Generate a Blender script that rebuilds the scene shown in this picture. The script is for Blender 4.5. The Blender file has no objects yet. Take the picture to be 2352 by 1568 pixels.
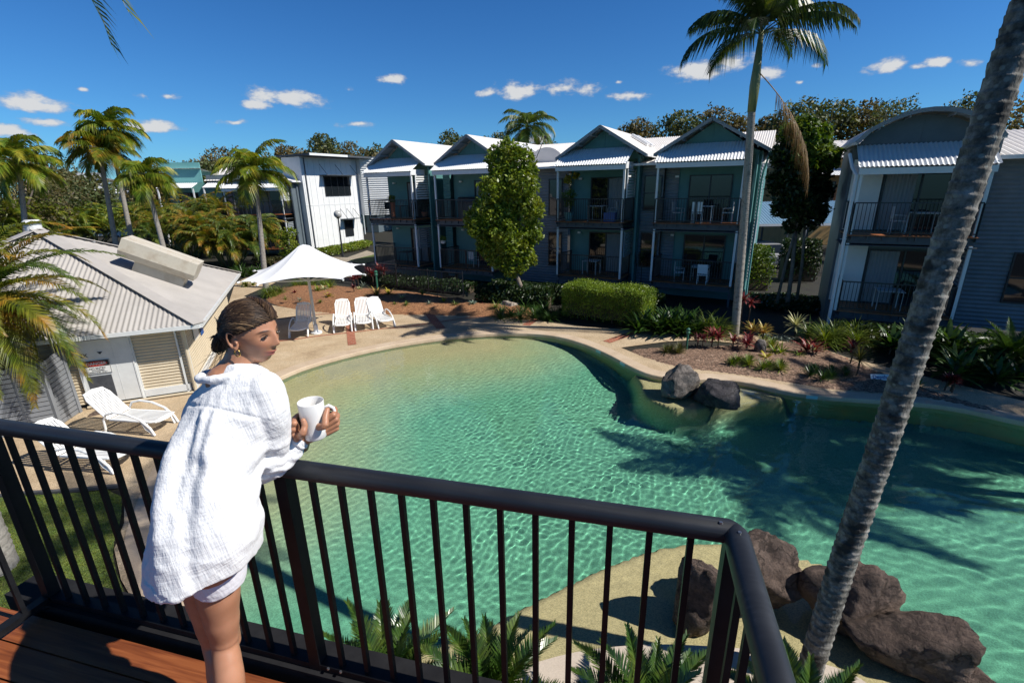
import bpy, math, random
import numpy as np
from mathutils import Vector, Matrix, noise, geometry
sc = bpy.context.scene; COL = sc.collection
PI = math.pi
# ---- camera and surveying helpers (2352 px wide survey of the photograph -> real points in metres)
F, CX, CY, H = 1100., 1176., 784., 5.4
PT, RO = math.radians(17.85), math.radians(1.0)
def ray(px, py):
    x = (px-CX)/F; y = (CY-py)/F; c, s = math.cos(RO), math.sin(RO)
    x, y = x*c+y*s, -x*s+y*c
    return x, math.cos(PT)+y*math.sin(PT), -math.sin(PT)+y*math.cos(PT)
def G(px, py, z=0.):
    x, f, u = ray(px, py); t = (z-H)/u
    return Vector((x*t, f*t, z))
def Vv(px, py, Y):
    x, f, u = ray(px, py); t = Y/f
    return Vector((x*t, Y, H+u*t))
def s4(x, y): return (x*.5742, y*.5742)
def c1(x, y): return s4(x*.46769, 450+y*.46769)
def c2(x, y): return s4(1000+x*.46769, 450+y*.46769)
def c3(x, y): return s4(2000+x*.46769, 450+y*.46769)
def c4(x, y): return s4(3000+x*.63758, 300+y*.63758)
def r5(x, y): return s4(2300+x*.7636, 1000+y*.7636)
def r6(x, y): return s4(950+x*.574, 950+y*.574)
def um(x, y): return s4(950+x*.2551, 980+y*.2551)
def hd(x, y): return s4(150+x*.44643, 1300+y*.44643)
def lf(x, y): return s4(x*.6377, 850+y*.6377)

# ---- materials
M = {}
def nm(name):
    m = bpy.data.materials.new(name); m.use_nodes = True
    nt = m.node_tree; return m, nt, nt.nodes['Principled BSDF'], nt.nodes['Material Output']
def N(nt, t, **k):
    n = nt.nodes.new(t)
    for a, b in k.items():
        if a.startswith('i_'): n.inputs[int(a[2:])].default_value = b
        else: setattr(n, a, b)
    return n
def ramp(nt, fac, cols, pos=None):
    r = N(nt, 'ShaderNodeValToRGB'); e = r.color_ramp.elements
    n = len(cols); pos = pos or [i/(n-1) for i in range(n)]
    while len(e) < n: e.new(.5)
    for i in range(n): e[i].position = pos[i]; e[i].color = (*cols[i], 1)
    nt.links.new(fac, r.inputs[0]); return r.outputs[0]
def pmat(name, c, c2=None, scale=4., rough=.6, bump=0., bscale=None, metal=0., spec=.5, detail=6., pos=None, stretch=None, coord='Object', c3=None, bdist=.01):
    m, nt, b, o = nm(name); L = nt.links.new
    b.inputs['Roughness'].default_value = rough; b.inputs['Metallic'].default_value = metal
    b.inputs['Specular IOR Level'].default_value = spec
    tc = N(nt, 'ShaderNodeTexCoord').outputs[coord]
    if stretch:
        mp = N(nt, 'ShaderNodeMapping'); mp.inputs['Scale'].default_value = stretch; L(tc, mp.inputs[0]); tc = mp.outputs[0]
    if c2:
        n = N(nt, 'ShaderNodeTexNoise'); n.inputs['Scale'].default_value = scale; n.inputs['Detail'].default_value = detail; n.inputs['Roughness'].default_value = .65
        L(tc, n.inputs['Vector'])
        cols = [c, c2] + ([c3] if c3 else [])
        L(ramp(nt, n.outputs[0], cols, pos or ([.35, .65] if not c3 else [.3, .5, .7])), b.inputs['Base Color'])
    else: b.inputs['Base Color'].default_value = (*c, 1)
    if bump:
        n2 = N(nt, 'ShaderNodeTexNoise'); n2.inputs['Scale'].default_value = bscale or scale*4; n2.inputs['Detail'].default_value = 5
        L(tc, n2.inputs['Vector'])
        bp = N(nt, 'ShaderNodeBump'); bp.inputs['Strength'].default_value = bump; bp.inputs['Distance'].default_value = bdist
        L(n2.outputs[0], bp.inputs['Height']); L(bp.outputs[0], b.inputs['Normal'])
    M[name] = m; return m
def leafmat(name, c, c2, scale=3., rough=.45, trans=.35, tcol=None, c3=None, spec=.4):
    m, nt, b, o = nm(name); L = nt.links.new
    tc = N(nt, 'ShaderNodeTexCoord').outputs['Object']
    n = N(nt, 'ShaderNodeTexNoise'); n.inputs['Scale'].default_value = scale; n.inputs['Detail'].default_value = 4
    L(tc, n.inputs['Vector'])
    cols = [c, c2] + ([c3] if c3 else [])
    col = ramp(nt, n.outputs[0], cols, [.38, .62] if not c3 else [.33, .5, .66])
    g = N(nt, 'ShaderNodeNewGeometry'); hs = N(nt, 'ShaderNodeHueSaturation')
    mr = N(nt, 'ShaderNodeMapRange'); mr.inputs[3].default_value = .6; mr.inputs[4].default_value = 1.45
    L(g.outputs['Random Per Island'], mr.inputs[0]); L(mr.outputs[0], hs.inputs['Value']); L(col, hs.inputs['Color'])
    L(hs.outputs[0], b.inputs['Base Color']); b.inputs['Roughness'].default_value = rough; b.inputs['Specular IOR Level'].default_value = spec
    t = N(nt, 'ShaderNodeBsdfTranslucent'); mx = N(nt, 'ShaderNodeMixShader'); mx.inputs[0].default_value = trans
    h2 = N(nt, 'ShaderNodeMixRGB', blend_type='MULTIPLY'); h2.inputs[0].default_value = 1
    L(hs.outputs[0], h2.inputs[1]); h2.inputs[2].default_value = (*(tcol or (1.6, 1.5, .5)), 1)
    L(h2.outputs[0], t.inputs[0]); L(b.outputs[0], mx.inputs[1]); L(t.outputs[0], mx.inputs[2]); L(mx.outputs[0], o.inputs[0])
    M[name] = m; return m

# ---- mesh builder
class MB:
    def __init__(s): s.v = []; s.f = []; s.mi = []; s.cur = 0
    def add(s, vs, fs):
        o = len(s.v); s.v += [tuple(p) for p in vs]
        for f in fs: s.f.append(tuple(i+o for i in f)); s.mi.append(s.cur)
        return s
    def box(s, c, d, R=None):
        c = Vector(c); x, y, z = d[0]/2, d[1]/2, d[2]/2
        P = [Vector((a*x, b*y, e*z)) for e in (-1, 1) for b in (-1, 1) for a in (-1, 1)]
        if R is not None: P = [R @ p for p in P]
        return s.add([c+p for p in P], [(0, 2, 3, 1), (4, 5, 7, 6), (0, 1, 5, 4), (2, 6, 7, 3), (0, 4, 6, 2), (1, 3, 7, 5)])
    def beam(s, a, b, w, h, up=(0, 0, 1)):
        a, b = Vector(a), Vector(b); d = (b-a); L = d.length; d.normalize()
        x = d.cross(Vector(up))
        if x.length < 1e-4: x = d.cross(Vector((1, 0, 0)))
        x.normalize(); z = x.cross(d)
        R = Matrix((x, d, z)).transposed()
        return s.box((a+b)/2, (w, L, h), R)
    def tube(s, pts, rad, n=8, cap=True, sx=1.):
        pts = [Vector(p) for p in pts]
        if not hasattr(rad, '__len__'): rad = [rad]*len(pts)
        vs = []; up = None
        for i, p in enumerate(pts):
            t = (pts[min(i+1, len(pts)-1)]-pts[max(i-1, 0)]).normalized()
            if up is None:
                up = t.orthogonal().normalized() if abs(t.z) > .95 else Vector((0, 0, 1))
            x = t.cross(up).normalized(); up = x.cross(t).normalized()
            for k in range(n):
                a = 2*PI*k/n; vs.append(p+(x*math.cos(a)*sx+up*math.sin(a))*rad[i])
        m = len(pts); fs = []
        for i in range(m-1):
            for k in range(n):
                fs.append((i*n+k, i*n+(k+1) % n, (i+1)*n+(k+1) % n, (i+1)*n+k))
        if cap: fs += [tuple(range(n))[::-1], tuple((m-1)*n+k for k in range(n))]
        return s.add(vs, fs)
    def ball(s, c, r, n=10, m=7, sz=1.):
        vs = []; fs = []
        for j in range(m+1):
            th = PI*j/m
            for k in range(n):
                a = 2*PI*k/n; vs.append((c[0]+r*math.sin(th)*math.cos(a), c[1]+r*math.sin(th)*math.sin(a), c[2]+r*sz*math.cos(th)))
        for j in range(m):
            for k in range(n): fs.append((j*n+k, (j+1)*n+k, (j+1)*n+(k+1) % n, j*n+(k+1) % n))
        return s.add(vs, fs)
    def poly(s, P): return s.add(P, [tuple(range(len(P)))])
    def prism(s, P, d):
        d = Vector(d); P = [Vector(p) for p in P]; n = len(P)
        return s.add(P+[p+d for p in P], [tuple(range(n))[::-1], tuple(range(n, 2*n))]+[(i, (i+1) % n, n+(i+1) % n, n+i) for i in range(n)])
    def grid(s, fn, nu, nv):
        vs = [fn(i/(nu-1), j/(nv-1)) for j in range(nv) for i in range(nu)]
        return s.add(vs, [(j*nu+i, j*nu+i+1, (j+1)*nu+i+1, (j+1)*nu+i) for j in range(nv-1) for i in range(nu-1)])
    def build(s, name, mats, parent=None, smooth=False, origin=None, fixn=False):
        me = bpy.data.meshes.new(name)
        off = Vector(origin) if origin is not None else Vector((0, 0, 0))
        if off.length: vs = [(p[0]-off.x, p[1]-off.y, p[2]-off.z) for p in s.v]
        else: vs = s.v
        me.from_pydata(vs, [], s.f)
        if not isinstance(mats, (list, tuple)): mats = [mats]
        for m in mats: me.materials.append(M[m] if isinstance(m, str) else m)
        if len(mats) > 1: me.polygons.foreach_set('material_index', s.mi)
        if smooth: me.shade_smooth()
        me.update()
        o = bpy.data.objects.new(name, me); o.location = off; COL.objects.link(o)
        if parent: o.parent = parent; o.location = off-parent['_loc_v'] if False else off
        return o
def tag(o, label, cat, group=None):
    o['label'] = label; o['category'] = cat
    if group: o['group'] = group
    return o
def thing(name, label, cat, loc=(0, 0, 0), rz=0., group=None):
    o = bpy.data.objects.new(name, None); o.empty_display_size = .2; COL.objects.link(o)
    o.location = loc; o.rotation_euler = (0, 0, rz); return tag(o, label, cat, group)
def struct(o): o['kind'] = 'structure'; return o
def stuff(o): o['kind'] = 'stuff'; return o
def part(mb, name, mat, parent, smooth=False, world=False, label=None):
    """mesh given in the parent's local frame; world=True: given in world coordinates of an unrotated root"""
    o = mb.build(name, mat, None, smooth); o.parent = parent
    if world: 
        p = parent; t = Vector((0, 0, 0))
        while p: t += p.location; p = p.parent
        o.location = -t
    if label: o['label'] = label
    return o
def copy_tree(src, loc, rz, label, group=None, scale=None):
    def cp(o, par):
        c = o.copy(); COL.objects.link(c); c.parent = par
        for ch in KIDS.get(o.name, list(o.children)): cp(ch, c)
        return c
    c = cp(src, None); c.location = loc; c.rotation_euler = (0, 0, rz); c['label'] = label
    if group: c['group'] = group
    if scale: c.scale = scale if hasattr(scale, '__len__') else (scale,)*3
    return c
KIDS = {}
def pip(pts, poly):
    """vectorised point in polygon"""
    x, y = pts[:, 0], pts[:, 1]; c = np.zeros(len(pts), bool); n = len(poly)
    for i in range(n):
        x0, y0 = poly[i][:2]; x1, y1 = poly[(i+1) % n][:2]
        if y0 == y1: continue
        k = ((y0 > y) != (y1 > y)) & (x < (x1-x0)*(y-y0)/(y1-y0)+x0); c ^= k
    return c
def segdist(pts, a, b):
    a, b = np.array(a[:2]), np.array(b[:2]); d = b-a; t = np.clip(((pts-a)@d)/(d@d), 0, 1)
    return np.hypot(*(pts-(a+t[:, None]*d)).T)
def polydist(pts, poly, closed=True):
    n = len(poly); r = np.full(len(pts), 1e9)
    for i in range(n if closed else n-1): r = np.minimum(r, segdist(pts, poly[i], poly[(i+1) % n]))
    return r
def smooth_poly(P, it=2, closed=True):
    P = [Vector((p[0], p[1], 0)) for p in P]
    for _ in range(it):
        Q = []; n = len(P)
        if not closed: Q.append(P[0])
        for i in range(n if closed else n-1):
            a, b = P[i], P[(i+1) % n]; Q += [a*.75+b*.25, a*.25+b*.75]
        if not closed: Q.append(P[-1])
        P = Q
    return P
def fill(name, outer, holes, z, mat):
    pts = [Vector((p[0], p[1])) for p in outer]; ed = [(i, (i+1) % len(outer)) for i in range(len(outer))]
    for h in holes:
        o = len(pts); pts += [Vector((p[0], p[1])) for p in h]; ed += [(o+i, o+(i+1) % len(h)) for i in range(len(h))]
    v, e, f, *_ = geometry.delaunay_2d_cdt(pts, ed, [], 0, 1e-5)
    c = np.array([[sum(v[i].x for i in t)/3, sum(v[i].y for i in t)/3] for t in f])
    k = pip(c, outer)
    for h in holes: k &= ~pip(c, h)
    mb = MB(); mb.add([(p.x, p.y, z) for p in v], [t for t, q in zip(f, k) if q])
    return mb.build(name, mat)
def ribbon(name, line, w0, w1, z, mat, closed=False, thick=0., rnd=False):
    """band along a line between offsets w0 and w1 (to the left)"""
    n = len(line); vs = []
    for i in range(n):
        a = line[(i-1) % n] if (closed or i > 0) else line[i]; b = line[(i+1) % n] if (closed or i < n-1) else line[i]
        t = Vector((b[0]-a[0], b[1]-a[1], 0)).normalized(); nn = Vector((-t.y, t.x, 0)); p = Vector((line[i][0], line[i][1], 0))
        if thick:
            k = .02
            vs += [p+nn*w0+Vector((0, 0, z-thick)), p+nn*w0+Vector((0, 0, z-k)), p+nn*(w0+k*(1 if w1 > w0 else -1))+Vector((0, 0, z)), p+nn*w1+Vector((0, 0, z)), p+nn*w1+Vector((0, 0, z-.06))]
        else: vs += [p+nn*w0+Vector((0, 0, z)), p+nn*w1+Vector((0, 0, z))]
    m = 5 if thick else 2; fs = []
    for i in range(n if closed else n-1):
        j = (i+1) % n
        for k in range(m-1): fs.append((i*m+k, j*m+k, j*m+k+1, i*m+k+1))
    mb = MB(); mb.add(vs, fs); return mb.build(name, mat)
# ---------------- materials of the setting
pmat('aggregate', (.36,.27,.17), (.55,.44,.30), 130, .8, .25, 160, pos=[.3,.7])
def patchy(name, a, b, c, big=1.2, fine=90, rough=.8, bump=.2, spk=.35):
    m, nt, p, o = nm(name); L = nt.links.new; tc = N(nt, 'ShaderNodeTexCoord').outputs['Object']
    n1 = N(nt, 'ShaderNodeTexNoise'); n1.inputs['Scale'].default_value = big; n1.inputs['Detail'].default_value = 7; n1.inputs['Roughness'].default_value = .6; L(tc, n1.inputs['Vector'])
    n2 = N(nt, 'ShaderNodeTexVoronoi'); n2.inputs['Scale'].default_value = fine; L(tc, n2.inputs['Vector'])
    col = ramp(nt, n1.outputs[0], [a, b, c], [.3, .5, .72])
    sp = N(nt, 'ShaderNodeSeparateColor'); L(n2.outputs['Color'], sp.inputs[0])
    mr = N(nt, 'ShaderNodeMapRange'); mr.inputs[3].default_value = 1-spk; mr.inputs[4].default_value = 1+spk; L(sp.outputs[0], mr.inputs[0])
    hs = N(nt, 'ShaderNodeHueSaturation'); L(col, hs.inputs['Color']); L(mr.outputs[0], hs.inputs['Value']); L(hs.outputs[0], p.inputs['Base Color'])
    bp = N(nt, 'ShaderNodeBump'); bp.inputs['Strength'].default_value = bump; bp.inputs['Distance'].default_value = .01; L(n2.outputs[0], bp.inputs['Height']); L(bp.outputs[0], p.inputs['Normal'])
    p.inputs['Roughness'].default_value = rough; M[name] = m; return m
patchy('aggregate', (.37,.27,.165), (.47,.355,.225), (.53,.42,.285), 1.1, 75, spk=.32)
patchy('coping', (.45,.34,.235), (.53,.41,.29), (.58,.47,.35), 1.6, 140, spk=.12, bump=.08)
patchy('path_pebble', (.25,.21,.16), (.33,.28,.21), (.38,.33,.26), 1.3, 60, spk=.35)
patchy('mulch', (.17,.075,.032), (.27,.125,.055), (.36,.19,.09), 9., 38, spk=.6, bump=.9)
patchy('mulch_grey', (.10,.06,.04), (.19,.115,.075), (.30,.21,.15), 8., 30, spk=.7, bump=.9)
patchy('soil', (.012,.011,.008), (.022,.019,.013), (.02,.025,.012), 2., 20, spk=.4, bump=.5)
patchy('grass', (.05,.085,.014), (.09,.13,.022), (.15,.16,.035), 3.5, 60, spk=.5, bump=.9)
patchy('pale_rim', (.44,.36,.29), (.52,.44,.36), (.56,.48,.40), 2., 120, spk=.1, bump=.05)
patchy('road', (.10,.095,.09), (.13,.12,.115), (.16,.15,.14), 1., 50, spk=.2)
# brick paving bands
def brickmat():
    m, nt, p, o = nm('brick'); L = nt.links.new; tc = N(nt, 'ShaderNodeTexCoord').outputs['Object']
    b = N(nt, 'ShaderNodeTexBrick'); b.inputs['Color1'].default_value = (.30,.085,.045,1); b.inputs['Color2'].default_value = (.40,.13,.07,1); b.inputs['Mortar'].default_value = (.32,.24,.17,1)
    b.inputs['Scale'].default_value = 1; b.inputs['Brick Width'].default_value = .23; b.inputs['Row Height'].default_value = .12; b.inputs['Mortar Size'].default_value = .008
    L(tc, b.inputs['Vector']); L(b.outputs[0], p.inputs['Base Color']); p.inputs['Roughness'].default_value = .8; M['brick'] = m
brickmat()

# ---------------- pool outline (waterline), surveyed
D2 = [(270,1380),(225,1290),(250,1200),(330,1120),(430,1010),(545,922),(657,858),(743,829),(861,800),(986,779),(1105,767),(1203,765),(1276,771),(1340,789),(1398,814),(1452,845),(1500,864),(1575,872),(1640,871),(1702,875),(1842,908),(2022,920),(2093,924),(2207,937),(2352,970),(2560,1010)]
POOL = [G(*p) for p in D2]
POOL += [Vector((17,6.5,0)), Vector((15,1.5,0)), Vector((9,.8,0)), Vector((6.2,1.6,0)), Vector((4.6,2.6,0)), Vector((3.6,3.2,0))]
POOL += [G(*p) for p in [(1700,1600),(1450,1590),(1250,1560),(1060,1545),(900,1535),(740,1510),(640,1465),(560,1432)]]
# near-left wall: pulls the outline behind the standing person
POOL[0:4] = [G(470,1400), G(395,1330), G(352,1240), G(372,1150)]
POOL = smooth_poly(POOL, 2)
WZ = -.09
SHELF = smooth_poly([G(*p, -.2) for p in [(700,1640),(900,1500),(1060,1478),(1200,1385),(1380,1290),(1530,1240),(1700,1235),(1810,1262),(1925,1295),(2040,1370),(2150,1480),(2300,1600),(2000,1900),(1200,1900)]], 2)
LEDGE = smooth_poly([G(*r5(*p), -.2) for p in [(300,640),(420,655),(640,690),(880,680),(1150,745),(1050,800),(900,800),(760,805),(660,845),(520,835),(420,800),(350,760),(345,700)]], 2)
BEACH = [G(*p) for p in [(400,1060),(545,922),(657,858),(743,829),(861,800),(986,779),(1080,768)]]
def sst(x, a, b):
    t = np.clip((x-a)/(b-a), 0, 1); return t*t*(3-2*t)
def floor_depth(P):
    db = polydist(P, BEACH, False); ins = pip(P, POOL); dw = polydist(P, POOL)
    d = .10+.115*db+.55*sst(db, 3.5, 8); d = np.minimum(d, 1.55)
    wall = sst(dw, 0., .12)
    nb = sst(db, .0, 1.5)
    d = d*(1-nb)+nb*(d*(.75+.25*wall)+.1)
    d = np.minimum(d, 1.6)
    ds = polydist(P, SHELF)*np.where(pip(P, SHELF), -1, 1)
    near = np.clip((P[:, 1]-4.15)/1.6, 0, 1)
    shelf_d = .0+.30*near+.02
    k = sst(ds, -.02, .10)
    d = shelf_d*(1-k)+np.maximum(d, shelf_d)*k
    dl = polydist(P, LEDGE)*np.where(pip(P, LEDGE), -1, 1)
    k = sst(dl, -.05, .25); d = (.10+.12*sst(-dl, 0, .8)*0+.12)*(1-k)+d*k
    return d, ds, dl, db
def np_grid(name, x0, x1, y0, y1, st, zf, mat, keep=None, smooth=True, attr=None):
    nx = int((x1-x0)/st)+1; ny = int((y1-y0)/st)+1
    X, Y = np.meshgrid(np.linspace(x0, x1, nx), np.linspace(y0, y1, ny)); P = np.stack([X.ravel(), Y.ravel()], 1)
    Z = zf(P)
    idx = np.arange(nx*ny).reshape(ny, nx); Fq = np.stack([idx[:-1, :-1], idx[:-1, 1:], idx[1:, 1:], idx[1:, :-1]], -1).reshape(-1, 4)
    if keep is not None:
        k = keep(P); Fq = Fq[k[Fq].any(1)]
        used = np.zeros(len(P), bool); used[Fq] = True; rem = np.cumsum(used)-1; P = P[used]; Z = Z[used]; Fq = rem[Fq]
    me = bpy.data.meshes.new(name); me.vertices.add(len(P)); me.vertices.foreach_set('co', np.column_stack([P, Z]).astype(np.float32).ravel())
    me.loops.add(len(Fq)*4); me.loops.foreach_set('vertex_index', Fq.ravel().astype(np.int32))
    me.polygons.add(len(Fq)); me.polygons.foreach_set('loop_start', np.arange(0, len(Fq)*4, 4, dtype=np.int32))
    me.update(calc_edges=True); me.validate()
    if smooth: me.shade_smooth()
    if attr is not None:
        a = me.attributes.new('zone', 'FLOAT', 'POINT'); a.data.foreach_set('value', attr(P).astype(np.float32))
    me.materials.append(M[mat]); o = bpy.data.objects.new(name, me); COL.objects.link(o); return o
# pebble lining: sand on beach and shelves; deep-water light loss painted in as sea-green
def lining():
    m, nt, p, o = nm('pool_lining'); L = nt.links.new; tc = N(nt, 'ShaderNodeTexCoord').outputs['Object']
    at = N(nt, 'ShaderNodeAttribute', attribute_name='zone')
    n1 = N(nt, 'ShaderNodeTexNoise'); n1.inputs['Scale'].default_value = 1.2; n1.inputs['Detail'].default_value = 6; L(tc, n1.inputs['Vector'])
    ad = N(nt, 'ShaderNodeMath', operation='MULTIPLY_ADD'); L(n1.outputs[0], ad.inputs[0]); ad.inputs[1].default_value = .18; L(at.outputs['Fac'], ad.inputs[2])
    col = ramp(nt, ad.outputs[0], [(.84,.65,.37), (.68,.60,.34), (.50,.60,.36), (.30,.56,.38), (.19,.50,.34)], [.10,.30,.52,.80,1.])
    v = N(nt, 'ShaderNodeTexVoronoi'); v.inputs['Scale'].default_value = 70; L(tc, v.inputs['Vector']); sp = N(nt, 'ShaderNodeSeparateColor'); L(v.outputs['Color'], sp.inputs[0])
    mr = N(nt, 'ShaderNodeMapRange'); mr.inputs[3].default_value = .78; mr.inputs[4].default_value = 1.2; L(sp.outputs[0], mr.inputs[0])
    hs = N(nt, 'ShaderNodeHueSaturation'); L(col, hs.inputs['Color']); L(mr.outputs[0], hs.inputs['Value']); L(hs.outputs[0], p.inputs['Base Color'])
    p.inputs['Roughness'].default_value = .8; p.inputs['Specular IOR Level'].default_value = .1; M['pool_lining'] = m
lining()
def zone(P):
    d, ds, dl, db = floor_depth(P); z = sst(d, .05, 1.15)
    k = sst(ds, -.05, .12); z = z*k
    k2 = sst(dl, -.05, .3); z = z*k2+.12*(1-k2); return z
pool_keep = lambda P: pip(P, POOL) | (polydist(P, POOL) < .35)
fl = np_grid('pool_floor', -9, 17, .5, 18.5, .08, lambda P: WZ-floor_depth(P)[0]+.012*np.sin(P[:, 0]*3.1)*np.sin(P[:, 1]*2.3), 'pool_lining', pool_keep, attr=zone)
struct(fl)
# walls of the basin
mb = MB(); n = len(POOL)
for i in range(n):
    a, b = POOL[i], POOL[(i+1) % n]
    mb.add([(a.x, a.y, .0), (b.x, b.y, .0), (b.x, b.y, -1.9), (a.x, a.y, -1.9)], [(0, 1, 2, 3)])
pmat('wall_lining', (.30,.33,.19), (.20,.36,.22), 2., .8)
pw = mb.build('pool_wall', 'wall_lining'); struct(pw)
# water surface: real ripples; choppy in the middle, calmer near the balcony
rng = np.random.default_rng(5)
def wave_set(n, l0, l1, a0, sp, amp, seed):
    r = np.random.default_rng(seed); lam = np.exp(r.uniform(math.log(l0), math.log(l1), n)); a = r.normal(a0, sp, n)
    return lam, a, r.uniform(0, 6.28, n), amp*lam
WS = [wave_set(26, .10, .22, 2.2, .9, .0040, 1), wave_set(22, .16, .5, 1.45, .35, .0032, 2), wave_set(14, .4, 1.2, .6, .8, .0019, 3)]
def water_z(P):
    x, y = P[:, 0], P[:, 1]
    wx = x+.06*np.sin(1.7*y+.8*x)+.05*np.sin(2.9*x-1.1*y); wy = y+.07*np.sin(1.3*x+2)+.04*np.sin(3.1*y+.5*x)
    chop = sst(y-.15*np.abs(x), 4.2, 7.2)*(1-.55*sst(x-.35*y, 1.6, 4.0))
    swell = np.clip(.35+.65*sst(x, -3.6, .2), 0, 1)
    z = np.zeros(len(P))
    for (lam, a, ph, am), wgt in zip(WS, (chop, swell*(1-.55*chop), .5+.5*chop)):
        zz = np.zeros(len(P))
        for l, an, p, q in zip(lam, a, ph, am): zz += q/len(lam)**.5*np.sin(2*PI/l*(wx*math.cos(an)+wy*math.sin(an))+p)
        z += zz*wgt
    return WZ+z
m, nt, p, o = nm('water'); nt.nodes.remove(p)
gl = N(nt, 'ShaderNodeBsdfGlass'); gl.inputs['IOR'].default_value = 1.33; gl.inputs['Roughness'].default_value = 0; gl.inputs['Color'].default_value = (.93,.99,.955,1)
nt.links.new(gl.outputs[0], o.inputs[0]); M['water'] = m
wt = np_grid('pool_water', -9, 17, .5, 18.5, .03, water_z, 'water', pool_keep)
struct(wt)
wt.cycles.is_caustics_caster = True
for q in (fl, pw): q.cycles.is_caustics_receiver = True

# ---------------- ground sheets
BIG = [(-600,-60,0), (600,-60,0), (600,900,0), (-600,900,0)]
struct(fill('ground', BIG, [POOL], -.03, 'soil'))
TERR = [G(*p) for p in [(0,1137),(150,1128),(285,1118),(285,1200),(262,1260),(278,1330),(330,1420),(420,1500),(640,1600)]]+[Vector((-2,2.8,0)), Vector((3,2.6,0)), Vector((4.2,1.6,0)), Vector((9,-.4,0)), Vector((16,.3,0)), Vector((19,6,0))]
TERR += [G(*p) for p in [(2600,1040),(2352,965),(2093,905),(1900,893),(1756,868),(1640,852),(1560,842),(1480,820),(1426,798)]]
TERR += [G(*r5(*p)) for p in [(470,480),(640,470),(760,480),(1000,500),(1180,520),(1290,600),(1600,690),(1900,800),(2352,900),(2600,960),(2700,860),(2352,790),(1950,690),(1620,610),(1420,560),(1250,500),(1020,455),(800,440),(600,440),(300,418),(0,398)]]
TERR += [G(*p) for p in [(1240,737),(1125,727),(980,721),(870,721),(763,718),(690,712),(621,700),(585,690),(560,680),(620,655),(650,640),(615,625),(560,640),(540,650)]]
TERR += [Vector((-13,21,0)), Vector((-22,21,0)), Vector((-22,9,0)), Vector((-14,8.2,0))]
struct(fill('terrace', TERR, [POOL], .0, 'aggregate'))
# coping: rounded band round the pool
CW = [p for p in POOL]
area = sum(CW[i].x*CW[(i+1) % n].y-CW[(i+1) % n].x*CW[i].y for i in range(n))
sgn = -1 if area > 0 else 1
cp = ribbon('pool_coping', CW, -.015*sgn, .42*sgn, .02, 'coping', True, thick=.16)
struct(cp); cp.cycles.is_caustics_receiver = True
# pale rim of the beach entry beside the balcony
struct(fill('beach_rim', smooth_poly([G(*p) for p in [(900,1570),(1130,1560),(1300,1500),(1480,1480),(1640,1486),(1800,1500),(2000,1560),(2100,1700),(1400,1900),(900,1800)]], 2), [], .006+.02, 'pale_rim'))
# brick bands
def band(name, pts, w, z=.008):
    L = smooth_poly([G(*p) for p in pts], 2, False); return struct(ribbon(name, L, -w/2, w/2, z, 'brick'))
band('brick_band', [um(600,1510),um(900,1480),um(1300,1420),um(1800,1370),um(2352,1300)]+[r6(1100,632),r6(1400,590),r6(1600,560),r6(1790,545)], .12)
band('brick_band', [um(600,1160),um(900,1130),um(1250,1090),um(1480,1070),um(1750,1050)], .12)
band('brick_band', [um(1745,1050),um(1770,1360),um(1800,1568)], .30, .012)
band('brick_band', [r6(1335,530),r6(1380,590),r6(1420,635)], .38, .012)
band('brick_band', [r6(2075,570),r6(2010,612)], .34)
band('brick_band', [r5(330,425),r5(165,482)], .34)
band('brick_band', [r5(1405,560),r5(1335,585)], .34)
# lawn and its edging
LAWN = smooth_poly([G(*p) for p in [(-300,1160),(0,1143),(150,1134),(280,1124),(279,1200),(256,1262),(272,1335),(322,1425),(420,1520),(300,1700),(-300,1700),(-500,1400)]], 1)
struct(fill('lawn', LAWN, [], .012, 'grass'))
mb = MB(); L = [G(*p) for p in [(-100,1152),(60,1135),(150,1130),(285,1117)]]
for a, b in zip(L, L[1:]): mb.beam((a.x, a.y, .03), (b.x, b.y, .03), .07, .06)
pmat('dark_stone', (.06,.06,.065), (.09,.09,.09), 6, .7)
struct(mb.build('lawn_kerb', 'dark_stone'))
# grass blades on the near lawn
random.seed(3); mb = MB(); lawn_np = [(p.x, p.y) for p in LAWN]
P = np.array([(random.uniform(-9.5, -4.6), random.uniform(4.2, 8.2)) for _ in range(26000)]); P = P[pip(P, LAWN)]
leafmat('grass_blade', (.10,.16,.02), (.20,.22,.04), 5, .5, .3)
for x, y in P:
    a = random.uniform(0, PI); h = random.uniform(.02, .045); w = .006; dx, dy = math.cos(a)*w, math.sin(a)*w; t = random.uniform(-.02, .02)
    mb.add([(x-dx, y-dy, .012), (x+dx, y+dy, .012), (x+t, y+t*.5, .012+h)], [(0, 1, 2)])
stuff(tag(mb.build('lawn_grass', 'grass_blade'), 'short green grass of the lawn below the balcony railing', 'grass'))
# planting beds (mounded)
def bed(name, outline, mat, h, st=.12, sc_=1.):
    O = smooth_poly(outline, 2); xs = [p.x for p in O]; ys = [p.y for p in O]
    def zf(P):
        d = polydist(P, O)*np.where(pip(P, O), 1, -1)
        nz = np.array([noise.noise((x*sc_*2, y*sc_*2, 0))*.5+noise.noise((x*9, y*9, 1))*.25+noise.noise((x*23, y*23, 4))*.15 for x, y in P])
        return .012+h*sst(d, 0, 1.3)+.05*nz*sst(d, -.05, .25)-.06*(d < 0)
    return struct(np_grid(name, min(xs)-.1, max(xs)+.1, min(ys)-.1, max(ys)+.1, st, zf, mat, lambda P: pip(P, O), smooth=False))
BEDA = [G(*p) for p in [(605,688),(650,704),(700,714),(763,720),(870,723),(980,723),(1060,726),(1150,729),(1240,738),(1260,700),(1150,684),(1060,690),(1000,678),(930,668),(840,662),(760,655),(690,655),(640,660)]]
bed('mulch_bed', BEDA, 'mulch', .22)
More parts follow.
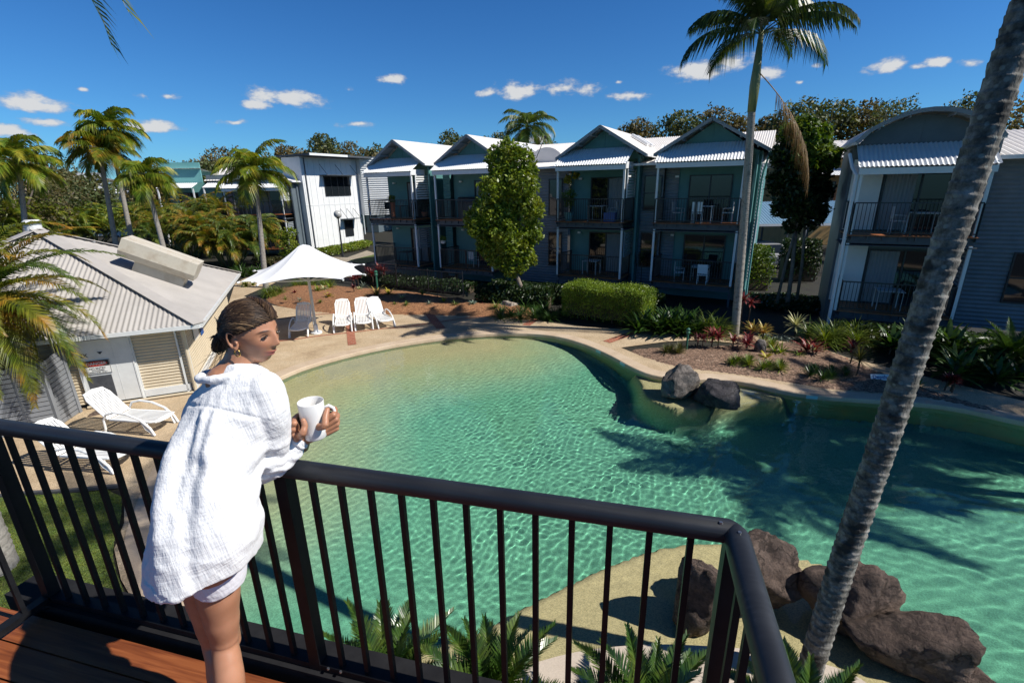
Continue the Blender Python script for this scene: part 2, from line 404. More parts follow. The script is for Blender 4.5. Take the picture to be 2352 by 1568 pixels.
BEDB = [G(*p) for p in [(1432,800),(1480,822),(1560,845),(1640,853),(1756,869),(1900,893),(2050,905),(2150,922),(2352,965),(2352,955),(2200,915),(2090,880),(2000,846),(1950,822),(1890,800),(1840,786),(1750,786),(1680,792),(1600,798)]]
bed('garden_bed', BEDB, 'mulch_grey', .12, .1)
# rear garden soil and hedge strip stay bare dark ground; driveway behind the blocks
struct(fill('driveway', [G(*p) for p in [(1700,560),(1990,560),(2300,600),(2200,508),(1700,505)]], [], .004, 'road'))
struct(fill('side_path', [G(*c2(*p)) for p in [(560,1230),(700,1260),(840,1290),(1060,1225),(1060,1200),(1000,1180),(830,1240)]], [], .004, 'path_pebble'))
struct(fill('back_lawn', [G(*c2(*p)) for p in [(850,1265),(960,1300),(1060,1270),(1060,1215)]], [], .012, 'grass'))
# ---------------- camera, sun, sky
cam = bpy.data.cameras.new('camera'); cam.sensor_width = 36; cam.lens = 36*F/2352; cam.clip_end = 3000; cam.clip_start = .05
co = bpy.data.objects.new('camera', cam); COL.objects.link(co); sc.camera = co
co.location = (0, 0, H)
co.rotation_euler = (Matrix.Rotation(PI/2-PT, 3, 'X') @ Matrix.Rotation(-RO, 3, 'Z')).to_euler()
SUN = Vector((.965, -.262, .985)).normalized()
sl = bpy.data.lights.new('sun', 'SUN'); sl.energy = 5; sl.angle = math.radians(.5); sl.color = (1, .955, .88); sl.cycles.is_caustics_light = True
so = bpy.data.objects.new('sun', sl); COL.objects.link(so); so.rotation_euler = SUN.to_track_quat('Z', 'Y').to_euler()
w = bpy.data.worlds.new('World'); sc.world = w; w.use_nodes = True; nt = w.node_tree; L = nt.links.new; bg = nt.nodes['Background']
sky = N(nt, 'ShaderNodeTexSky', sky_type='NISHITA'); sky.sun_disc = False
sky.sun_elevation = math.asin(SUN.z); sky.sun_rotation = math.atan2(SUN.x, SUN.y)
sky.altitude = 10; sky.air_density = 1.0; sky.dust_density = .35; sky.ozone_density = 3.
gm = N(nt, 'ShaderNodeGamma'); gm.inputs[1].default_value = 1.0
tint = N(nt, 'ShaderNodeMixRGB', blend_type='MULTIPLY'); tint.inputs[0].default_value = 1; tint.inputs[2].default_value = (.50, 1.40, 2.45, 1)
L(sky.outputs[0], tint.inputs[1])
tc = N(nt, 'ShaderNodeTexCoord').outputs['Generated']
xyz = N(nt, 'ShaderNodeSeparateXYZ'); L(tc, xyz.inputs[0])
az = N(nt, 'ShaderNodeMath', operation='ARCTAN2'); L(xyz.outputs[0], az.inputs[0]); L(xyz.outputs[1], az.inputs[1])
el = N(nt, 'ShaderNodeMath', operation='ARCSINE'); L(xyz.outputs[2], el.inputs[0])
ae = N(nt, 'ShaderNodeCombineXYZ'); L(az.outputs[0], ae.inputs[0]); L(el.outputs[0], ae.inputs[1])
wn = N(nt, 'ShaderNodeTexNoise'); wn.inputs['Scale'].default_value = 16; wn.inputs['Detail'].default_value = 3; L(ae.outputs[0], wn.inputs['Vector'])
wv = N(nt, 'ShaderNodeVectorMath', operation='MULTIPLY_ADD'); L(wn.outputs['Color'], wv.inputs[0]); wv.inputs[1].default_value = (.05, .02, 0); wv.inputs[2].default_value = (-.025, -.010, 0)
wa = N(nt, 'ShaderNodeVectorMath', operation='ADD'); L(ae.outputs[0], wa.inputs[0]); L(wv.outputs[0], wa.inputs[1])
CL = [(75,235,80,19,1),(100,275,62,10,.7),(20,304,55,15,1),(352,290,50,12,1),(180,207,20,7,.35),(212,265,22,7,.45),(322,220,32,14,.35),(395,225,48,12,.33),(655,225,78,19,1),(580,241,38,12,.95),(540,282,45,8,.6),(800,203,30,10,.35),(907,186,36,11,.9),(830,287,44,8,.85),(1180,208,58,18,1),(1125,212,30,13,.8),(1300,200,55,17,.6),(1352,206,38,15,.65),(1440,223,56,12,.75),(1420,187,18,7,.4),(1600,164,58,20,1),(1680,145,50,17,.95),(1765,170,32,18,.9),(1878,152,38,10,.42),(1825,190,12,6,.4),(2025,150,54,17,.95),(2098,154,40,14,.5),(2142,142,32,14,.85),(2210,140,30,14,.8),(1232,320,40,14,.8)]
last = None
for (x, y, a, b, op) in CL:
    op = op if op > .72 else op+.17
    d = Vector(ray(x, y)); d.normalize(); A = math.atan2(d.x, d.y); E = math.asin(d.z)
    d2 = Vector(ray(x+a, y)).normalized(); wA = abs(math.atan2(d2.x, d2.y)-A); d3 = Vector(ray(x, y-b)).normalized(); wE = abs(math.asin(d3.z)-E)
    s1 = N(nt, 'ShaderNodeVectorMath', operation='SUBTRACT'); L(wa.outputs[0], s1.inputs[0]); s1.inputs[1].default_value = (A, E, 0)
    s2 = N(nt, 'ShaderNodeVectorMath', operation='MULTIPLY'); L(s1.outputs[0], s2.inputs[0]); s2.inputs[1].default_value = (1/(1.35*wA), 1/(1.5*wE), 0)
    s3 = N(nt, 'ShaderNodeVectorMath', operation='LENGTH'); L(s2.outputs[0], s3.inputs[0])
    s4_ = N(nt, 'ShaderNodeMath', operation='MULTIPLY_ADD'); L(s3.outputs['Value'], s4_.inputs[0]); s4_.inputs[1].default_value = -1.; s4_.inputs[2].default_value = op
    if last is None: last = s4_
    else:
        mx = N(nt, 'ShaderNodeMath', operation='MAXIMUM'); L(last.outputs[0], mx.inputs[0]); L(s4_.outputs[0], mx.inputs[1]); last = mx
cn = N(nt, 'ShaderNodeTexNoise'); cn.inputs['Scale'].default_value = 26; cn.inputs['Detail'].default_value = 8; cn.inputs['Roughness'].default_value = .62
mp = N(nt, 'ShaderNodeMapping'); mp.inputs['Scale'].default_value = (1, 1.9, 1); L(ae.outputs[0], mp.inputs[0]); L(mp.outputs[0], cn.inputs['Vector'])
cm = N(nt, 'ShaderNodeMath', operation='MULTIPLY_ADD'); L(cn.outputs[0], cm.inputs[0]); cm.inputs[1].default_value = 2.0; cm.inputs[2].default_value = -1.05
ca = N(nt, 'ShaderNodeMath', operation='ADD'); L(last.outputs[0], ca.inputs[0]); L(cm.outputs[0], ca.inputs[1])
al = N(nt, 'ShaderNodeMapRange', interpolation_type='SMOOTHSTEP'); al.inputs[1].default_value = .0; al.inputs[2].default_value = .62; L(ca.outputs[0], al.inputs[0])
gr = N(nt, 'ShaderNodeMapRange'); gr.inputs[1].default_value = 0; gr.inputs[2].default_value = 1.4; L(el.outputs[0], gr.inputs[0])
gc = ramp(nt, gr.outputs[0], [(1.25, 1.0, .86), (1., .84, .77), (.72, .72, .72), (.36, .40, .44), (.14, .17, .19)], [0., .10, .26, .50, .85])
gm2 = N(nt, 'ShaderNodeMixRGB', blend_type='MULTIPLY'); gm2.inputs[0].default_value = 1; L(tint.outputs[0], gm2.inputs[1]); L(gc, gm2.inputs[2])
mix = N(nt, 'ShaderNodeMixRGB'); L(al.outputs[0], mix.inputs[0]); L(gm2.outputs[0], mix.inputs[1])
cc = N(nt, 'ShaderNodeMixRGB'); cc.inputs[1].default_value = (5.2, 6.2, 8., 1); cc.inputs[2].default_value = (11.5, 11.8, 12.2, 1); L(al.outputs[0], cc.inputs[0]); L(cc.outputs[0], mix.inputs[2])
L(mix.outputs[0], bg.inputs[0]); bg.inputs[1].default_value = .05
vs = sc.view_settings; vs.view_transform = 'Standard'; vs.look = 'None'; vs.exposure = .24; vs.gamma = 1; vs.use_curve_mapping = False
cy = sc.cycles; cy.max_bounces = 9; cy.transparent_max_bounces = 8; cy.transmission_bounces = 6; cy.diffuse_bounces = 2; cy.glossy_bounces = 3; cy.caustics_refractive = True; cy.caustics_reflective = False; cy.blur_glossy = .5; cy.use_denoising = True
cy.sample_clamp_indirect = 6
# ================= buildings =================
pmat('teal', (.075,.21,.21), (.095,.25,.245), 1.5, .55)
pmat('teal_panel', (.16,.41,.40), (.19,.46,.45), 1.2, .5)
pmat('grey_board', (.17,.195,.22), (.21,.235,.26), 3, .55)
pmat('grey_wall', (.10,.13,.15), (.13,.16,.18), 2, .5)
pmat('white_wall', (.70,.71,.70), (.77,.78,.77), 1.5, .6)
pmat('white_trim', (.72,.74,.74), (.78,.79,.80), 8, .45)
pmat('white_roof', (.70,.66,.62), (.78,.75,.72), 1.2, .5)
pmat('awning', (.76,.78,.80), (.82,.83,.84), 2, .35)
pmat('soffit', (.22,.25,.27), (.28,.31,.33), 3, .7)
pmat('dark_metal', (.018,.02,.024), (.028,.03,.034), 6, .4)
pmat('merbau', (.26,.085,.03), (.42,.15,.055), 9, .5, stretch=(1, 8, 1))
pmat('beam_grey', (.06,.07,.085), (.08,.095,.11), 5, .6)
pmat('curtain', (.20,.22,.24), (.30,.31,.32), 12, .9, stretch=(9, 9, .3))
pmat('room_dark', (.012,.012,.014), (.03,.028,.026), 3, .8)
pmat('aircon', (.45,.45,.43), (.55,.55,.52), 4, .5)
pmat('terracotta', (.35,.11,.05), (.45,.16,.08), 9, .8)
pmat('teal_pot', (.15,.32,.32), (.2,.38,.37), 9, .5)
pmat('ochre', (.45,.27,.10), (.52,.33,.13), 2, .7)
pmat('blue_box', (.02,.08,.3), (.03,.12,.38), 4, .4)
def glassmat():
    m, nt, b, o = nm('glass_dark'); b.inputs['Base Color'].default_value = (.012,.016,.02,1); b.inputs['Roughness'].default_value = .04; b.inputs['Specular IOR Level'].default_value = .6; M['glass_dark'] = m
glassmat()
def corr(mb, p0, u, v, W, Lf, pitch=.076, amp=.009, nv=2, nrm=None, lenf=None, sub=4):
    """corrugated sheet: ribs run along v, stacked along u; lenf(s)->(start,end) along v for each rib station"""
    p0, u, v = Vector(p0), Vector(u).normalized(), Vector(v).normalized(); nr = nrm or u.cross(v).normalized()
    n = max(2, int(W/pitch*sub)+1)
    vs = []; fs = []
    for i in range(n):
        s_ = W*i/(n-1); a, b = lenf(s_) if lenf else (0, Lf)
        k = amp*math.cos(2*PI*s_/pitch)
        for j in range(nv):
            t = a+(b-a)*j/(nv-1); vs.append(p0+u*s_+v*t+nr*k)
    for i in range(n-1):
        for j in range(nv-1): fs.append((i*nv+j, (i+1)*nv+j, (i+1)*nv+j+1, i*nv+j+1))
    return mb.add(vs, fs)
class Fr:
    """local frame (u along the facade, v into the building, z up)"""
    def __init__(s, o, ang): s.o = Vector(o); s.a = ang; s.R = Matrix.Rotation(ang, 3, 'Z')
    def __call__(s, u, v, z): return s.o+s.R @ Vector((u, v, z))
def P(u, v, z): return Vector((u, v, z))
def lattice(root, u, v0, v1, z0, z1, mat='white_trim'):
    mb = MB(); z = z0+.06
    while z < z1: mb.box((u, (v0+v1)/2, z), (.025, v1-v0, .085)); z += .135
    mb.box((u, v0, (z0+z1)/2), (.05, .06, z1-z0)); mb.box((u, v1, (z0+z1)/2), (.05, .05, z1-z0))
    return part(mb, 'lattice_screen', mat, root)
def balcony(root, u0, u1, z, v0=0., v1=1.9, fasc='beam_grey', seed=0, deckm='merbau', railh=1.08):
    mb = MB(); y = v0
    while y < v1-.01: mb.box(((u0+u1)/2, y+.06, z-.015), (u1-u0+.16, .118, .03)); y += .124
    dk = part(mb, 'balcony_deck', deckm, root)
    mb = MB(); mb.box(((u0+u1)/2, v0+.14, z-.17), (u1-u0+.05, .06, .24)); mb.box(((u0+u1)/2, v1-.1, z-.17), (u1-u0, .06, .24))
    x = u0+.1
    while x < u1: mb.box((x, (v0+v1)/2, z-.11), (.05, v1-v0-.1, .14)); x += .45
    part(mb, 'joists', fasc, dk)
    mb = MB(); R = [((u0, v1), (u0, v0+.05)), ((u0, v0+.05), (u1, v0+.05)), ((u1, v0+.05), (u1, v1))]
    for (a, b) in R:
        A, B = P(a[0], a[1], 0), P(b[0], b[1], 0); d = (B-A); Ln = d.length; d.normalize()
        mb.beam(A+P(0, 0, z+railh), B+P(0, 0, z+railh), .06, .04); mb.beam(A+P(0, 0, z+.1), B+P(0, 0, z+.1), .035, .035)
        k = int(Ln/.115)
        for i in range(1, k): q = A+d*(Ln*i/k); mb.box((q.x, q.y, z+.1+(railh-.1)/2), (.018, .018, railh-.12))
        for i in range(0, int(Ln/1.7)+2):
            q = A+d*min(Ln, i*Ln/max(1, round(Ln/1.7))); mb.box((q.x, q.y, z+railh/2-.08), (.05, .05, railh+.12))
    part(mb, 'balcony_railing', 'dark_metal', root)
def slider(root, u0, u1, z, v, h=2.1, cur=(0, .45), open_=None):
    mb = MB(); c = (u0+u1)/2
    for x in (u0, c, u1): mb.box((x, v, z+h/2), (.055, .07, h))
    for zz in (z+.025, z+h-.025): mb.box((c, v+.001, zz), (u1-u0-.056, .06, .05))
    d = part(mb, 'sliding_door', 'dark_metal', root)
    mb = MB(); mb.box((c, v+.02, z+h/2), (u1-u0-.05, .012, h-.06)); part(mb, 'door_glass', 'glass_dark', d)
    if cur:
        a, b = u0+(u1-u0)*cur[0], u0+(u1-u0)*cur[1]; mb = MB(); corr(mb, (a+.04, v+.008, z+.06), (1, 0, 0), (0, 0, 1), b-a-.08, h-.14, .11, .006)
        part(mb, 'curtain', 'curtain', d)
def window(root, u0, u1, z0, z1, v, trim='dark_metal', nx=1, midrail=True):
    mb = MB()
    for i in range(nx+1): x = u0+(u1-u0)*i/nx; mb.box((x, v, (z0+z1)/2), (.05, .06, z1-z0+.05))
    for zz in [z0, z1]+([(z0+z1)/2] if midrail else []): mb.box(((u0+u1)/2, v+.002, zz), (u1-u0-.05, .05, .05))
    f = part(mb, 'window', trim, root)
    mb = MB(); mb.box(((u0+u1)/2, v+.012, (z0+z1)/2), (u1-u0-.03, .01, z1-z0-.03)); part(mb, 'pane', 'glass_dark', f)
def gable_unit(root, u0, w, v=0., lx=.0, depth=7., teal='teal', zl=.95, zu=3.7, side_white=True, eave=6.75, peak=8.12, body=.25, aw=(6.35, 7.15), doors=((.9, 2.9), (.9, 2.9)), cur=((.0, .5), (.45, .95)), roofL=9., wins=True, curve=False, roofm='white_roof', ground=-.1, wallm=None, oh=.32):
    """one gabled bay: two stacked balconies, awning and corrugated roof"""
    wallm = wallm or teal; V1 = v+1.9; b0, b1 = u0-lx, u0+w+body
    # walls (front wall behind the balconies, returns)
    mb = MB(); mb.box(((b0+b1)/2, V1+.06, (ground+eave)/2), (b1-b0, .12, eave-ground))
    mb.box((b1-.06, V1+.12+depth/2, (ground+eave)/2), (.12, depth, eave-ground-.01)); mb.box((b0+.06, V1+.12+depth/2, (ground+eave)/2), (.12, depth, eave-ground-.01))
    part(mb, 'wall', wallm, root)
    # right-hand flank pier beside the balconies
    mb = MB(); mb.box((u0+w+.34, v+1.55, (ground+eave)/2), (.10, .69, eave-ground)); part(mb, 'side_wall', teal, root)
    # gable panel
    mid = (b0+b1)/2; gw = (b1-b0)/2+oh; pts = []
    K = 13 if curve else 3
    prof = []
    for i in range(K):
        t = -1+2*i/(K-1); z = (eave+(peak-eave)*(1-abs(t))) if not curve else eave+(peak-eave)*math.cos(t*PI/2*.93)**.85 if abs(t) < 1 else eave
        prof.append((mid+t*gw, z))
    mb = MB(); inner = [(mid+(x-mid)*(gw-oh)/gw, z-.12) for x, z in prof]
    base = eave-.15; poly = [P(inner[0][0], v+1.35, base)]+[P(x, v+1.35, max(z, base+.01)) for x, z in inner]+[P(inner[-1][0], v+1.35, base)]
    mb.prism(poly, (0, .1, 0)); gp = part(mb, 'gable_wall', teal, root)
    mb = MB(); mb.box((mid, v+1.34, (base+peak)/2-.1), (.03, .02, peak-base-.25)); part(mb, 'joint_strip', teal, gp)
    # roof sheets
    mb = MB(); rib = []
    for (xa, za), (xb, zb) in zip(prof, prof[1:]):
        d = Vector((xb-xa, 0, zb-za)); corr(mb, (xa, v+.55, za), (0, 1, 0), d, roofL, d.length, .19 if curve else .11, .014, nrm=Vector((-d.z, 0, d.x)).normalized())
    rf = part(mb, 'gable_roof', roofm, root)
    mb = MB()
    for (xa, za), (xb, zb) in zip(prof, prof[1:]):
        mb.beam((xa, v+.56, za-.05), (xb, v+.56, zb-.05), .05, .13, up=(0, 0, 1))
        mb.poly([P(xa, v+.58, za-.05), P(xb, v+.58, zb-.05), P(xb, v+1.35, zb-.05), P(xa, v+1.35, za-.05)])
    for t in ((.2, .5, .8) if not curve else (.15, .35, .65, .85)):
        for sgn_ in (-1, 1):
            if curve and sgn_ > 0: continue
            i = t*(K-1) if curve else None
            if curve: j = min(int(i), K-2); fx = i-j; x = prof[j][0]*(1-fx)+prof[j+1][0]*fx; z = prof[j][1]*(1-fx)+prof[j+1][1]*fx
            else: x = mid+sgn_*gw*t; z = eave+(peak-eave)*(1-t)
            mb.beam((x, v+.6, z-.13), (x, v+1.36, z-.13), .05, .10)
    part(mb, 'barge_board', 'soffit', rf)
    # eaves gutters
    mb = MB()
    for x in (prof[0][0], prof[-1][0]): mb = MB(); mb.box((x, v+.6+min(roofL, depth+1.5)/2, eave-.05), (.11, min(roofL, depth+1.5), .10)); part(mb, 'gutter', 'white_trim', root)
    # awning
    mb = MB(); z0, z1 = aw; a0, a1 = u0-.12, u0+w+.12; d = Vector((0, 1.36, z1-z0))
    corr(mb, (a0, v-.10, z0), (1, 0, 0), d, a1-a0, d.length, .13, .02); an = part(mb, 'awning', 'awning', root)
    mb = MB(); mb.box(((a0+a1)/2, v-.03, z0-.15), (a1-a0-.1, .05, .2)); mb.box((a1-.06, v+.6, z0-.06), (.04, 1.2, .30)); mb.box((a0+.06, v+.6, z0-.06), (.04, 1.2, .30)); part(mb, 'fascia', 'white_trim', an)
    # posts
    for x in (u0+.02, u0+w-.02):
        mb = MB(); mb.box((x, v+.09, (zu+z0-.2)/2), (.09, .09, z0-.22-zu)); part(mb, 'post', 'white_trim', root)
        mb = MB(); mb.box((x, v+.16, (zl+zu-.3)/2), (.09, .09, zu-.3-zl)); part(mb, 'post', 'white_trim', root)
        mb = MB(); mb.box((x, v+.2, (zl-.3+ground)/2), (.09, .09, zl-.3-ground)); part(mb, 'post', 'beam_grey', root)
    balcony(root, u0, u0+w, zu, v, V1); balcony(root, u0+.1, u0+w-.05, zl, v+.1, V1, deckm='merbau')
    mb = MB(); mb.box((u0+w/2, v+1.0, zu-.36), (w+.3, 1.85, .03)); part(mb, 'soffit_panel', 'beam_grey', root)
    # doors, windows
    for (z, (da, db), cu) in ((zu, doors[0], cur[0]), (zl, doors[1], cur[1])):
        slider(root, u0+da, u0+db, z, V1-.03, 2.1, cu)
        mb = MB(); mb.box((u0+.55, V1-.06, z+2.05), (.16, .12, .09)); part(mb, 'wall_lamp', 'white_trim', root)
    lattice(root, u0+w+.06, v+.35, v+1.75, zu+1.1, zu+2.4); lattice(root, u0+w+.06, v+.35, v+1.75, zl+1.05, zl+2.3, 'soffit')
    return mid
A1 = math.radians(-29)
TF = Fr((-8.6, 30.3, 0), A1)
teal_b = thing('apartment_building', 'long two storey teal apartment block with four gabled balcony bays under white corrugated awnings', 'building', TF.o, A1, 'two storey holiday apartment blocks')
gable_unit(teal_b, 0, 3.45, 0, doors=((1.6, 3.0), (1.6, 3.0)), cur=((0, .5), (.1, .9)))
gable_unit(teal_b, 4.85, 3.6, .3, doors=((1.5, 3.4), (1.5, 3.4)), cur=((.05, .5), (.5, .95)))
gable_unit(teal_b, 12.1, 3.4, .8, body=.5, doors=((1.15, 2.95), (1.15, 2.95)), cur=((.5, .97), (.5, .97)))
gable_unit(teal_b, 16.95, 3.6, 1.0, doors=((1.15, 3.0), (1.15, 3.0)), cur=(None, None), body=.5)
# recessed links with grey corrugated weatherboards
def link(root, u0, u1, v, z0, z1, mat='grey_board', wins=()):
    mb = MB(); corr(mb, (u0, v, z0), (0, 0, 1), (1, 0, 0), z1-z0, u1-u0, .15, .018, nrm=Vector((0, -1, 0))); part(mb, 'corrugated_wall', mat, root)
    for (a, b, c, d) in wins:
        window(root, a, b, c, d, v-.05)
link(teal_b, 8.7, 12.1, 2.35, .2, 6.3, wins=((11.0, 11.75, 3.9, 5.75), (11.0, 11.75, 1.2, 3.0)))
link(teal_b, 15.9, 16.95, 2.55, .2, 6.3, wins=((16.05, 16.85, 4.2, 5.8), (16.05, 16.85, 1.4, 3.1)))
link(teal_b, 16.97, 17.6, 2.84, .2, 6.3)
link(teal_b, 4.3, 4.8, 1.9, .2, 6.6, 'teal')
mb = MB(); corr(mb, (21.08, 3.2, .9), (0, 0, 1), (0, 1, 0), 5.4, 3.6, .15, .018, nrm=Vector((1, 0, 0))); part(mb, 'corrugated_wall', 'grey_board', teal_b)
# low link roof and a barrel dormer behind the bushy tree
mb = MB(); corr(mb, (8.6, 1.6, 6.35), (1, 0, 0), (0, 1, .18), 3.6, 4., .11, .012); corr(mb, (15.5, 1.9, 6.35), (1, 0, 0), (0, 1, .18), 2.3, 4., .11, .012); part(mb, 'link_roof', 'white_roof', teal_b)
mb = MB()
for (a, v_) in ((8.6, 1.58), (15.5, 1.88)): part(MB().box((a+1.6 if a < 10 else a+1.1, v_, 6.32), (3.2 if a < 10 else 2.0, .1, .1)), 'gutter', 'white_trim', teal_b)
mb = MB()
mb.prism([P(9.3+1.1*math.cos(PI*i/12)+1.0, 3.4, 6.5+.95*math.sin(PI*i/12)) for i in range(13)], (0, 3, 0)); part(mb, 'barrel_dormer', 'white_roof', teal_b)
# main rear roof behind gables
mb = MB(); d = Vector((0, -4.6, -1.75)); corr(mb, (-.3, 8.2, 8.0), (1, 0, 0), d, 21.6, d.length, .11, .012, nrm=Vector((0, -.3, .95)))
d = Vector((0, 4.6, -1.75)); corr(mb, (-.3, 8.2, 8.0), (1, 0, 0), d, 21.6, d.length, .22, .012, nrm=Vector((0, .3, .95)), sub=2); part(mb, 'main_roof', 'white_roof', teal_b)
# skylights on the right-hand slopes
for (ga, vv, pk, n_) in ((12.1+1.95, 5.2, 8.1, 2), (4.85+1.95, 5.6, 8.1, 2)):
    for k in range(n_):
        x0 = ga-.1+.55; mb = MB(); sl_ = (8.12-6.75)/2.27
        c = P(x0+.5, vv+k*1.0, 8.12-(.85)*sl_+.08); R = Matrix.Rotation(math.atan(sl_), 3, 'Y'); mb.box(c, (1.0, .5, .12), R); part(mb, 'skylight', 'white_trim', teal_b)
# downpipe and bracket on the right-hand flank
mb = MB(); mb.tube([P(21.4, 1.75, 6.65), P(21.2, 2.5, 5.9), P(21.15, 2.9, 5.5), P(21.15, 2.95, .2)], .045, 6); part(mb, 'downpipe', 'teal_panel', teal_b)
mb = MB(); mb.tube([P(9.9, 3.0, 6.9), P(10.6, 2.6, 7.9)], .02, 5); mb.tube([P(10.6, 2.6, 7.9), P(10.65, 2.55, 7.86)], .07, 6); part(mb, 'antenna', 'dark_metal', teal_b)
# ---------------- right-hand grey block with the arched gable
RF = Fr((11.95, 17.15, 0), math.radians(-27))
grey_b = thing('apartment_building', 'two storey grey apartment block with an arched gable behind the leaning palm trunk', 'building', RF.o, RF.a, 'two storey holiday apartment blocks')
gable_unit(grey_b, 0, 3.4, 0, lx=.1, teal='grey_wall', wallm='grey_wall', zl=.85, zu=3.6, eave=6.7, peak=7.62, curve=True, doors=((1.0, 3.2), (1.0, 3.2)), cur=((0, .45), (0, .45)), aw=(5.85, 6.6), body=.1, oh=.12, depth=2.6, roofL=5.)
mb = MB(); mb.box((.45, 1.82, 4.9), (.95, .03, 2.5)); mb.box((.45, 1.82, 2.1), (.95, .03, 2.4)); part(mb, 'white_panel', 'white_wall', grey_b)
link(grey_b, 3.6, 9.8, 1.6, .3, 6.0, wins=((5.2, 7.2, 3.95, 5.6), (5.0, 7.0, 1.3, 3.0)))
mb = MB(); corr(mb, (3.6, .9, 6.1), (1, 0, 0), (0, 1, .22), 7.6, 5., .2, .02); part(mb, 'tiled_roof', 'white_roof', grey_b)
mb = MB(); mb.box((7.4, .85, 6.05), (7.4, .1, .12)); part(mb, 'gutter', 'white_trim', grey_b)
mb = MB(); mb.tube([P(-.35, .7, 6.3), P(-.25, .3, 5.85), P(-.12, .05, 5.6), P(-.12, .05, .2)], .06, 6); part(mb, 'downpipe', 'white_trim', grey_b)
# ---------------- white block left of the teal one
wl, wr = Vector((-18.0, 44.1, 0)), Vector((-14.9, 49.7, 0))
WA = math.atan2((wr-wl).y, (wr-wl).x)
white_b = thing('apartment_building', 'white clad block with awning windows facing the sun, between the palms and the teal block', 'building', wl, WA, 'two storey holiday apartment blocks')
WL = (wr-wl).length
mb = MB(); mb.box((WL/2, 1.2, 4.05), (WL, 2.4, 8.3))
part(mb, 'wall', 'white_wall', white_b)
mb = MB()
x = .15
while x < WL: mb.box((x, -.012, 4.0), (.05, .03, 8.0)); x += .62
mb.box((WL/2, -.014, 4.15), (WL-.1, .02, .06)); part(mb, 'cladding_strip', 'white_trim', white_b)
mb = MB(); mb.box((WL/2+.8, .6, 8.32), (WL+2., 4.2, .14)); part(mb, 'flat_roof', 'beam_grey', white_b)
mb = MB(); mb.box((1.9, -1.54, 8.33), (4.2, .06, .18)); part(mb, 'fascia', 'white_trim', white_b)
window(white_b, 2.3, 5.3, 4.9, 6.6, -.04, nx=4, midrail=False); window(white_b, 4.1, 5.1, 1.1, 2.6, -.04, nx=1, midrail=False)
def hood(root, u0, u1, z):
    mb = MB(); mb.box(((u0+u1)/2, -.5, z), (u1-u0, .95, .05)); h = part(mb, 'window_hood', 'beam_grey', root)
    mb = MB()
    for x in (u0+.1, (u0+u1)/2, u1-.1): mb.tube([P(x, -.02, z+.95), P(x, -.9, z+.03)], .02, 5)
    part(mb, 'stay_rod', 'dark_metal', h)
hood(white_b, 1.9, 5.7, 6.7); hood(white_b, 3.7, 5.5, 2.75)
mb = MB(); mb.tube([P(.35, -.07, .1), P(.35, -.07, 8.1)], .05, 6); part(mb, 'downpipe', 'beam_grey', white_b)
# projecting corrugated wing
mb = MB(); q0 = (WL-.05, -.6); corr(mb, (q0[0], q0[1], 3.0), (0, 0, 1), (.62, -.78, 0), 5.4, 5.8, .2, .03, nrm=Vector((-.78, -.62, 0))); part(mb, 'corrugated_wall', 'white_wall', white_b)
mb = MB(); mb.prism([P(q0[0]+.02, q0[1]+.03, 3.0), P(q0[0]+.62*5.8, q0[1]-.78*5.8, 3.0), P(q0[0]+.62*5.8+.5, q0[1]-.78*5.8+3.2, 3.0), P(q0[0]+.5, q0[1]+3.2, 3.0)], (0, 0, 5.35)); part(mb, 'wing_wall', 'white_wall', white_b)
mb = MB(); c_ = P(q0[0]+.62*4.3, q0[1]-.78*4.3, 0)+P(-.05, -.05, 0); Rw = Matrix.Rotation(math.atan2(-.78, .62), 3, 'Z')
for (a, b, sx, sz_) in ((0, 5.1, .8, 1.6),): mb.box(c_+P(0, 0, b), (sx, .08, sz_), Rw)
wn_ = part(mb, 'window', 'dark_metal', white_b)
mb = MB(); mb.box(c_+P(-.04, -.03, 5.1), (.62, .05, 1.4), Rw); part(mb, 'blind', 'curtain', wn_)
# attached units on its left (balconies in the palm shade)
LFm = Fr(G(*c2(70, 1260))+Vector((0, 6, 0)), math.radians(-12))
left_b = thing('apartment_building', 'shaded grey apartment bay with stacked balconies directly left of the white clad block', 'building', (-24.2, 42.5, 0), math.radians(-4), 'two storey holiday apartment blocks')
gable_unit(left_b, 0, 5.0, 0, teal='grey_wall', wallm='grey_wall', zl=.6, zu=3.5, eave=6.2, peak=6.9, aw=(5.7, 6.3), doors=((1.6, 4.0), (1.6, 4.0)), cur=((.1, .6), None), body=.5)
# far-left blocks
def far_block(loc, ang, label, wallm, bays, z1=6.4, roof='white_roof', n=3):
    b = thing('apartment_building', label, 'building', loc, math.radians(ang), 'two storey holiday apartment blocks')
    W = bays*4.6; mb = MB(); mb.box((W/2, 4.5, z1/2), (W, 8, z1)); part(mb, 'wall', wallm, b)
    for k in range(bays):
        x = k*4.6; mb = MB(); d = Vector((0, 5.2, 1.5 if k % 2 else -.6)); z0 = z1+(.2 if k % 2 else 1.5)
        corr(mb, (x-.2, -.6, z0), (1, 0, 0), d, 4.4, d.length, .3, .02, sub=3); part(mb, 'skillion_roof', roof, b)
        mb = MB(); d = Vector((0, 1.5, .5)); corr(mb, (x+.1, -1.9, z1-.5), (1, 0, 0), d, 3.6, d.length, .2, .02); part(mb, 'awning', 'awning', b)
        mb = MB(); mb.box((x+2, -.2, (z1+z0)/2+.3), (4.2, .1, abs(z0-z1)+.6)); part(mb, 'gable_wall', 'grey_wall' if k % 2 else wallm, b)
        for px_ in (x+.2, x+3.7): mb = MB(); mb.box((px_, -1.8, z1/2-.3), (.12, .12, z1-.6)); part(mb, 'post', 'white_trim', b)
        balcony(b, x+.1, x+3.8, 3.3, -1.8, .4); slider(b, x+1, x+3, 3.3, .46, 2.1, (.1, .6)); slider(b, x+1, x+3, .3, .46, 2.1, None)
    return b
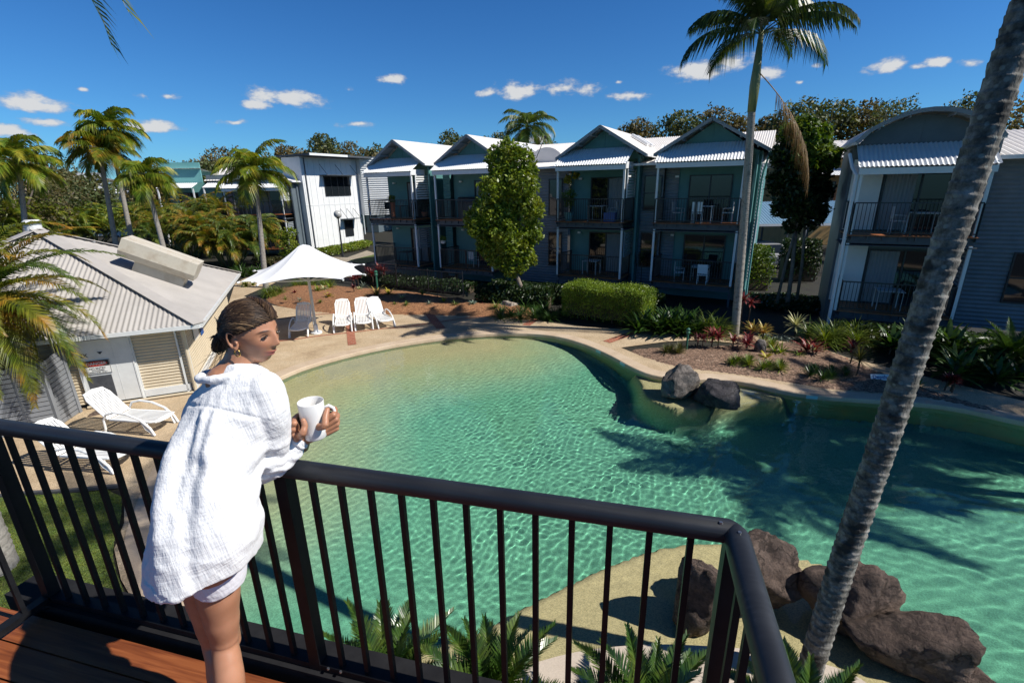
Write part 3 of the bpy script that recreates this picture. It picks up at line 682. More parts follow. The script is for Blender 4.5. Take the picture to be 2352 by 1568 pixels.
fb1 = far_block((-37.5, 55., 0), 6, 'distant teal and white apartment block seen between the tall palms on the left', 'teal_panel', 3)
fb2 = far_block((-57., 66., 0), 12, 'farthest pale apartment block at the left edge behind the palm thicket', 'white_wall', 3, 6.0)
fb3 = far_block((-31., 66., 0), -8, 'low white roofed apartment block behind the palm crowns left of centre', 'grey_wall', 3, 7.0)
# blocks and carport behind, on the right
ocb = thing('apartment_building', 'ochre walled apartment block glimpsed past the dark tree on the right', 'building', (24.5, 44., 0), math.radians(-6), 'two storey holiday apartment blocks')
mb = MB(); mb.box((4, 3, 3.6), (8, 6, 7.2)); part(mb, 'wall', 'ochre', ocb)
mb = MB(); corr(mb, (-.5, -1, 7.3), (1, 0, 0), (0, 1, .35), 9, 5, .25, .02, sub=3); part(mb, 'roof', 'white_roof', ocb)
mb = MB(); corr(mb, (1.2, -1.7, 5.9), (1, 0, 0), (0, 1.5, .6), 3.6, 1.6, .2, .02, sub=3); part(mb, 'awning', 'awning', ocb)
mb = MB(); mb.box((1.3, -1.5, 3.0), (.12, .12, 6)); mb.box((4.7, -1.5, 3.0), (.12, .12, 6)); part(mb, 'post', 'white_trim', ocb)
balcony(ocb, 1.2, 4.8, 3.3, -1.6, .0); slider(ocb, 1.8, 3.8, 3.3, -.05, 2.1, None)
cpt = thing('carport', 'open carport with a blue white corrugated roof behind the dark tree', 'carport', (15.2, 33., 0), math.radians(-4))
mb = MB(); corr(mb, (0, 0, 2.75), (1, 0, 0), (0, 1, .33), 10.5, 4.2, .2, .03, sub=4)
pmat('blue_sheet', (.22,.38,.52), (.30,.47,.60), .6, .35, stretch=(1.5, .05, .05)); part(mb, 'roof_sheet', 'blue_sheet', cpt)
for i in range(4):
    for y in (.1, 4.0): mb = MB(); mb.box((.2+i*3.3, y, 1.35), (.1, .1, 2.7)); part(mb, 'post', 'beam_grey', cpt)
mb = MB(); mb.box((5.2, .02, 2.68), (10.4, .08, .14)); part(mb, 'gutter', 'white_trim', cpt)
# car under the carport
pmat('car_paint', (.35,.36,.38), None, rough=.25); pmat('tyre', (.02,.02,.02), None, rough=.8); pmat('lamp_blue', (.25,.4,.7), None, rough=.15)
car = thing('parked_car', 'silver grey hatchback parked under the blue roofed carport', 'car', (17.4, 33.3, 0), math.radians(88))
mb = MB(); pr = [(-2.1, .35), (-2.15, .8), (-1.5, .98), (-.9, 1.45), (.9, 1.5), (1.7, 1.05), (2.05, .95), (2.1, .4)]
mb.prism([P(x, -.85, z) for x, z in pr], (0, 1.7, 0)); part(mb, 'body', 'car_paint', car)
mb = MB(); mb.prism([P(-1.42, -.87, 1.0), P(-.88, -.87, 1.4), P(.8, -.87, 1.43), P(1.5, -.87, 1.05)], (0, 1.74, 0)); mb.prism([P(-1.55, -.7, 1.0), P(-.95, -.7, 1.44), P(-.95, .7, 1.44), P(-1.55, .7, 1.0)], (-.03, 0, .02)); part(mb, 'windscreen', 'glass_dark', car)
for sx in (-1.3, 1.35):
    for sy in (-.82, .82): mb = MB(); mb.tube([P(sx, sy-.1, .33), P(sx, sy+.1, .33)], .33, 14); part(mb, 'wheel', 'tyre', car)
for sy in (-.6, .6): mb = MB(); mb.box((-2.14, sy, .75), (.06, .4, .14)); part(mb, 'headlight', 'lamp_blue', car)
# boundary fence behind the lawn
def pool_fence(name, label, pts, z0=0., h=1.2, sp=.11, mat='dark_metal'):
    t = thing(name, label, 'fence', pts[0]); posts = []
    o_ = Vector(pts[0]); mb = MB(); pm = MB()
    for a, b in zip(pts, pts[1:]):
        A, B = Vector(a)-o_, Vector(b)-o_; d = B-A; Ln = d.length; d.normalize()
        for z in (.12, h): mb.beam(A+P(0, 0, z0+z), B+P(0, 0, z0+z), .035, .035)
        k = int(Ln/sp)
        for i in range(k+1):
            q = A+d*(Ln*i/k); mb.box((q.x, q.y, z0+h/2), (.016, .016, h-.06))
        k = max(1, round(Ln/2.4))
        for i in range(k+1):
            q = A+d*(Ln*i/k); part(MB().box((q.x, q.y, z0+h/2+.03), (.05, .05, h+.12)), 'fence_post', mat, t)
    part(mb, 'fence_panel', mat, t); return t
pool_fence('boundary_fence', 'black tubular fence in front of the carport driveway', [(14.2, 29.4, 0), (22, 28.4, 0)])
pool_fence('pool_fence', 'black tubular pool fence running in front of the teal block in its shade', [(-15.2, 36.0, 0), (-10.5, 29.5, 0), (-2.5, 24.6, 0)])
# ---------------- pool hut
HC = Vector((-9.0, 12.58, 0)); HA = math.atan2(.38, .925); HF = Fr(HC, HA)
pmat('hut_roof', (.38,.355,.33), (.46,.43,.40), .8, .5)
pmat('hut_cream', (.52,.44,.31), (.58,.49,.355), 3, .6)
pmat('hut_white', (.62,.63,.62), (.68,.69,.68), 5, .5)
pmat('grey_paint', (.19,.20,.215), (.23,.24,.255), 3, .6)
pmat('vent_cream', (.50,.45,.37), (.57,.52,.43), 2.5, .6, c3=(.45,.38,.29))
pmat('black_louvre', (.05,.055,.065), (.08,.085,.095), 5, .6)
hut = thing('pool_hut', 'low pump hut with a beige corrugated pyramid roof beside the pool terrace', 'hut', HC, HA)
EV = 2.08; OV = .55; HWD = 9.; t_ = HWD/2; APX = P(-t_+OV, t_-OV, 4.42)
E0, E1, E2, E3 = P(OV, -OV, EV), P(OV, HWD-OV, EV), P(OV-HWD, HWD-OV, EV), P(OV-HWD, -OV, EV)
def slope(a, b, pitch, amp=.012):
    mb = MB(); u = (b-a); W = u.length; m = (a+b)/2; v = APX-m; Ln = v.length
    corr(mb, a, u, v, W, Ln, pitch, amp, lenf=lambda s_: (0, Ln*(1-abs(2*s_/W-1))*.999), sub=6); return mb
part(slope(E3, E0, .12, .012), 'roof_slope', 'hut_roof', hut); part(slope(E0, E1, .15, .009), 'roof_slope', 'hut_roof', hut)
part(slope(E1, E2, .15), 'roof_slope', 'hut_roof', hut); part(slope(E2, E3, .15), 'roof_slope', 'hut_roof', hut)
for e in (E0, E1, E3):
    mb = MB(); d = (APX-e).normalized(); nup = Vector((0, 0, 1)); mb.beam(e+P(0, 0, .03), APX+P(0, 0, .035), .34, .02); part(mb, 'hip_cap', 'hut_roof', hut)
mb = MB()
for a, b in ((E3, E0), (E0, E1)): mb.beam(a+P(0, 0, -.05), b+P(0, 0, -.05), .11, .10)
part(mb, 'gutter', 'hut_white', hut)
mb = MB(); mb.poly([E0+P(-.05, .05, -.08), E1+P(-.05, 0, -.08), E1+P(-.55, 0, -.08), E0+P(-.55, .55, -.08)]); mb.poly([E0+P(0, .05, -.08), E3+P(0, .05, -.08), E3+P(0, .55, -.08), E0+P(-.5, .55, -.08)]); part(mb, 'eave_lining', 'hut_white', hut)
mb = MB(); mb.tube([APX+P(-.1, .1, -.1), APX+P(-.1, .1, .20)], .2, 16); mb.tube([APX+P(-.1, .1, .20), APX+P(-.1, .1, .29)], [.26, .16], 16); part(mb, 'roof_vent', 'hut_white', hut)
# wall sheets (horizontal corrugations)
mb = MB(); corr(mb, (-8, 0, .12), (0, 0, 1), (1, 0, 0), EV-.1, 8.0, .085, .012, nrm=Vector((0, -1, 0))); corr(mb, (0, 0, .12), (0, 0, 1), (0, 1, 0), EV-.1, 7.9, .085, .012, nrm=Vector((1, 0, 0))); part(mb, 'corrugated_wall', 'hut_cream', hut)
mb = MB(); mb.box((0, 0, EV/2), (.09, .09, EV)); mb.box((-1.20, -.03, EV/2), (.07, .06, EV)); mb.box((-.08, -.06, .2) if False else (-.62, -.035, .2), (1.08, .05, .19)); mb.box((.035, 3.9, .2), (.05, 7.7, .19)); mb.box((-.17, -.035, EV/2), (.045, .05, EV)); part(mb, 'corner_trim', 'hut_white', hut)
mb = MB(); mb.tube([P(.02, -.10, 1.98), P(.02, -.10, .05)], .045, 8); mb.tube([P(-.02, -.09, .05), P(-2.45, -.09, .05)], .035, 8); mb.tube([P(-2.62, -.1, .1), P(-2.62, -.1, 1.98)], .04, 8); mb.tube([P(-2.76, -.12, .1), P(-2.76, -.12, 1.98)], .04, 8); part(mb, 'pipe', 'hut_cream', hut)
# double door with its danger sign
dr = part(MB().box((-1.80, -.055, .98), (1.16, .05, 1.72)), 'door', 'hut_white', hut)
part(MB().box((-1.80, -.04, 1.95), (1.16, .04, .18)), 'transom_panel', 'hut_white', hut)
mb = MB(); mb.box((-1.60, -.082, .98), (.008, .006, 1.7)); mb.box((-2.385, -.07, .98), (.03, .05, 1.75)); mb.box((-1.215, -.07, .98), (.03, .05, 1.75)); part(mb, 'door_frame', 'hut_white', dr)
mb = MB(); z = .28
while z < .86: mb.box((-2.02, -.092, z), (.50, .014, .03)); z += .035
mb.box((-2.02, -.084, .57), (.52, .01, .62)); part(mb, 'louvre_vent', 'black_louvre', dr)
sign = thing('danger_sign', 'white DANGER NO ENTRY sign fixed to the white door of the pump hut', 'sign', HF(-2.0, -.095, 1.12), HA)
pmat('sign_white', (.72,.72,.70), None, rough=.4); pmat('sign_black', (.02,.02,.02), None, rough=.5); pmat('sign_red', (.50,.03,.02), None, rough=.4)
part(MB().box((0, 0, 0), (.56, .012, .36)), 'panel', 'sign_white', sign)
part(MB().box((0, -.008, .095), (.53, .004, .15)), 'header', 'sign_black', sign)
mb = MB(); mb.prism([P(.235*math.cos(2*PI*i/28), -.0105, .095+.066*math.sin(2*PI*i/28)) for i in range(28)], (0, -.003, 0)); part(mb, 'oval', 'sign_red', sign)
mb = MB()
for z in (.176, -.176): mb.box((0, -.008, z), (.56, .003, .008))
for x in (-.276, .276): mb.box((x, -.008, 0), (.008, .003, .36))
part(mb, 'border', 'sign_black', sign)
def text(txt, size, loc, mat, parent, name='lettering', ext=.001, rx=PI/2, rz=0.):
    cu = bpy.data.curves.new(name, 'FONT'); cu.body = txt; cu.size = size; cu.align_x = 'CENTER'; cu.align_y = 'CENTER'; cu.extrude = ext; cu.offset = size*.012
    o = bpy.data.objects.new('tmp', cu); COL.objects.link(o); dg = bpy.context.evaluated_depsgraph_get(); me = bpy.data.meshes.new_from_object(o.evaluated_get(dg)); bpy.data.objects.remove(o)
    me.materials.clear(); me.materials.append(M[mat]); ob = bpy.data.objects.new(name, me); COL.objects.link(ob); ob.parent = parent; ob.location = loc; ob.rotation_euler = (rx, 0, rz); return ob
text('DANGER', .105, (0, -.016, .095), 'sign_white', sign)
text('NO ENTRY', .070, (0, -.009, -.035), 'sign_black', sign)
text('AUTHORISED', .045, (0, -.009, -.09), 'sign_black', sign)
text('PERSONNEL ONLY', .045, (0, -.009, -.14), 'sign_black', sign)
text('2X', .14, (-2.22, -.085, 1.45), 'sign_black', dr)
mb = MB(); mb.prism([P(-1.93, -.083, 1.52), P(-1.81, -.083, 1.52), P(-1.87, -.083, 1.45)], (0, -.004, 0)); part(mb, 'triangle_mark', 'sign_black', dr)
# notices on the flank wall
mb = MB(); mb.box((.03, 1.3, 1.5), (.02, .6, .5)); part(mb, 'notice_board', 'sign_white', hut)
mb = MB(); mb.box((.03, 2.1, 1.45), (.02, .35, .6)); part(mb, 'notice_board', 'blue_box', hut)
# roof exhaust housing on the sunny slope
sd = Vector((-(t_), 0, 4.42-EV)); sdir = sd.normalized()   # up-slope direction on the right-hand slope
vb = thing('roof_vent_box', 'cream sheet metal exhaust housing raised on the right slope of the hut roof', 'vent', HF(*(E0+P(-1.35, 3.6, 1.0*(4.42-EV)/t_*1.35))), HA)
ang = math.atan2(4.42-EV, t_); Rb = Matrix.Rotation(ang, 3, 'Y')
mb = MB(); mb.box(Rb @ P(-.2, .08, .12), (1.35, .65, .45), Rb); part(mb, 'base', 'vent_cream', vb)
def hexbox(mb, L_, W_, hh, c, R):
    P0 = [(-W_/2, -hh*.15), (-W_*.34, -hh*.5), (W_*.34, -hh*.5), (W_/2, -hh*.15), (W_/2, hh*.5), (-W_/2, hh*.5)]
    mb.prism([c+R @ P(-L_/2, y, z) for y, z in P0], R @ P(L_, 0, 0))
mb = MB(); hexbox(mb, 2.0, 1.0, .58, Rb @ P(-.3, 0, .60), Rb); mb.box(Rb @ P(-.3, 0, .897), (1.96, .02, .01), Rb); mb.box(Rb @ P(.5, 0, .90), (.02, .98, .012), Rb); part(mb, 'cap', 'vent_cream', vb)
# slatted grey enclosure beside the hut
enc = thing('slatted_screen', 'grey slatted timber enclosure in front of the hut door at the left edge', 'screen', G(*hd(195, 905)), 0)
eo = G(*hd(195, 905)); eh = G(*hd(372, 785)); el_ = G(*hd(-330, 1010))
def slats(a, b, h0, h1, nm_):
    mb = MB(); d = (b-a); n_ = int(h0/.115)
    for i in range(n_):
        z = .06+i*.115; mb.beam(a-eo+P(0, 0, z), b-eo+P(0, 0, z+(h1-h0)*i/n_), .025, .095)
    return part(mb, nm_, 'grey_paint', enc)
slats(el_, eo+(el_-eo).normalized()*.03, 1.62, 1.62, 'slat_panel'); slats(eo, eh, 1.62, 1.75, 'slat_panel')
for q, hh in ((eo, 1.66), (eh, 1.8), ((eo+el_)/2, 1.62), (el_, 1.62)): part(MB().box(q-eo+P(0, .03, hh/2), (.08, .08, hh)), 'post', 'grey_paint', enc)
gt = thing('grey_gate_panel', 'dark grey gate leaf standing open between the enclosure and the hut door', 'gate', HF(-2.98, -.35, 0), HA+math.radians(60))
part(MB().box((.0, 0, .78), (.50, .05, 1.5)), 'panel', 'grey_paint', gt); part(MB().box((.12, -.05, .95), (.04, .05, .22)), 'latch', 'white_trim', gt)
# ---------------- shade sails behind the hut
pmat('sail', (.80,.81,.83), (.84,.85,.86), 1., .7)
def sail(loc, rz, label, w=3.4, h=1.0):
    t = thing('shade_sail', label, 'shade sail', loc, rz, 'white shade sails behind the hut')
    mb = MB()
    def f(a, b):
        x = (a*2-1); y = (b*2-1); k = 1-.16*(1-x*x)*abs(y)**2; k2 = 1-.16*(1-y*y)*abs(x)**2
        r = max(abs(x), abs(y)); z = h*max(0, 1-r)**1.7
        return P(x*w/2*k2, y*w/2*k, 2.5+z)
    mb.grid(f, 25, 25); part(mb, 'canopy', 'sail', t, True)
    for (x, y) in ((-1, -1), (1, -1), (1, 1), (-1, 1)): part(MB().tube([P(x*w/2, y*w/2, 0), P(x*w/2, y*w/2, 2.55)], .05, 8), 'post', 'white_trim', t)
    mb = MB(); mb.tube([P(-.3, 0, 3.2), P(-.3, 0, 3.75)], .07, 8); mb.tube([P(-.3, 0, 3.6), P(w*.75, 0, 3.05)], .05, 8); mb.tube([P(w*.75, 0, 3.05), P(w*.75, 0, 0)], .05, 8); part(mb, 'mast_arm', 'white_trim', t)
    return t
sail(Vv(298, 545, 21.5)*1+P(0, 0, 0)-P(0, 0, Vv(298, 545, 21.5).z)+P(0, 0, -.35), math.radians(-12), 'right of the two white peaked shade sails just past the hut roof')
sail(Vv(222, 540, 23.5)-P(0, 0, Vv(222, 540, 23.5).z)+P(0, 0, -.45), math.radians(-12), 'left of the two white peaked shade sails just past the hut roof')
sail(Vv(105, 540, 25)-P(0, 0, Vv(105, 540, 25).z)+P(0, 0, -.5), math.radians(-12), 'small white shade sail peeking over the hut roof ridge at the far left')
# ---------------- big umbrella
ub = Vector((-7.78, 18.3, 0)); umb = thing('pool_umbrella', 'large white stretched fabric umbrella over the shaded lounger', 'umbrella', ub)
RR = 2.42; cor = []
for c_ang in (-120, -28, 62, 152):
    for d_ in (-12.5, 12.5): cor.append(math.radians(c_ang+d_))
tz = 2.42; pkz = 3.42
tips = [P(RR*math.cos(a), RR*math.sin(a), tz) for a in cor]
mb = MB(); rings = 14; seg = 12; vs = []; fs = []; TOT = 8*seg
for r in range(rings+1):
    t = r/rings
    for k in range(8):
        a, b = tips[k], tips[(k+1) % 8]
        for j in range(seg):
            s_ = j/seg; e = a.lerp(b, s_); lenab = (b-a).length; sag = .17*lenab*4*s_*(1-s_)
            e = P(e.x, e.y, 0); e = e-e.normalized()*sag*(.75 if lenab > 1.5 else .9); zz = tz+.10*4*s_*(1-s_)*(1 if lenab > 1.5 else .3)
            p = e*(.09+.91*t); z = zz+(pkz-zz)*(1-t)**1.55; vs.append(P(p.x, p.y, z))
for r in range(rings):
    for q in range(TOT): fs.append((r*TOT+q, r*TOT+(q+1) % TOT, (r+1)*TOT+(q+1) % TOT, (r+1)*TOT+q))
c0 = len(vs); vs.append(P(0, 0, pkz+.06)); fs += [(q, c0, (q+1) % TOT) for q in range(TOT)]
mb.add(vs, fs); cn_ = part(mb, 'canopy', 'sail', umb, True)
part(MB().tube([P(0, 0, .0), P(0, 0, .06)], .22, 16), 'base_plate', 'white_trim', umb)
part(MB().tube([P(0, 0, .05), P(0, 0, .35)], .085, 12), 'pole_sleeve', 'white_trim', umb)
pmat('pole_grey', (.55,.54,.52), None, rough=.4); part(MB().tube([P(0, 0, .3), P(0, 0, 3.4)], .055, 12), 'pole', 'pole_grey', umb)
for k in range(8): mb = MB(); mb.tube([tips[k]*1., tips[k]+P(tips[k].x, tips[k].y, 0).normalized()*.09+P(0, 0, -.02)], .035, 8); part(mb, 'corner_bracket', 'white_trim', umb)
for k in range(4):
    a = (tips[2*k]+tips[2*k+1])/2; part(MB().tube([P(0, 0, 2.1), P(a.x*.97, a.y*.97, tz+.02)], .022, 6), 'arm', 'white_trim', umb)
# ---------------- globe lamp, bollard lights
pmat('bollard_green', (.02,.11,.07), (.03,.14,.09), 6, .45); pmat('globe', (.45,.45,.44), None, rough=.1)
gl_ = thing('garden_lamp', 'black lamp post with a round globe in front of the white clad block', 'lamp', (-14.2, 40.9, 0))
part(MB().tube([P(0, 0, 0), P(0, 0, .5), P(0, 0, 3.2)], [.12, .07, .055], 10), 'post', 'dark_metal', gl_); part(MB().ball((0, 0, 3.5), .32, 16, 10), 'globe', 'globe', gl_, True); part(MB().tube([P(0, 0, 3.15), P(0, 0, 3.26)], [.12, .14], 10), 'collar', 'dark_metal', gl_)
def bollard(loc, label):
    t = thing('bollard_light', label, 'bollard light', loc, 0, 'green bollard lights in the garden beds')
    part(MB().tube([P(0, 0, 0), P(0, 0, .55)], .035, 10), 'post', 'bollard_green', t)
    part(MB().tube([P(0, 0, .55), P(0, 0, .57), P(0, 0, .62), P(0, 0, .64), P(0, 0, .69), P(0, 0, .72), P(0, 0, .76)], [.04, .065, .065, .05, .065, .065, .02], 12), 'cap', 'bollard_green', t); return t
bollard((5.68+.25, 15.4, .05), 'green bollard light in the gravel bed near the two pool boulders')
b2 = bollard(G(*s4(1511, 1168))+P(0, 0, .1), 'green bollard light among red cordylines behind the white umbrella'); b2.scale = (1.5, 1.5, 1.45)
# ---------------- loungers
pmat('resin', (.80,.80,.78), (.84,.84,.83), 3, .35)
def lounger(loc, rz, label, back=55., group='white resin sun loungers on the terrace'):
    t = thing('sun_lounger', label, 'sun lounger', loc, rz, group)
    # local: y=0 foot end .. y=1.25 hinge; backrest beyond
    W = .60; zs = .33
    mb = MB()
    for i in range(9): mb.box((-W/2+.06+i*(W-.12)/8, .60, zs+.012), (.042, 1.12, .018))
    for y in (.02, .6, 1.18): mb.box((0, y, zs-.004), (W-.04, .07, .022))
    mb.tube([P(-W/2+.03, 1.2, zs), P(-W/2+.02, .12, zs), P(-W/2+.09, -.02, zs-.01), P(0, -.06, zs-.015), P(W/2-.09, -.02, zs-.01), P(W/2-.02, .12, zs), P(W/2-.03, 1.2, zs)], .028, 8); part(mb, 'seat', 'resin', t)
    mb = MB(); a = math.radians(back); d = P(0, math.cos(a), math.sin(a)); o_ = P(0, 1.24, zs+.01); Rx = Matrix.Rotation(a, 3, 'X')
    for i in range(9):
        x = -W/2+.06+i*(W-.12)/8; Ls = .70-(.05 if i in (0, 8) else 0); mb.box(o_+P(x, 0, 0)+d*(.03+Ls/2), (.042, Ls, .018), Rx)
    mb.box(o_+d*.03, (W-.04, .06, .022), Rx); mb.box(o_+d*.76, (W-.10, .07, .024), Rx)
    pts = [o_+P(-W/2+.02, 0, 0), o_+P(-W/2+.02, 0, 0)+d*.62, o_+P(-W/2+.08, 0, 0)+d*.78, o_+P(0, 0, 0)+d*.82, o_+P(W/2-.08, 0, 0)+d*.78, o_+P(W/2-.02, 0, 0)+d*.62, o_+P(W/2-.02, 0, 0)]
    mb.tube(pts, .026, 8); part(mb, 'backrest', 'resin', t)
    for s_ in (-1, 1):
        x = s_*(W/2+.045); mb = MB()
        mb.tube([P(x, .02, .02), P(x, .10, .20), P(x, .30, .40), P(x, .62, .53), P(x, .95, .56), P(x, 1.18, .50), P(x, 1.28, .36), P(x, 1.30, .12), P(x, 1.34, .02)], .026, 8)
        mb.tube([P(x, .30, .39), P(x, .22, .18), P(x, .02, .02)], .022, 8); part(mb, 'arm', 'resin', t)
        mb = MB(); mb.tube([P(x*.93, .10, .0), P(x*.93, .20, .3)], .025, 8); part(mb, 'leg', 'resin', t)
    return t
def at2(p, q):  # foot end between two surveyed feet
    a, b = G(*p), G(*q); m = (a+b)/2; return m, math.atan2((b-a).y, (b-a).x)
for (pa, pb, lab, bk) in ((um(815,1465), um(1095,1445), 'white lounger standing in the shade of the umbrella', 56), (um(1520,1390), um(1790,1365), 'leftmost of the three sunlit white loungers beside the umbrella', 56), (um(1860,1355), um(2120,1330), 'middle one of the three sunlit white loungers beside the umbrella', 56), (r6(990,640), r6(1098,622), 'rightmost of the three sunlit white loungers beside the umbrella', 52)):
    m, a = at2(pa, pb); lounger(m, a, lab, bk)
m = G(*hd(1150, 960)); lounger(m+P(-.05, .15, 0), math.radians(82), 'reclined white lounger by the hut door, farther of the pair', 48)
m = G(*hd(800, 1290)); lounger(m+P(-.05, .15, 0), math.radians(84), 'reclined white lounger nearer to the lawn, seen through the balcony railing', 48)
# stacked chairs behind the hut corner
st = thing('stacked_chair', 'stack of white resin chairs against the flank of the pump hut', 'chair', G(*lf(1325, 790)), .6)
for k in range(4):
    mb = MB(); z = .38+k*.09; mb.box((0, 0, z), (.46, .46, .03)); mb.box((0, .22, z+.28), (.46, .03, .45)); part(mb, 'seat', 'resin', st)
for sx in (-.2, .2):
    for sy in (-.2, .2): part(MB().tube([P(sx*1.1, sy*1.1, 0), P(sx, sy, .40)], .02, 6), 'leg', 'resin', st)
# ---------------- balcony furniture
pmat('fabric_grey', (.5,.52,.53), (.56,.58,.58), 8, .7)
def table(loc, rz, label, mat='white_trim', w=.8):
    t = thing('balcony_table', label, 'table', loc, rz, 'tables on the apartment balconies')
    part(MB().box((0, 0, .72), (w, w, .03)), 'tabletop', mat, t)
    for x in (-1, 1):
        for y in (-1, 1): part(MB().box((x*(w/2-.04), y*(w/2-.04), .35), (.035, .035, .70)), 'leg', mat, t)
    return t
def chair(loc, rz, label, mat='white_trim'):
    t = thing('balcony_chair', label, 'chair', loc, rz, 'chairs on the apartment balconies')
    part(MB().box((0, 0, .44), (.44, .44, .03)), 'seat', mat, t); part(MB().box((0, .22, .72), (.44, .025, .42)), 'backrest', mat, t)
    for x in (-.2, .2):
        mb = MB(); mb.tube([P(x, -.2, 0), P(x, -.21, .62), P(x, .2, .64)], .014, 6); part(mb, 'arm', mat, t); part(MB().tube([P(x, .2, 0), P(x, .21, .5)], .014, 6), 'leg', mat, t)
    return t
B = TF
def bal(u, v, z, a=0): return B(u, v, z), A1+math.radians(a)
for f_, u, v, z, a, lab in ((table, 19.0, 1.9, 3.7, 0, 'white table on the upper balcony of the rightmost teal bay'), (table, 19.1, 1.9, .95, 0, 'white table on the lower balcony of the rightmost teal bay'), (table, 13.9, 1.8, 3.7, 0, 'grey table behind the railing of the upper balcony right of the bushy tree'), (table, 7.2, 1.2, 3.7, 0, 'pale table on the upper balcony hidden partly by the bushy tree'), (table, 1.6, 1.0, 3.7, 0, 'dark table on the upper balcony of the leftmost teal bay'), (table, 1.9, 1.0, .95, 0, 'dark table on the lower balcony of the leftmost teal bay'), (table, 13.7, 1.8, .95, 0, 'table in shade on the lower balcony behind the clipped hedge'),
    (chair, 18.8, 1.3, 3.7, 180, 'white chair with its back to the pool on the upper right teal balcony'), (chair, 20.0, 1.9, 3.7, 270, 'white chair at the right end of the upper right teal balcony'), (chair, 17.9, 1.7, 3.7, 80, 'grey chair at the left end of the upper right teal balcony'), (chair, 18.2, 1.6, .95, 100, 'white chair left of the table on the lower right teal balcony'), (chair, 19.3, 1.3, .95, 180, 'white chair in front of the table on the lower right teal balcony'), (chair, 14.7, 1.9, 3.7, 270, 'grey chair beside the table right of the bushy tree'), (chair, 6.7, 1.2, .95, 170, 'white chair on the lower balcony left of the bushy tree'), (chair, .7, 1.1, 3.7, 90, 'dark chair at the left end of the leftmost upper balcony'), (chair, 2.3, 1.2, 3.7, 270, 'dark chair beside the table of the leftmost upper balcony')):
    l_, r_ = bal(u, v, z, a); mt = 'dark_metal' if 'dark' in lab else ('fabric_grey' if 'grey' in lab or 'shade' in lab else 'white_trim'); f_(l_, r_, lab, mt)
B = RF
def bal2(u, v, z, a=0): return RF(u, v, z), RF.a+math.radians(a)
for f_, u, v, z, a, lab in ((table, 2.2, 1.0, 3.6, 0, 'grey table on the upper balcony under the arched gable'), (chair, 1.5, 1.0, 3.6, 90, 'grey chair left of the table under the arched gable'), (chair, 3.0, 1.0, 3.6, 270, 'grey chair right of the table under the arched gable'), (table, 1.7, 1.0, .85, 0, 'grey table on the lower balcony of the arched block')):
    l_, r_ = bal2(u, v, z, a); f_(l_, r_, lab, 'fabric_grey')
table(B(0, 0, 0)*0+Vector((-23, 43.2, 3.5)), 0, 'white table on the shaded upper balcony left of the white clad block')
# ================= vegetation =================
leafmat('palm_green', (.035,.075,.012), (.075,.12,.02), 2.5, .4, .3, c3=(.16,.17,.03))
leafmat('palm_yellow', (.07,.11,.010), (.16,.17,.018), 2., .42, .38, c3=(.36,.19,.03))
leafmat('palm_dark', (.018,.042,.010), (.035,.07,.016), 2.5, .4, .25, c3=(.08,.10,.03))
leafmat('palm_dead', (.16,.10,.045), (.26,.17,.08), 3., .7, .15, (1.2, 1, .7))
leafmat('gum_leaf', (.055,.08,.026), (.085,.105,.036), .35, .55, .25, c3=(.14,.12,.05))
leafmat('gum_warm', (.085,.085,.03), (.12,.10,.04), .35, .6, .25, c3=(.18,.13,.055))
leafmat('bush_leaf', (.075,.125,.013), (.16,.22,.022), 1.2, .4, .3, c3=(.22,.25,.035))
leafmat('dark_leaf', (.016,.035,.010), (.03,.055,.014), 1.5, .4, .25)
leafmat('dark_top_leaf', (.05,.10,.012), (.12,.17,.02), 1.2, .4, .3)  # brighter leaf copy, paints sunlight on the dark tree's top; also on one hedge
leafmat('hedge_leaf', (.07,.13,.010), (.15,.22,.02), 2, .45, .3, c3=(.20,.28,.03))
leafmat('grass_leaf', (.06,.11,.012), (.12,.17,.02), 2, .45, .3, c3=(.2,.22,.04))
leafmat('strap_green', (.022,.06,.012), (.05,.10,.02), 3, .35, .25)
leafmat('olive_leaf', (.07,.08,.025), (.12,.11,.04), 3, .5, .3)
leafmat('red_leaf', (.06,.010,.014), (.16,.022,.026), 6, .4, .25, (1.4, .6, .5), c3=(.26,.10,.07))
leafmat('dark_red_leaf', (.05,.008,.012), (.11,.015,.02), 6, .4, .25, (1.5, .5, .5))
leafmat('yellow_leaf', (.25,.24,.02), (.42,.34,.03), 6, .4, .35, (1.3, 1.2, .4))
leafmat('orange_leaf', (.30,.13,.03), (.34,.27,.06), 7, .45, .3, (1.3, .9, .5), c3=(.18,.20,.04))
leafmat('pale_leaf', (.30,.32,.16), (.45,.42,.22), 7, .45, .3, (1.1, 1.1, .7))
leafmat('blue_leaf', (.12,.17,.14), (.2,.25,.2), 7, .5, .2)
leafmat('crown_bright', (.07,.13,.012), (.15,.20,.02), 2, .4, .35, c3=(.30,.26,.03))
pmat('trunk_grey', (.20,.18,.155), (.32,.295,.26), 9, .85, .5, 30, c3=(.12,.105,.09))
pmat('trunk_brown', (.05,.035,.022), (.10,.07,.045), 9, .9, .6, 30)
pmat('crownshaft', (.13,.16,.06), (.24,.24,.11), 5, .5, stretch=(3, 3, .4))
pmat('gum_bark', (.14,.11,.085), (.26,.22,.18), 4, .9)
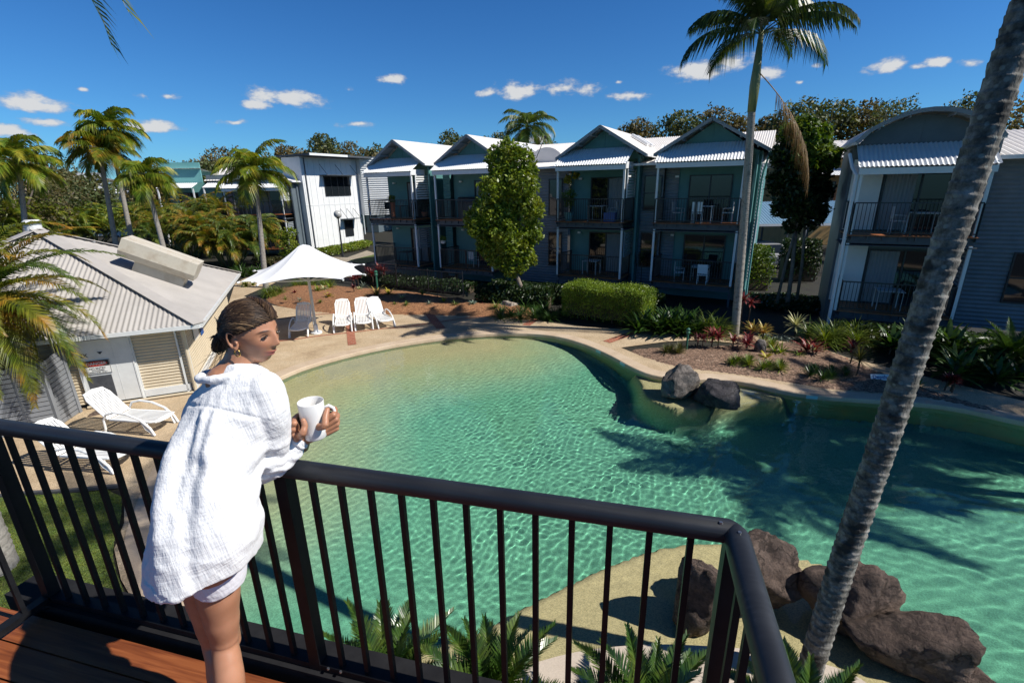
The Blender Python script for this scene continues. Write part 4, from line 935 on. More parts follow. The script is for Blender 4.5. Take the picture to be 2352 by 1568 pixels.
def frond(mb, base, az, el, L_, droop, n=34, ll=.55, w=.035, vee=.5, curl=.0, twist=0., bare=.12, rw=.018, tipf=.35, rnd=None, ldroop=.35):
    """pinnate palm frond: curved rachis with paired drooping leaflets"""
    R = rnd or random; h = Vector((math.cos(az), math.sin(az), 0)); side = Vector((-h.y, h.x, 0)); p = Vector(base); a = el; pts = [p.copy()]; tg = []
    m = 14
    for i in range(m):
        t = h*math.cos(a)+Vector((0, 0, math.sin(a))); tg.append(t); p = p+t*(L_/m); pts.append(p.copy()); a -= droop/m*(.5+1.1*i/m); h = (h+side*curl/m).normalized()
    tg.append(tg[-1])
    mb.tube(pts, [rw*(1-.85*i/m) for i in range(m+1)], 4, False)
    for k in range(n):
        s_ = bare+(1-bare)*(k+.5)/n; f_ = s_*m; i = min(int(f_), m-1); q = pts[i].lerp(pts[i+1], f_-i); t = tg[i]
        sd = t.cross(Vector((0, 0, 1)));
        if sd.length < .1: sd = side.copy()
        sd.normalize(); up = sd.cross(t).normalized()
        ln = ll*math.sin(PI*min(1, (.18+.82*(s_-bare)/(1-bare)))**.85)*1.0+ll*.10
        ln = max(ln, ll*tipf*(1 if s_ > .8 else .5))
        for sg in (-1, 1):
            d = (sd*sg*(1-.25*s_)+t*(.45+.7*s_)+up*(vee*R.uniform(.6, 1.4)-twist*sg)).normalized(); l2 = ln*R.uniform(.85, 1.12)
            wv = t*w*.5; m1 = q+d*l2*.5+Vector((0, 0, -ldroop*l2*.12)); e = q+d*l2*.95+Vector((0, 0, -ldroop*l2*R.uniform(.7, 1.3)))
            mb.add([q-wv*.6, q+wv*.6, m1+wv, e, m1-wv], [(0, 1, 2, 4), (4, 2, 3)])
def rtrunk(pts, r0, r1, ring=.13, amp=.06, n=14, step=.045, seed=0):
    """ringed palm trunk along a polyline"""
    pts = [Vector(p) for p in pts]; R = random.Random(seed); cum = [0]
    for a, b in zip(pts, pts[1:]): cum.append(cum[-1]+(b-a).length)
    P_, Rr = [], []; d = 0; T_ = cum[-1]; nxt = R.uniform(.5, 1.)*ring; last = 0
    while d <= T_:
        i = max(j for j in range(len(cum)-1) if cum[j] <= d+1e-9); f_ = (d-cum[i])/(cum[i+1]-cum[i]); 
        p0, p1, p2, p3 = pts[max(i-1, 0)], pts[i], pts[i+1], pts[min(i+2, len(pts)-1)]
        q = .5*((2*p1)+(-p0+p2)*f_+(2*p0-5*p1+4*p2-p3)*f_*f_+(-p0+3*p1-3*p2+p3)*f_**3)
        ph = (d-last)/nxt
        if ph >= 1: last = d; nxt = ring*R.uniform(.7, 1.3); ph = 0
        k = 1+amp*(ph**2)-amp*.3
        P_.append(q); Rr.append((r0+(r1-r0)*d/T_)*k); d += step
    return P_, Rr
def crownmb(mb, c, nf, L_, seed, el=(-.3, 1.25), droop=(1.1, 1.9), **kw):
    R = random.Random(seed)
    for i in range(nf):
        f_ = i/nf; e = el[1]+(el[0]-el[1])*f_+R.uniform(-.1, .1); frond(mb, Vector(c)+Vector((0, 0, .15*(1-f_))), i*2.399+R.uniform(-.3, .3), e, L_*R.uniform(.85, 1.1), R.uniform(*droop)*(1.1 if f_ < .3 else 1), rnd=R, curl=R.uniform(-.35, .35), **kw)
def palm(label, base, top, r0=.14, r1=.09, nf=15, L_=2.6, mat='palm_green', seed=1, el=(-.35, 1.2), droop=(1.2, 2.), shaft=.9, group=None, mid=None, sep=False, dead=0, n=30, ll=.6, w=.04, trunkm='trunk_grey', ring=.13, **kw):
    t = thing('palm_tree', label, 'palm tree', base, 0, group); b = Vector(base); tp = Vector(top)-b
    pts = [Vector((0, 0, -.1)), (Vector(mid)-b) if mid is not None else tp*.5, tp]
    P_, Rr = rtrunk(pts, r0, r1, ring, seed=seed); part(MB().tube(P_, Rr, 12), 'trunk', trunkm, t, True)
    if shaft: part(MB().tube([tp+Vector((0, 0, -.1)), tp+Vector((0, 0, shaft*.3)), tp+Vector((0, 0, shaft))], [r1*1.1, r1*1.35, r1*.6], 10), 'crownshaft', 'crownshaft', t, True)
    c = tp+Vector((0, 0, shaft))
    if sep:
        R = random.Random(seed)
        for i in range(nf):
            f_ = i/nf; e = el[1]+(el[0]-el[1])*f_+R.uniform(-.1, .1); mb = MB()
            frond(mb, c+Vector((0, 0, .1*(1-f_)-.1)), i*2.399+R.uniform(-.3, .3), e, L_*R.uniform(.88, 1.1), R.uniform(*droop), rnd=R, curl=R.uniform(-.35, .35), n=n, ll=ll, w=w, **kw)
            part(mb, 'frond', mat if not isinstance(mat, (list, tuple)) else mat[i % len(mat)], t)
    else:
        mb = MB(); crownmb(mb, c, nf, L_, seed, el, droop, n=n, ll=ll, w=w, **kw); part(mb, 'crown', mat, t)
    return t, c
# --- main palm in the island bed
pb = Vector((8.3, 17.0, 0)); mt = Vv(1711, 480, 16.9); tp = Vv(1727, 250, 16.7)
t, c = palm('tall palm with a slim grey trunk rising beside the red cordylines, brown dead frond hanging', pb, tp, .15, .115, 22, 2.7, 'palm_dark', 11, (.2, 1.5), (1.1, 1.9), shaft=2.15, mid=mt, sep=True, n=50, ll=.62, w=.055, bare=.16, vee=.05, ldroop=.9)
mb = MB(); cc_ = Vv(1742, 165, 16.6)-pb; R = random.Random(4)
frond(mb, cc_, -.15, -.75, 4.2, .85, n=60, ll=.6, w=.035, rnd=R, ldroop=.9, vee=-.1, bare=.2); part(mb, 'dead_frond', 'palm_dead', t, label='brown dead frond hanging down beside the trunk')
# --- near leaning palm: trunk surveyed from pixel width (distance along the view axis)
def Vd(px, py, d):
    x, f, u = ray(px, py); cz = f*math.cos(PT)-u*math.sin(PT); t_ = d/cz
    return Vector((x*t_, f*t_, H+u*t_))
npts = [Vd(1851, 1568, 5.45), Vd(1940, 1278, 5.0), Vd(2042, 976, 4.55), Vd(2153, 631, 4.1), Vd(2306, 172, 3.65)]
dirn = (npts[-1]-npts[-2]).normalized()
base = npts[0]+(npts[0]-npts[1]).normalized()*((npts[0].z)/abs((npts[0]-npts[1]).normalized().z)); base.z = 0
topn = npts[-1]+Vector((.10, .05, 1)).normalized()*3.6
RT_ = .77; allp = [base]+npts+[npts[-1]+Vector((.12, .04, 1)).normalized()*1.2, topn]
np_t = thing('palm_tree', 'leaning palm in the right foreground with pale ringed mottled bark', 'palm tree', base)
def barkmat():
    m, nt, p, o = nm('ring_bark'); L = nt.links.new; tc = N(nt, 'ShaderNodeTexCoord').outputs['Object']
    n1 = N(nt, 'ShaderNodeTexNoise'); n1.inputs['Scale'].default_value = 9; n1.inputs['Detail'].default_value = 8; n1.inputs['Roughness'].default_value = .7; L(tc, n1.inputs['Vector'])
    n2 = N(nt, 'ShaderNodeTexVoronoi'); n2.inputs['Scale'].default_value = 11; L(tc, n2.inputs['Vector'])
    n3 = N(nt, 'ShaderNodeTexNoise'); n3.inputs['Scale'].default_value = 3.5; n3.inputs['Detail'].default_value = 4; L(tc, n3.inputs['Vector'])
    c0 = ramp(nt, n1.outputs[0], [(.05,.045,.04), (.15,.14,.12), (.33,.31,.28)], [.36, .5, .66])
    lich = ramp(nt, n2.outputs['Distance'], [(1,1,1), (0,0,0)], [.16, .24]); mx = N(nt, 'ShaderNodeMixRGB'); L(lich, mx.inputs[0]); L(c0, mx.inputs[1]); mx.inputs[2].default_value = (.24,.25,.22,1)
    blk = ramp(nt, n3.outputs[0], [(0,0,0), (1,1,1)], [.36, .44]); m2 = N(nt, 'ShaderNodeMixRGB'); L(blk, m2.inputs[0]); m2.inputs[1].default_value = (.035,.032,.028,1); L(mx.outputs[0], m2.inputs[2])
    L(m2.outputs[0], p.inputs['Base Color']); p.inputs['Roughness'].default_value = .9
    mp = N(nt, 'ShaderNodeMapping'); mp.inputs['Scale'].default_value = (1, 1, .35); L(tc, mp.inputs[0]); n4 = N(nt, 'ShaderNodeTexNoise'); n4.inputs['Scale'].default_value = 45; n4.inputs['Detail'].default_value = 6; L(mp.outputs[0], n4.inputs['Vector'])
    bp = N(nt, 'ShaderNodeBump'); bp.inputs['Strength'].default_value = .7; bp.inputs['Distance'].default_value = .012; L(n4.outputs[0], bp.inputs['Height']); L(bp.outputs[0], p.inputs['Normal']); M['ring_bark'] = m
barkmat()
P_, Rr = rtrunk([p-base for p in allp], .122, .104, .085, .085, seed=8, step=.011)
mb = MB(); nn_ = 40; P2 = P_; 
mb.tube(P_, Rr, nn_); vs2 = []
for i in range(len(mb.v)):
    x, y, z = mb.v[i]; k = min(i//nn_, len(P_)-1); cpt_ = P_[k]; d = Vector((x, y, z))-cpt_; q = noise.noise((x*14, y*14, z*16))*.006+noise.noise((x*40, y*40, z*30))*.003
    d = d*(1+q/max(.05, Rr[k])*1.); vs2.append(cpt_+d)
mb.v = [tuple(p) for p in vs2]; part(mb, 'trunk', 'ring_bark', np_t, True)
part(MB().tube([topn-base, topn-base+Vector((.02, 0, .5)), topn-base+Vector((.04, 0, 1.1))], [.11, .15, .07], 14), 'crownshaft', 'crownshaft', np_t, True)
R = random.Random(21)
for i in range(15):
    f_ = i/15; mb = MB(); frond(mb, topn-base+Vector((.04, 0, 1.0)), i*2.399, 1.2-1.3*f_, 2.6, 1.5, n=40, ll=.6, w=.045, rnd=R, curl=R.uniform(-.3, .3)); part(mb, 'frond', 'palm_green', np_t)
# --- palms out of frame to the right whose crowns shade the deep end
for k, (x, y, zt) in enumerate(((19.0, 7.6, 8.8), (16.6, 6.6, 8.6), (21.5, 9.0, 9.6))):
    palm(['tall palm at the right end of the pool whose fronds shade the deep water', 'palm beyond the far right pool edge casting frond shadows on the water', 'tallest palm past the right end of the pool'][k], (x, y, 0), (x+.2, y, zt), .16, .11, 20, 3.2, 'palm_green', 40+k, (-.6, 1.2), (1., 1.7), group='palms shading the deep end', n=40, ll=.85, w=.09)
# --- left palms
dp = Vv(-62, 638, 10.6)
dpt, c = palm('bushy date palm with arching yellow green fronds over the hut roof at the left edge', (dp.x, dp.y, 0), dp-Vector((0, 0, .35)), .2, .19, 52, 2.7, ['palm_yellow', 'palm_green', 'palm_yellow'], 5, (-.85, 1.25), (1.0, 1.9), shaft=.0, sep=True, n=60, ll=.5, w=.042, bare=.08, vee=.35, ldroop=.35, trunkm='trunk_brown', ring=.08)
mb = MB(); crownmb(mb, c+Vector((0, 0, -.15)), 12, 1.3, 77, (-1.2, -.6), (.5, 1.0), n=26, ll=.25, w=.02); part(mb, 'dead_skirt', 'palm_dead', dpt)
tl_base = G(2, 1310)+Vector((-.12, 0, 0)); tl_base.z = 0; tl_top = Vector((-7.4, 5.7, 8.75))
palm('tall palm at the left edge with a pale thick trunk base on the lawn', tl_base, tl_top, .30, .15, 15, 4.0, 'palm_green', 61, (-.4, 1.1), (1.2, 1.7), sep=True, n=46, ll=.75, w=.045, ring=.1)
for k, (lab, cpx, cpy, Y, L_, nf, m_, sd) in enumerate((
    ('tall slim palm rising highest among the left group against the sky', 250, 300, 31, 2.3, 15, 'crown_bright', 1),
    ('palm with drooping yellowish fronds leaning left in the left group', 225, 345, 30, 2.4, 16, 'palm_yellow', 2),
    ('short palm with a small crown in front of the teal block', 335, 410, 29, 1.9, 12, 'crown_bright', 3),
    ('palm with a wide bright crown and pale trunk behind the umbrella', 583, 395, 28, 2.6, 18, 'crown_bright', 4),
    ('palm crown at the far left above the thicket', 35, 375, 27, 2.6, 16, 'crown_bright', 5),
    ('far palm crown poking above the white roofs right of the bushy tree', 1212, 292, 42, 2.8, 16, 'palm_green', 6))):
    tp_ = Vv(cpx, cpy, Y); bx = {0: 310, 1: 268, 2: 385, 3: 600, 4: 50, 5: 1215}[k]
    bs = Vector((Vv(bx, 600, Y).x, Y, 0)); palm(lab, bs, tp_-Vector((0, 0, .8)), .17, .10, nf, L_*.93, m_, 100+sd, (-.5, 1.2), (1.2, 2.1), shaft=.8, n=50, ll=.9, w=.075, vee=.15, ldroop=.6)
# --- golden cane clumps
def cane(label, base, h, n, seed, spread=.8, L_=2.0, mat='palm_yellow', frn=7):
    t = thing('golden_cane_palm', label, 'palm clump', base, 0, 'golden cane palm clumps'); R = random.Random(seed)
    st_ = MB(); 
    for i in range(n):
        a = R.uniform(0, 2*PI); r = spread*R.uniform(.1, .5); hh = h*R.uniform(.45, 1.); lean = spread*R.uniform(.6, 1.6)
        b = Vector((r*math.cos(a), r*math.sin(a), 0)); tp = b+Vector((lean*math.cos(a), lean*math.sin(a), hh)); sm = MB().tube([b, b.lerp(tp, .5)+Vector((0, 0, .15)), tp], [.05, .045, .04], 7); part(sm, 'stem', 'crownshaft', t, True)
        mb = MB()
        for j in range(frn): frond(mb, tp, j*2.4+R.random(), 1.15-1.1*j/frn, L_*R.uniform(.8, 1.15), R.uniform(1.4, 2.2), n=28, ll=.55, w=.075, rnd=R, curl=R.uniform(-.4, .4), vee=.3, ldroop=.5)
        part(mb, 'crown', [mat, 'palm_green', mat][i % 3], t)
    return t
cane('arching golden cane clump with orange tinged fronds left of the umbrella', G(530, 612), 3.0, 20, 1, 1.4, 2.4, frn=11)
cane('taller golden cane clump behind the first in front of the grey bay', G(440, 590), 4.4, 20, 2, 1.9, 2.6, frn=11)
cane('golden cane clump behind the white shade sails', G(420, 575)+Vector((-1.2, 0, 0)), 4.0, 16, 3, 1.7, 2.5, mat='crown_bright', frn=10)
for k, (px, py, h_) in enumerate(((60, 600, 4.2), (150, 585, 3.9), (10, 550, 5.0), (215, 565, 3.0), (95, 550, 5.0), (-60, 620, 4.4))):
    cane(['dense cane palm thicket directly behind the hut roof vent', 'cane palm thicket left of the shade sails', 'tall cane palm thicket at the left frame edge', 'low cane palms beside the shade sails', 'tall cane palms at the rear of the left thicket', 'cane palm thicket cut off by the left frame edge'][k], G(px, py), h_, 17, 20+k, 1.9, 2.5, mat='crown_bright', frn=9)
# --- leaf-clump trees
def leaves(mb, blobs, n, size, seed, shell=.55, up=.4, asp=.45):
    R = random.Random(seed); tot = sum(b[1]**2 for b in blobs)
    for (c, r) in blobs:
        k = int(n*r*r/tot)
        for _ in range(k):
            d = Vector((R.gauss(0, 1), R.gauss(0, 1), R.gauss(0, 1))).normalized(); q = r*(shell+(1-shell)*R.random()**.6)*(1+.55*noise.noise((c[0]*1.7+d.x*2.2, c[1]*1.7+d.y*2.2, c[2]*1.7+d.z*2.2)))
            p = Vector(c)+d*q; a = Vector((R.gauss(0, 1), R.gauss(0, 1), R.gauss(0, 1)+up)).normalized(); b_ = a.orthogonal().normalized(); b_.rotate(Matrix.Rotation(R.uniform(0, 6.28), 3, a)); e = a.cross(b_)
            s_ = size*R.uniform(.6, 1.3); mb.add([p-b_*s_, p-e*s_*asp, p+b_*s_, p+e*s_*asp], [(0, 1, 2, 3)])
def tree(name, label, base, blobs, n, size, mat, seed, tr=.15, trunkm='trunk_brown', cat='tree', group=None, forks=6, asp=.45, mats=None):
    t = thing(name, label, cat, base, 0, group); R = random.Random(seed)
    top = max(b[0][2] for b in blobs); cx_ = sum(b[0][0] for b in blobs)/len(blobs); cy_ = sum(b[0][1] for b in blobs)/len(blobs); low = min(b[0][2]-b[1]*.4 for b in blobs)
    mb = MB(); fk = Vector((cx_*.5, cy_*.5, max(.5, low*.95))); mb.tube([Vector((0, 0, -.1)), Vector((cx_*.15, cy_*.2, fk.z*.5)), fk], [tr*1.15, tr*.9, tr*.75], 9)
    for (c, r) in sorted(blobs, key=lambda b: -b[1])[:forks]:
        e = Vector(c); mb.tube([fk, fk.lerp(e, .5)+Vector((R.uniform(-.1, .1), 0, .1))*1, e], [tr*.55, tr*.35, tr*.12], 6)
    part(mb, 'trunk', trunkm, t, True)
    cr = MB(); leaves(cr, blobs, n, size, seed, asp=asp); part(cr, 'crown', mat, t); return t
def blobset(W, D, z0, z1, n, r, seed, taper=.0):
    R = random.Random(seed); B_ = []
    for i in range(n):
        f_ = (i+.5)/n; z = z0+(z1-z0)*f_; k = math.sin(PI*min(1, .22+f_*.72))**.7; a = i*2.4; q = R.uniform(.25, .8)
        B_.append(((W*k*q*math.cos(a), D*k*q*math.sin(a), z), r*R.uniform(.7, 1.2)*(.65+.35*k)))
    return B_
# bushy tree in front of the teal block
bt = Vv(1165, 480, 22.2); bt.z = 0
def pxblobs(L_, Y, base, sd):
    R = random.Random(sd); out = []
    for x, y, r in L_:
        q = Vv(x, y, Y); k = (Y*math.cos(PT)+.5)/F; out.append(((q.x-base.x, R.uniform(-.6, .6)*r*k*1.2, q.z-base.z), r*k))
    return out
bbase = Vector((Vv(1205, 600, 22.2).x, 22.2, 0))
BB = pxblobs([(1168,345,24),(1148,368,30),(1195,372,32),(1212,400,24),(1160,412,40),(1200,425,34),(1132,435,30),(1178,460,46),(1118,478,32),(1218,478,30),(1088,505,24),(1148,508,44),(1200,515,40),(1102,530,24),(1226,540,20),(1168,550,32),(1205,568,26),(1130,552,26),(1192,598,28),(1150,588,32),(1216,592,18),(1095,520,24),(1120,570,26),(1175,618,22)], 22.2, bbase, 3)
tree('bushy_tree', 'bright green bushy tree standing in front of the teal apartment block', bbase, BB, 30000, .095, 'bush_leaf', 7, .12, 'gum_bark')
# dark tree on the right
dt = Vv(1845, 480, 20.5); dt.z = 0
D1 = pxblobs([(1805,360,28),(1835,395,42),(1880,405,32),(1800,420,28),(1850,445,42),(1900,440,20),(1820,470,32),(1865,490,32),(1830,520,20),(1798,475,22)], 20.5, dt, 5)
D2 = pxblobs([(1852,285,18),(1832,312,30),(1875,318,28),(1850,345,40),(1890,362,26),(1862,300,24)], 20.5, dt, 6)
tr_ = tree('leafy_tree', 'dark leafy tree with a painted sunlit top between the teal and grey blocks', dt, D1, 9000, .12, 'dark_leaf', 9, .09, 'gum_bark')
mb = MB(); leaves(mb, D2, 6500, .11, 12); part(mb, 'painted_lit_top', 'dark_top_leaf', tr_)  # sunlight on the crown top put into a brighter leaf colour
for sx in (.5, -.4): part(MB().tube([Vector((sx, .2, 0)), Vector((sx*.8, .1, 2)), Vector((sx*.3, 0, 4))], [.07, .06, .05], 7), 'stem', 'gum_bark', tr_, True)
# background eucalypts
GT = [(-15, 330, 40, 7, 1), (70, 345, 46, 6, 0), (120, 385, 50, 5, 1), (385, 372, 70, 7, 0), (440, 366, 72, 6, 0), (510, 340, 70, 7, 1), (570, 352, 74, 6, 0), (655, 332, 70, 5, 1), (735, 305, 66, 5, 0), (800, 328, 72, 6, 1), (855, 335, 74, 6, 0), (935, 345, 76, 6, 1), (1042, 300, 66, 5.5, 0), (1140, 303, 70, 5, 0), (1250, 318, 74, 6, 1), (1330, 330, 76, 6, 0), (1440, 285, 62, 5.5, 1), (1480, 268, 60, 6, 1), (1560, 252, 56, 6, 0), (1635, 245, 58, 6, 1), (1700, 262, 58, 5, 1), (1775, 262, 60, 5, 1), (1845, 228, 52, 6, 0), (1925, 225, 52, 6.5, 0), (1990, 228, 52, 6, 1), (2065, 222, 48, 6, 0), (2190, 240, 44, 4.5, 0), (2240, 205, 44, 4.5, 0), (2330, 225, 36, 6, 1), (2400, 290, 40, 6, 1), (1700, 330, 66, 6, 1), (1880, 300, 60, 6, 1), (2000, 300, 60, 6, 1), (1590, 320, 66, 6, 0), (345, 392, 66, 6, 1), (412, 388, 64, 6, 1), (478, 372, 66, 6, 0), (545, 366, 68, 6, 1), (605, 360, 66, 6, 0), (695, 345, 68, 6, 1), (765, 345, 70, 6, 0), (895, 352, 70, 6, 1), (985, 335, 72, 6, 0), (1095, 325, 70, 6, 1), (170, 400, 52, 6, 0)]
seen_ = {}; GT.sort(key=lambda g: g[0])
for k, (px, py, Y, Wd, wm) in enumerate(GT):
    tp = Vv(px, py, Y); R = random.Random(300+k); hh = tp.z; r_ = Wd*.72; nb = 22
    bl = []
    for i in range(nb):
        f_ = i/(nb-1); z = hh*(.36+.54*f_); a = i*2.4+k; q = r_*R.uniform(.35, .85)*math.sin(PI*(.2+.68*f_))
        bl.append(((q*math.cos(a), q*math.sin(a), z), r_*R.uniform(.2, .34)))
    bl.append(((R.uniform(-.5, .5), 0, hh-r_*.32), r_*.34))
    nxt_ = ['behind the hut roof', 'behind the left palms', 'above the roofs left of the white clad block', 'above the flat roof of the white clad block', 'above the leftmost teal gables', 'above the middle teal gables', 'above the rightmost teal gable', 'above the dark leafy tree', 'above the arched gable', 'behind the leaning trunk'][min(9, max(0, int((px+40)/245)))]
    tree('eucalyptus', ['first', 'second', 'third', 'fourth', 'fifth', 'sixth', 'seventh', 'eighth', 'ninth', 'tenth', 'eleventh', 'twelfth', 'last'][seen_.setdefault(nxt_, []).append(k) or len(seen_[nxt_])-1]+' from left '+('olive' if wm == 0 else 'brownish')+' gum tree '+nxt_, (tp.x, Y, 0), bl, 5200, .20 if Y > 50 else .14, 'gum_leaf' if wm == 0 else 'gum_warm', 300+k, .22, 'gum_bark', group='gum trees beyond the apartment roofs', forks=9, asp=.5)
# --- rosette plants
def rosette(mb, c, n, L_, w, el=(.2, 1.3), droop=1.2, seed=0, seg=4, flat=0.):
    R = random.Random(seed); c = Vector(c)
    for i in range(n):
        a = i*2.399+R.uniform(-.3, .3); e = el[1]+(el[0]-el[1])*(i/n)+R.uniform(-.12, .12); l_ = L_*R.uniform(.75, 1.15); p = c.copy(); h = Vector((math.cos(a), math.sin(a), 0)); s_ = Vector((-h.y, h.x, 0)); vs = []; dr = droop*R.uniform(.6, 1.3)
        for j in range(seg+1):
            f_ = j/seg; ww = w*.5*(math.sin(PI*min(1, .25+.75*f_))**.6 if j < seg else .02); vs += [p-s_*ww, p+s_*ww]; t = h*math.cos(e)+Vector((0, 0, math.sin(e))); p = p+t*(l_/seg); e -= dr/seg
        mb.add(vs, [(2*j, 2*j+1, 2*j+3, 2*j+2) for j in range(seg)])
def plant(name, label, cat, loc, mat, n, L_, w, el=(.2, 1.3), droop=1.2, seed=0, stem=0., group=None, clumps=1, spread=0., core=None):
    t = thing(name, label, cat, loc, 0, group); R = random.Random(seed)
    mb = MB(); sm = MB()
    for k in range(clumps):
        a = k*2.4; q = spread*math.sqrt((k+.3)/clumps); o_ = Vector((q*math.cos(a)*1.3, q*math.sin(a)*.8, stem*R.uniform(.85, 1.1)))
        rosette(mb, o_, n, L_*R.uniform(.8, 1.1), w, el, droop, seed+k)
        if stem: sm.tube([Vector((o_.x, o_.y, -.05)), Vector((o_.x+.02, o_.y, o_.z*.5)), o_+Vector((0, 0, .03))], .022, 6)
    part(mb, 'leaves', mat, t)
    if stem: part(sm, 'stem', 'trunk_brown', t)
    if core: mb = MB(); rosette(mb, (0, 0, .03), 8, L_*.45, w, (.9, 1.3), .6, seed+9); part(mb, 'heart_leaves', core, t)
    return t
GRP = 'low plants in the mulch bed'; GI = 'plants in the island bed'
pl = lambda *a, **k: plant(*a, **k)
pl('grass_tuft', 'large fresh green fountain grass beside the path left of the umbrella', 'grass tuft', G(*um(520, 800))+P(0, 0, .05), 'grass_leaf', 150, .75, .018, (.3, 1.45), 1.9, 1, clumps=4, spread=.55)
for k, (x, y) in enumerate(((960, 670), (1160, 660), (1400, 660))):
    pl('grass_tuft', ['leftmost of the grass tufts edging the mulch behind the umbrella pole', 'middle grass tuft edging the mulch behind the umbrella pole', 'yellow tinged grass tuft near the right end of the umbrella'][k], 'grass tuft', G(*um(x, y))+P(0, 0, .05), 'grass_leaf', 110, .7, .02, (.3, 1.45), 1.5, 10+k, clumps=3, spread=.5, group='grass tufts behind the umbrella')
for k, (x, y, s_) in enumerate(((1860, 690, .8), (2140, 640, 1.), (2290, 620, 1.1), (1760, 800, .5))):
    pl('red_cordyline', ['crimson cordyline left of the green bollard light', 'tall crimson cordyline directly behind the bollard light', 'crimson cordyline right of the bollard light', 'small maroon cordyline on a thin stem in open mulch'][k], 'cordyline', G(*um(x, y))+P(0, 0, .1), 'red_leaf' if k < 3 else 'dark_red_leaf', 26, .5*s_, .07, (.1, 1.35), .9, 30+k, stem=.7*s_, clumps=3 if k < 3 else 1, spread=.35, group='red cordylines')
for k, (f_, x, y, mt_, L_, lab, n_) in enumerate(((um, 1440, 880, 'yellow_leaf', .34, 'yellow bromeliad with a red heart in front of the umbrella pole bed', 18), (um, 1260, 780, 'crown_bright', .34, 'yellow green bromeliad just right of the umbrella pole', 16), (um, 1370, 760, 'pale_leaf', .34, 'cream striped bromeliad right of the umbrella pole', 16), (um, 1460, 730, 'crown_bright', .36, 'upright lime bromeliad at the back of the mulch', 12), (um, 1920, 760, 'pale_leaf', .26, 'pale pink bromeliad under the crimson cordylines', 16), (um, 2190, 850, 'orange_leaf', .5, 'orange banded bromeliad in front of the bollard light', 18), (r6, 1060, 425, 'yellow_leaf', .42, 'bright yellow striped bromeliad right of the bollard light', 18), (r6, 1150, 455, 'pale_leaf', .3, 'pale yellow bromeliad behind the rightmost lounger', 12), (r6, 405, 412, 'red_leaf', .22, 'tiny red bromeliad near the fountain grass', 10), (r6, 1440, 478, 'yellow_leaf', .22, 'small golden bromeliad in the middle of the mulch', 12), (r6, 1700, 475, 'red_leaf', .42, 'pinkish red bromeliad at the right end of the mulch', 20), (r6, 1755, 475, 'red_leaf', .36, 'red bromeliad beside the pinkish one at the mulch end', 18), (r6, 1600, 440, 'blue_leaf', .4, 'grey green strappy plant at the dark back edge of the mulch', 22), (r6, 1290, 425, 'grass_leaf', .4, 'small green grass plant at the back of the mulch', 30), (r6, 1180, 500, 'grass_leaf', .2, 'low green tuft in front of the terrace edge behind the loungers', 30), (r6, 580, 480, 'grass_leaf', .2, 'low green tuft behind the umbrella pole', 24), (r6, 340, 462, 'grass_leaf', .22, 'low yellow green tuft behind the shaded lounger', 24), (r6, 440, 470, 'blue_leaf', .22, 'small bluish tuft behind the shaded lounger', 20), (r6, 1340, 495, 'blue_leaf', .2, 'small bluish tuft near the terrace edge right of the loungers', 18), (r6, 1520, 500, 'grass_leaf', .26, 'sprawling green tuft near the terrace edge in the mulch', 30), (r6, 1640, 495, 'blue_leaf', .24, 'bluish tuft left of the red bromeliads', 20), (r6, 1800, 520, 'grass_leaf', .35, 'green tuft left of the pale garden stone', 30), (r6, 1850, 480, 'grass_leaf', .3, 'small green tuft behind the pale garden stone', 24), (r6, 1100, 495, 'grass_leaf', .16, 'tiny green tuft behind the rightmost lounger', 20), (r6, 880, 372, 'blue_leaf', .32, 'spiky blue green plant left of the bollard light', 18))):
    pl('bromeliad' if 'brom' in lab else 'small_tuft', lab, 'bromeliad' if 'brom' in lab else 'plant', G(*f_(x, y))+P(0, 0, .20), mt_, int(n_*1.3), L_*1.35, .07 if 'brom' in lab else .024, (.25, 1.2), .9, 50+k, group=GRP, core='red_leaf' if k == 0 else None)
mb = MB(); t = thing('frangipani_cutting', 'bare reddish twig with a few leaves standing in the mulch', 'plant', G(*r6(1392, 440))+P(0, 0, .1)); mb.tube([P(0, 0, 0), P(.05, 0, .5), P(.18, 0, .85)], .015, 6); mb.tube([P(.05, 0, .5), P(-.02, 0, .8)], .012, 6); part(mb, 'stem', 'trunk_brown', t); mb = MB(); rosette(mb, (.18, 0, .85), 7, .3, .05, (0, .6), .8, 3); part(mb, 'leaves', 'dark_red_leaf', t)
# agapanthus drift
pl('agapanthus', 'drift of glossy green agapanthus between the pale stone and the clipped hedge', 'agapanthus', G(*r6(2060, 545)), 'strap_green', 60, .75, .032, (.25, 1.4), 1.5, 91, clumps=14, spread=1.35)
# hedge
hb = [G(*r6(2262, 565)), G(*r5(345, 420))]
hd_ = thing('clipped_hedge', 'boxy clipped green hedge in front of the teal block', 'hedge', hb[0]); hv = hb[1]-hb[0]; hl = hv.length; hn = Vector((-hv.y, hv.x, 0)).normalized(); hd_u = hv.normalized()
mb = MB(); R = random.Random(8); HH, HD = 1.42, 1.5
for _ in range(30000):
    s_ = R.random(); f_ = R.choices(['top', 'front', 'left', 'right', 'in'], [38, 34, 8, 12, 8])[0]; a, b, z = R.uniform(0, hl), R.uniform(0, HD), R.uniform(.12, HH)
    if f_ == 'top': z = HH+R.gauss(0, .05)+.05*math.sin(a*3)
    elif f_ == 'front': b = R.gauss(0, .05); 
    elif f_ == 'left': a = R.gauss(0, .05)
    elif f_ == 'right': a = hl+R.gauss(0, .05)
    p = hd_u*a+hn*b+P(0, 0, z); q = Vector((R.gauss(0, 1), R.gauss(0, 1), R.gauss(0, 1)+.5)).normalized(); e = q.orthogonal().normalized(); g_ = q.cross(e); k = R.uniform(.02, .042)
    if f_ == 'front' and z < .8 and R.random() < (.9-z)*1.1: continue
    mb.add([p-e*k, p-g_*k*.5, p+e*k, p+g_*k*.5], [(0, 1, 2, 3)])
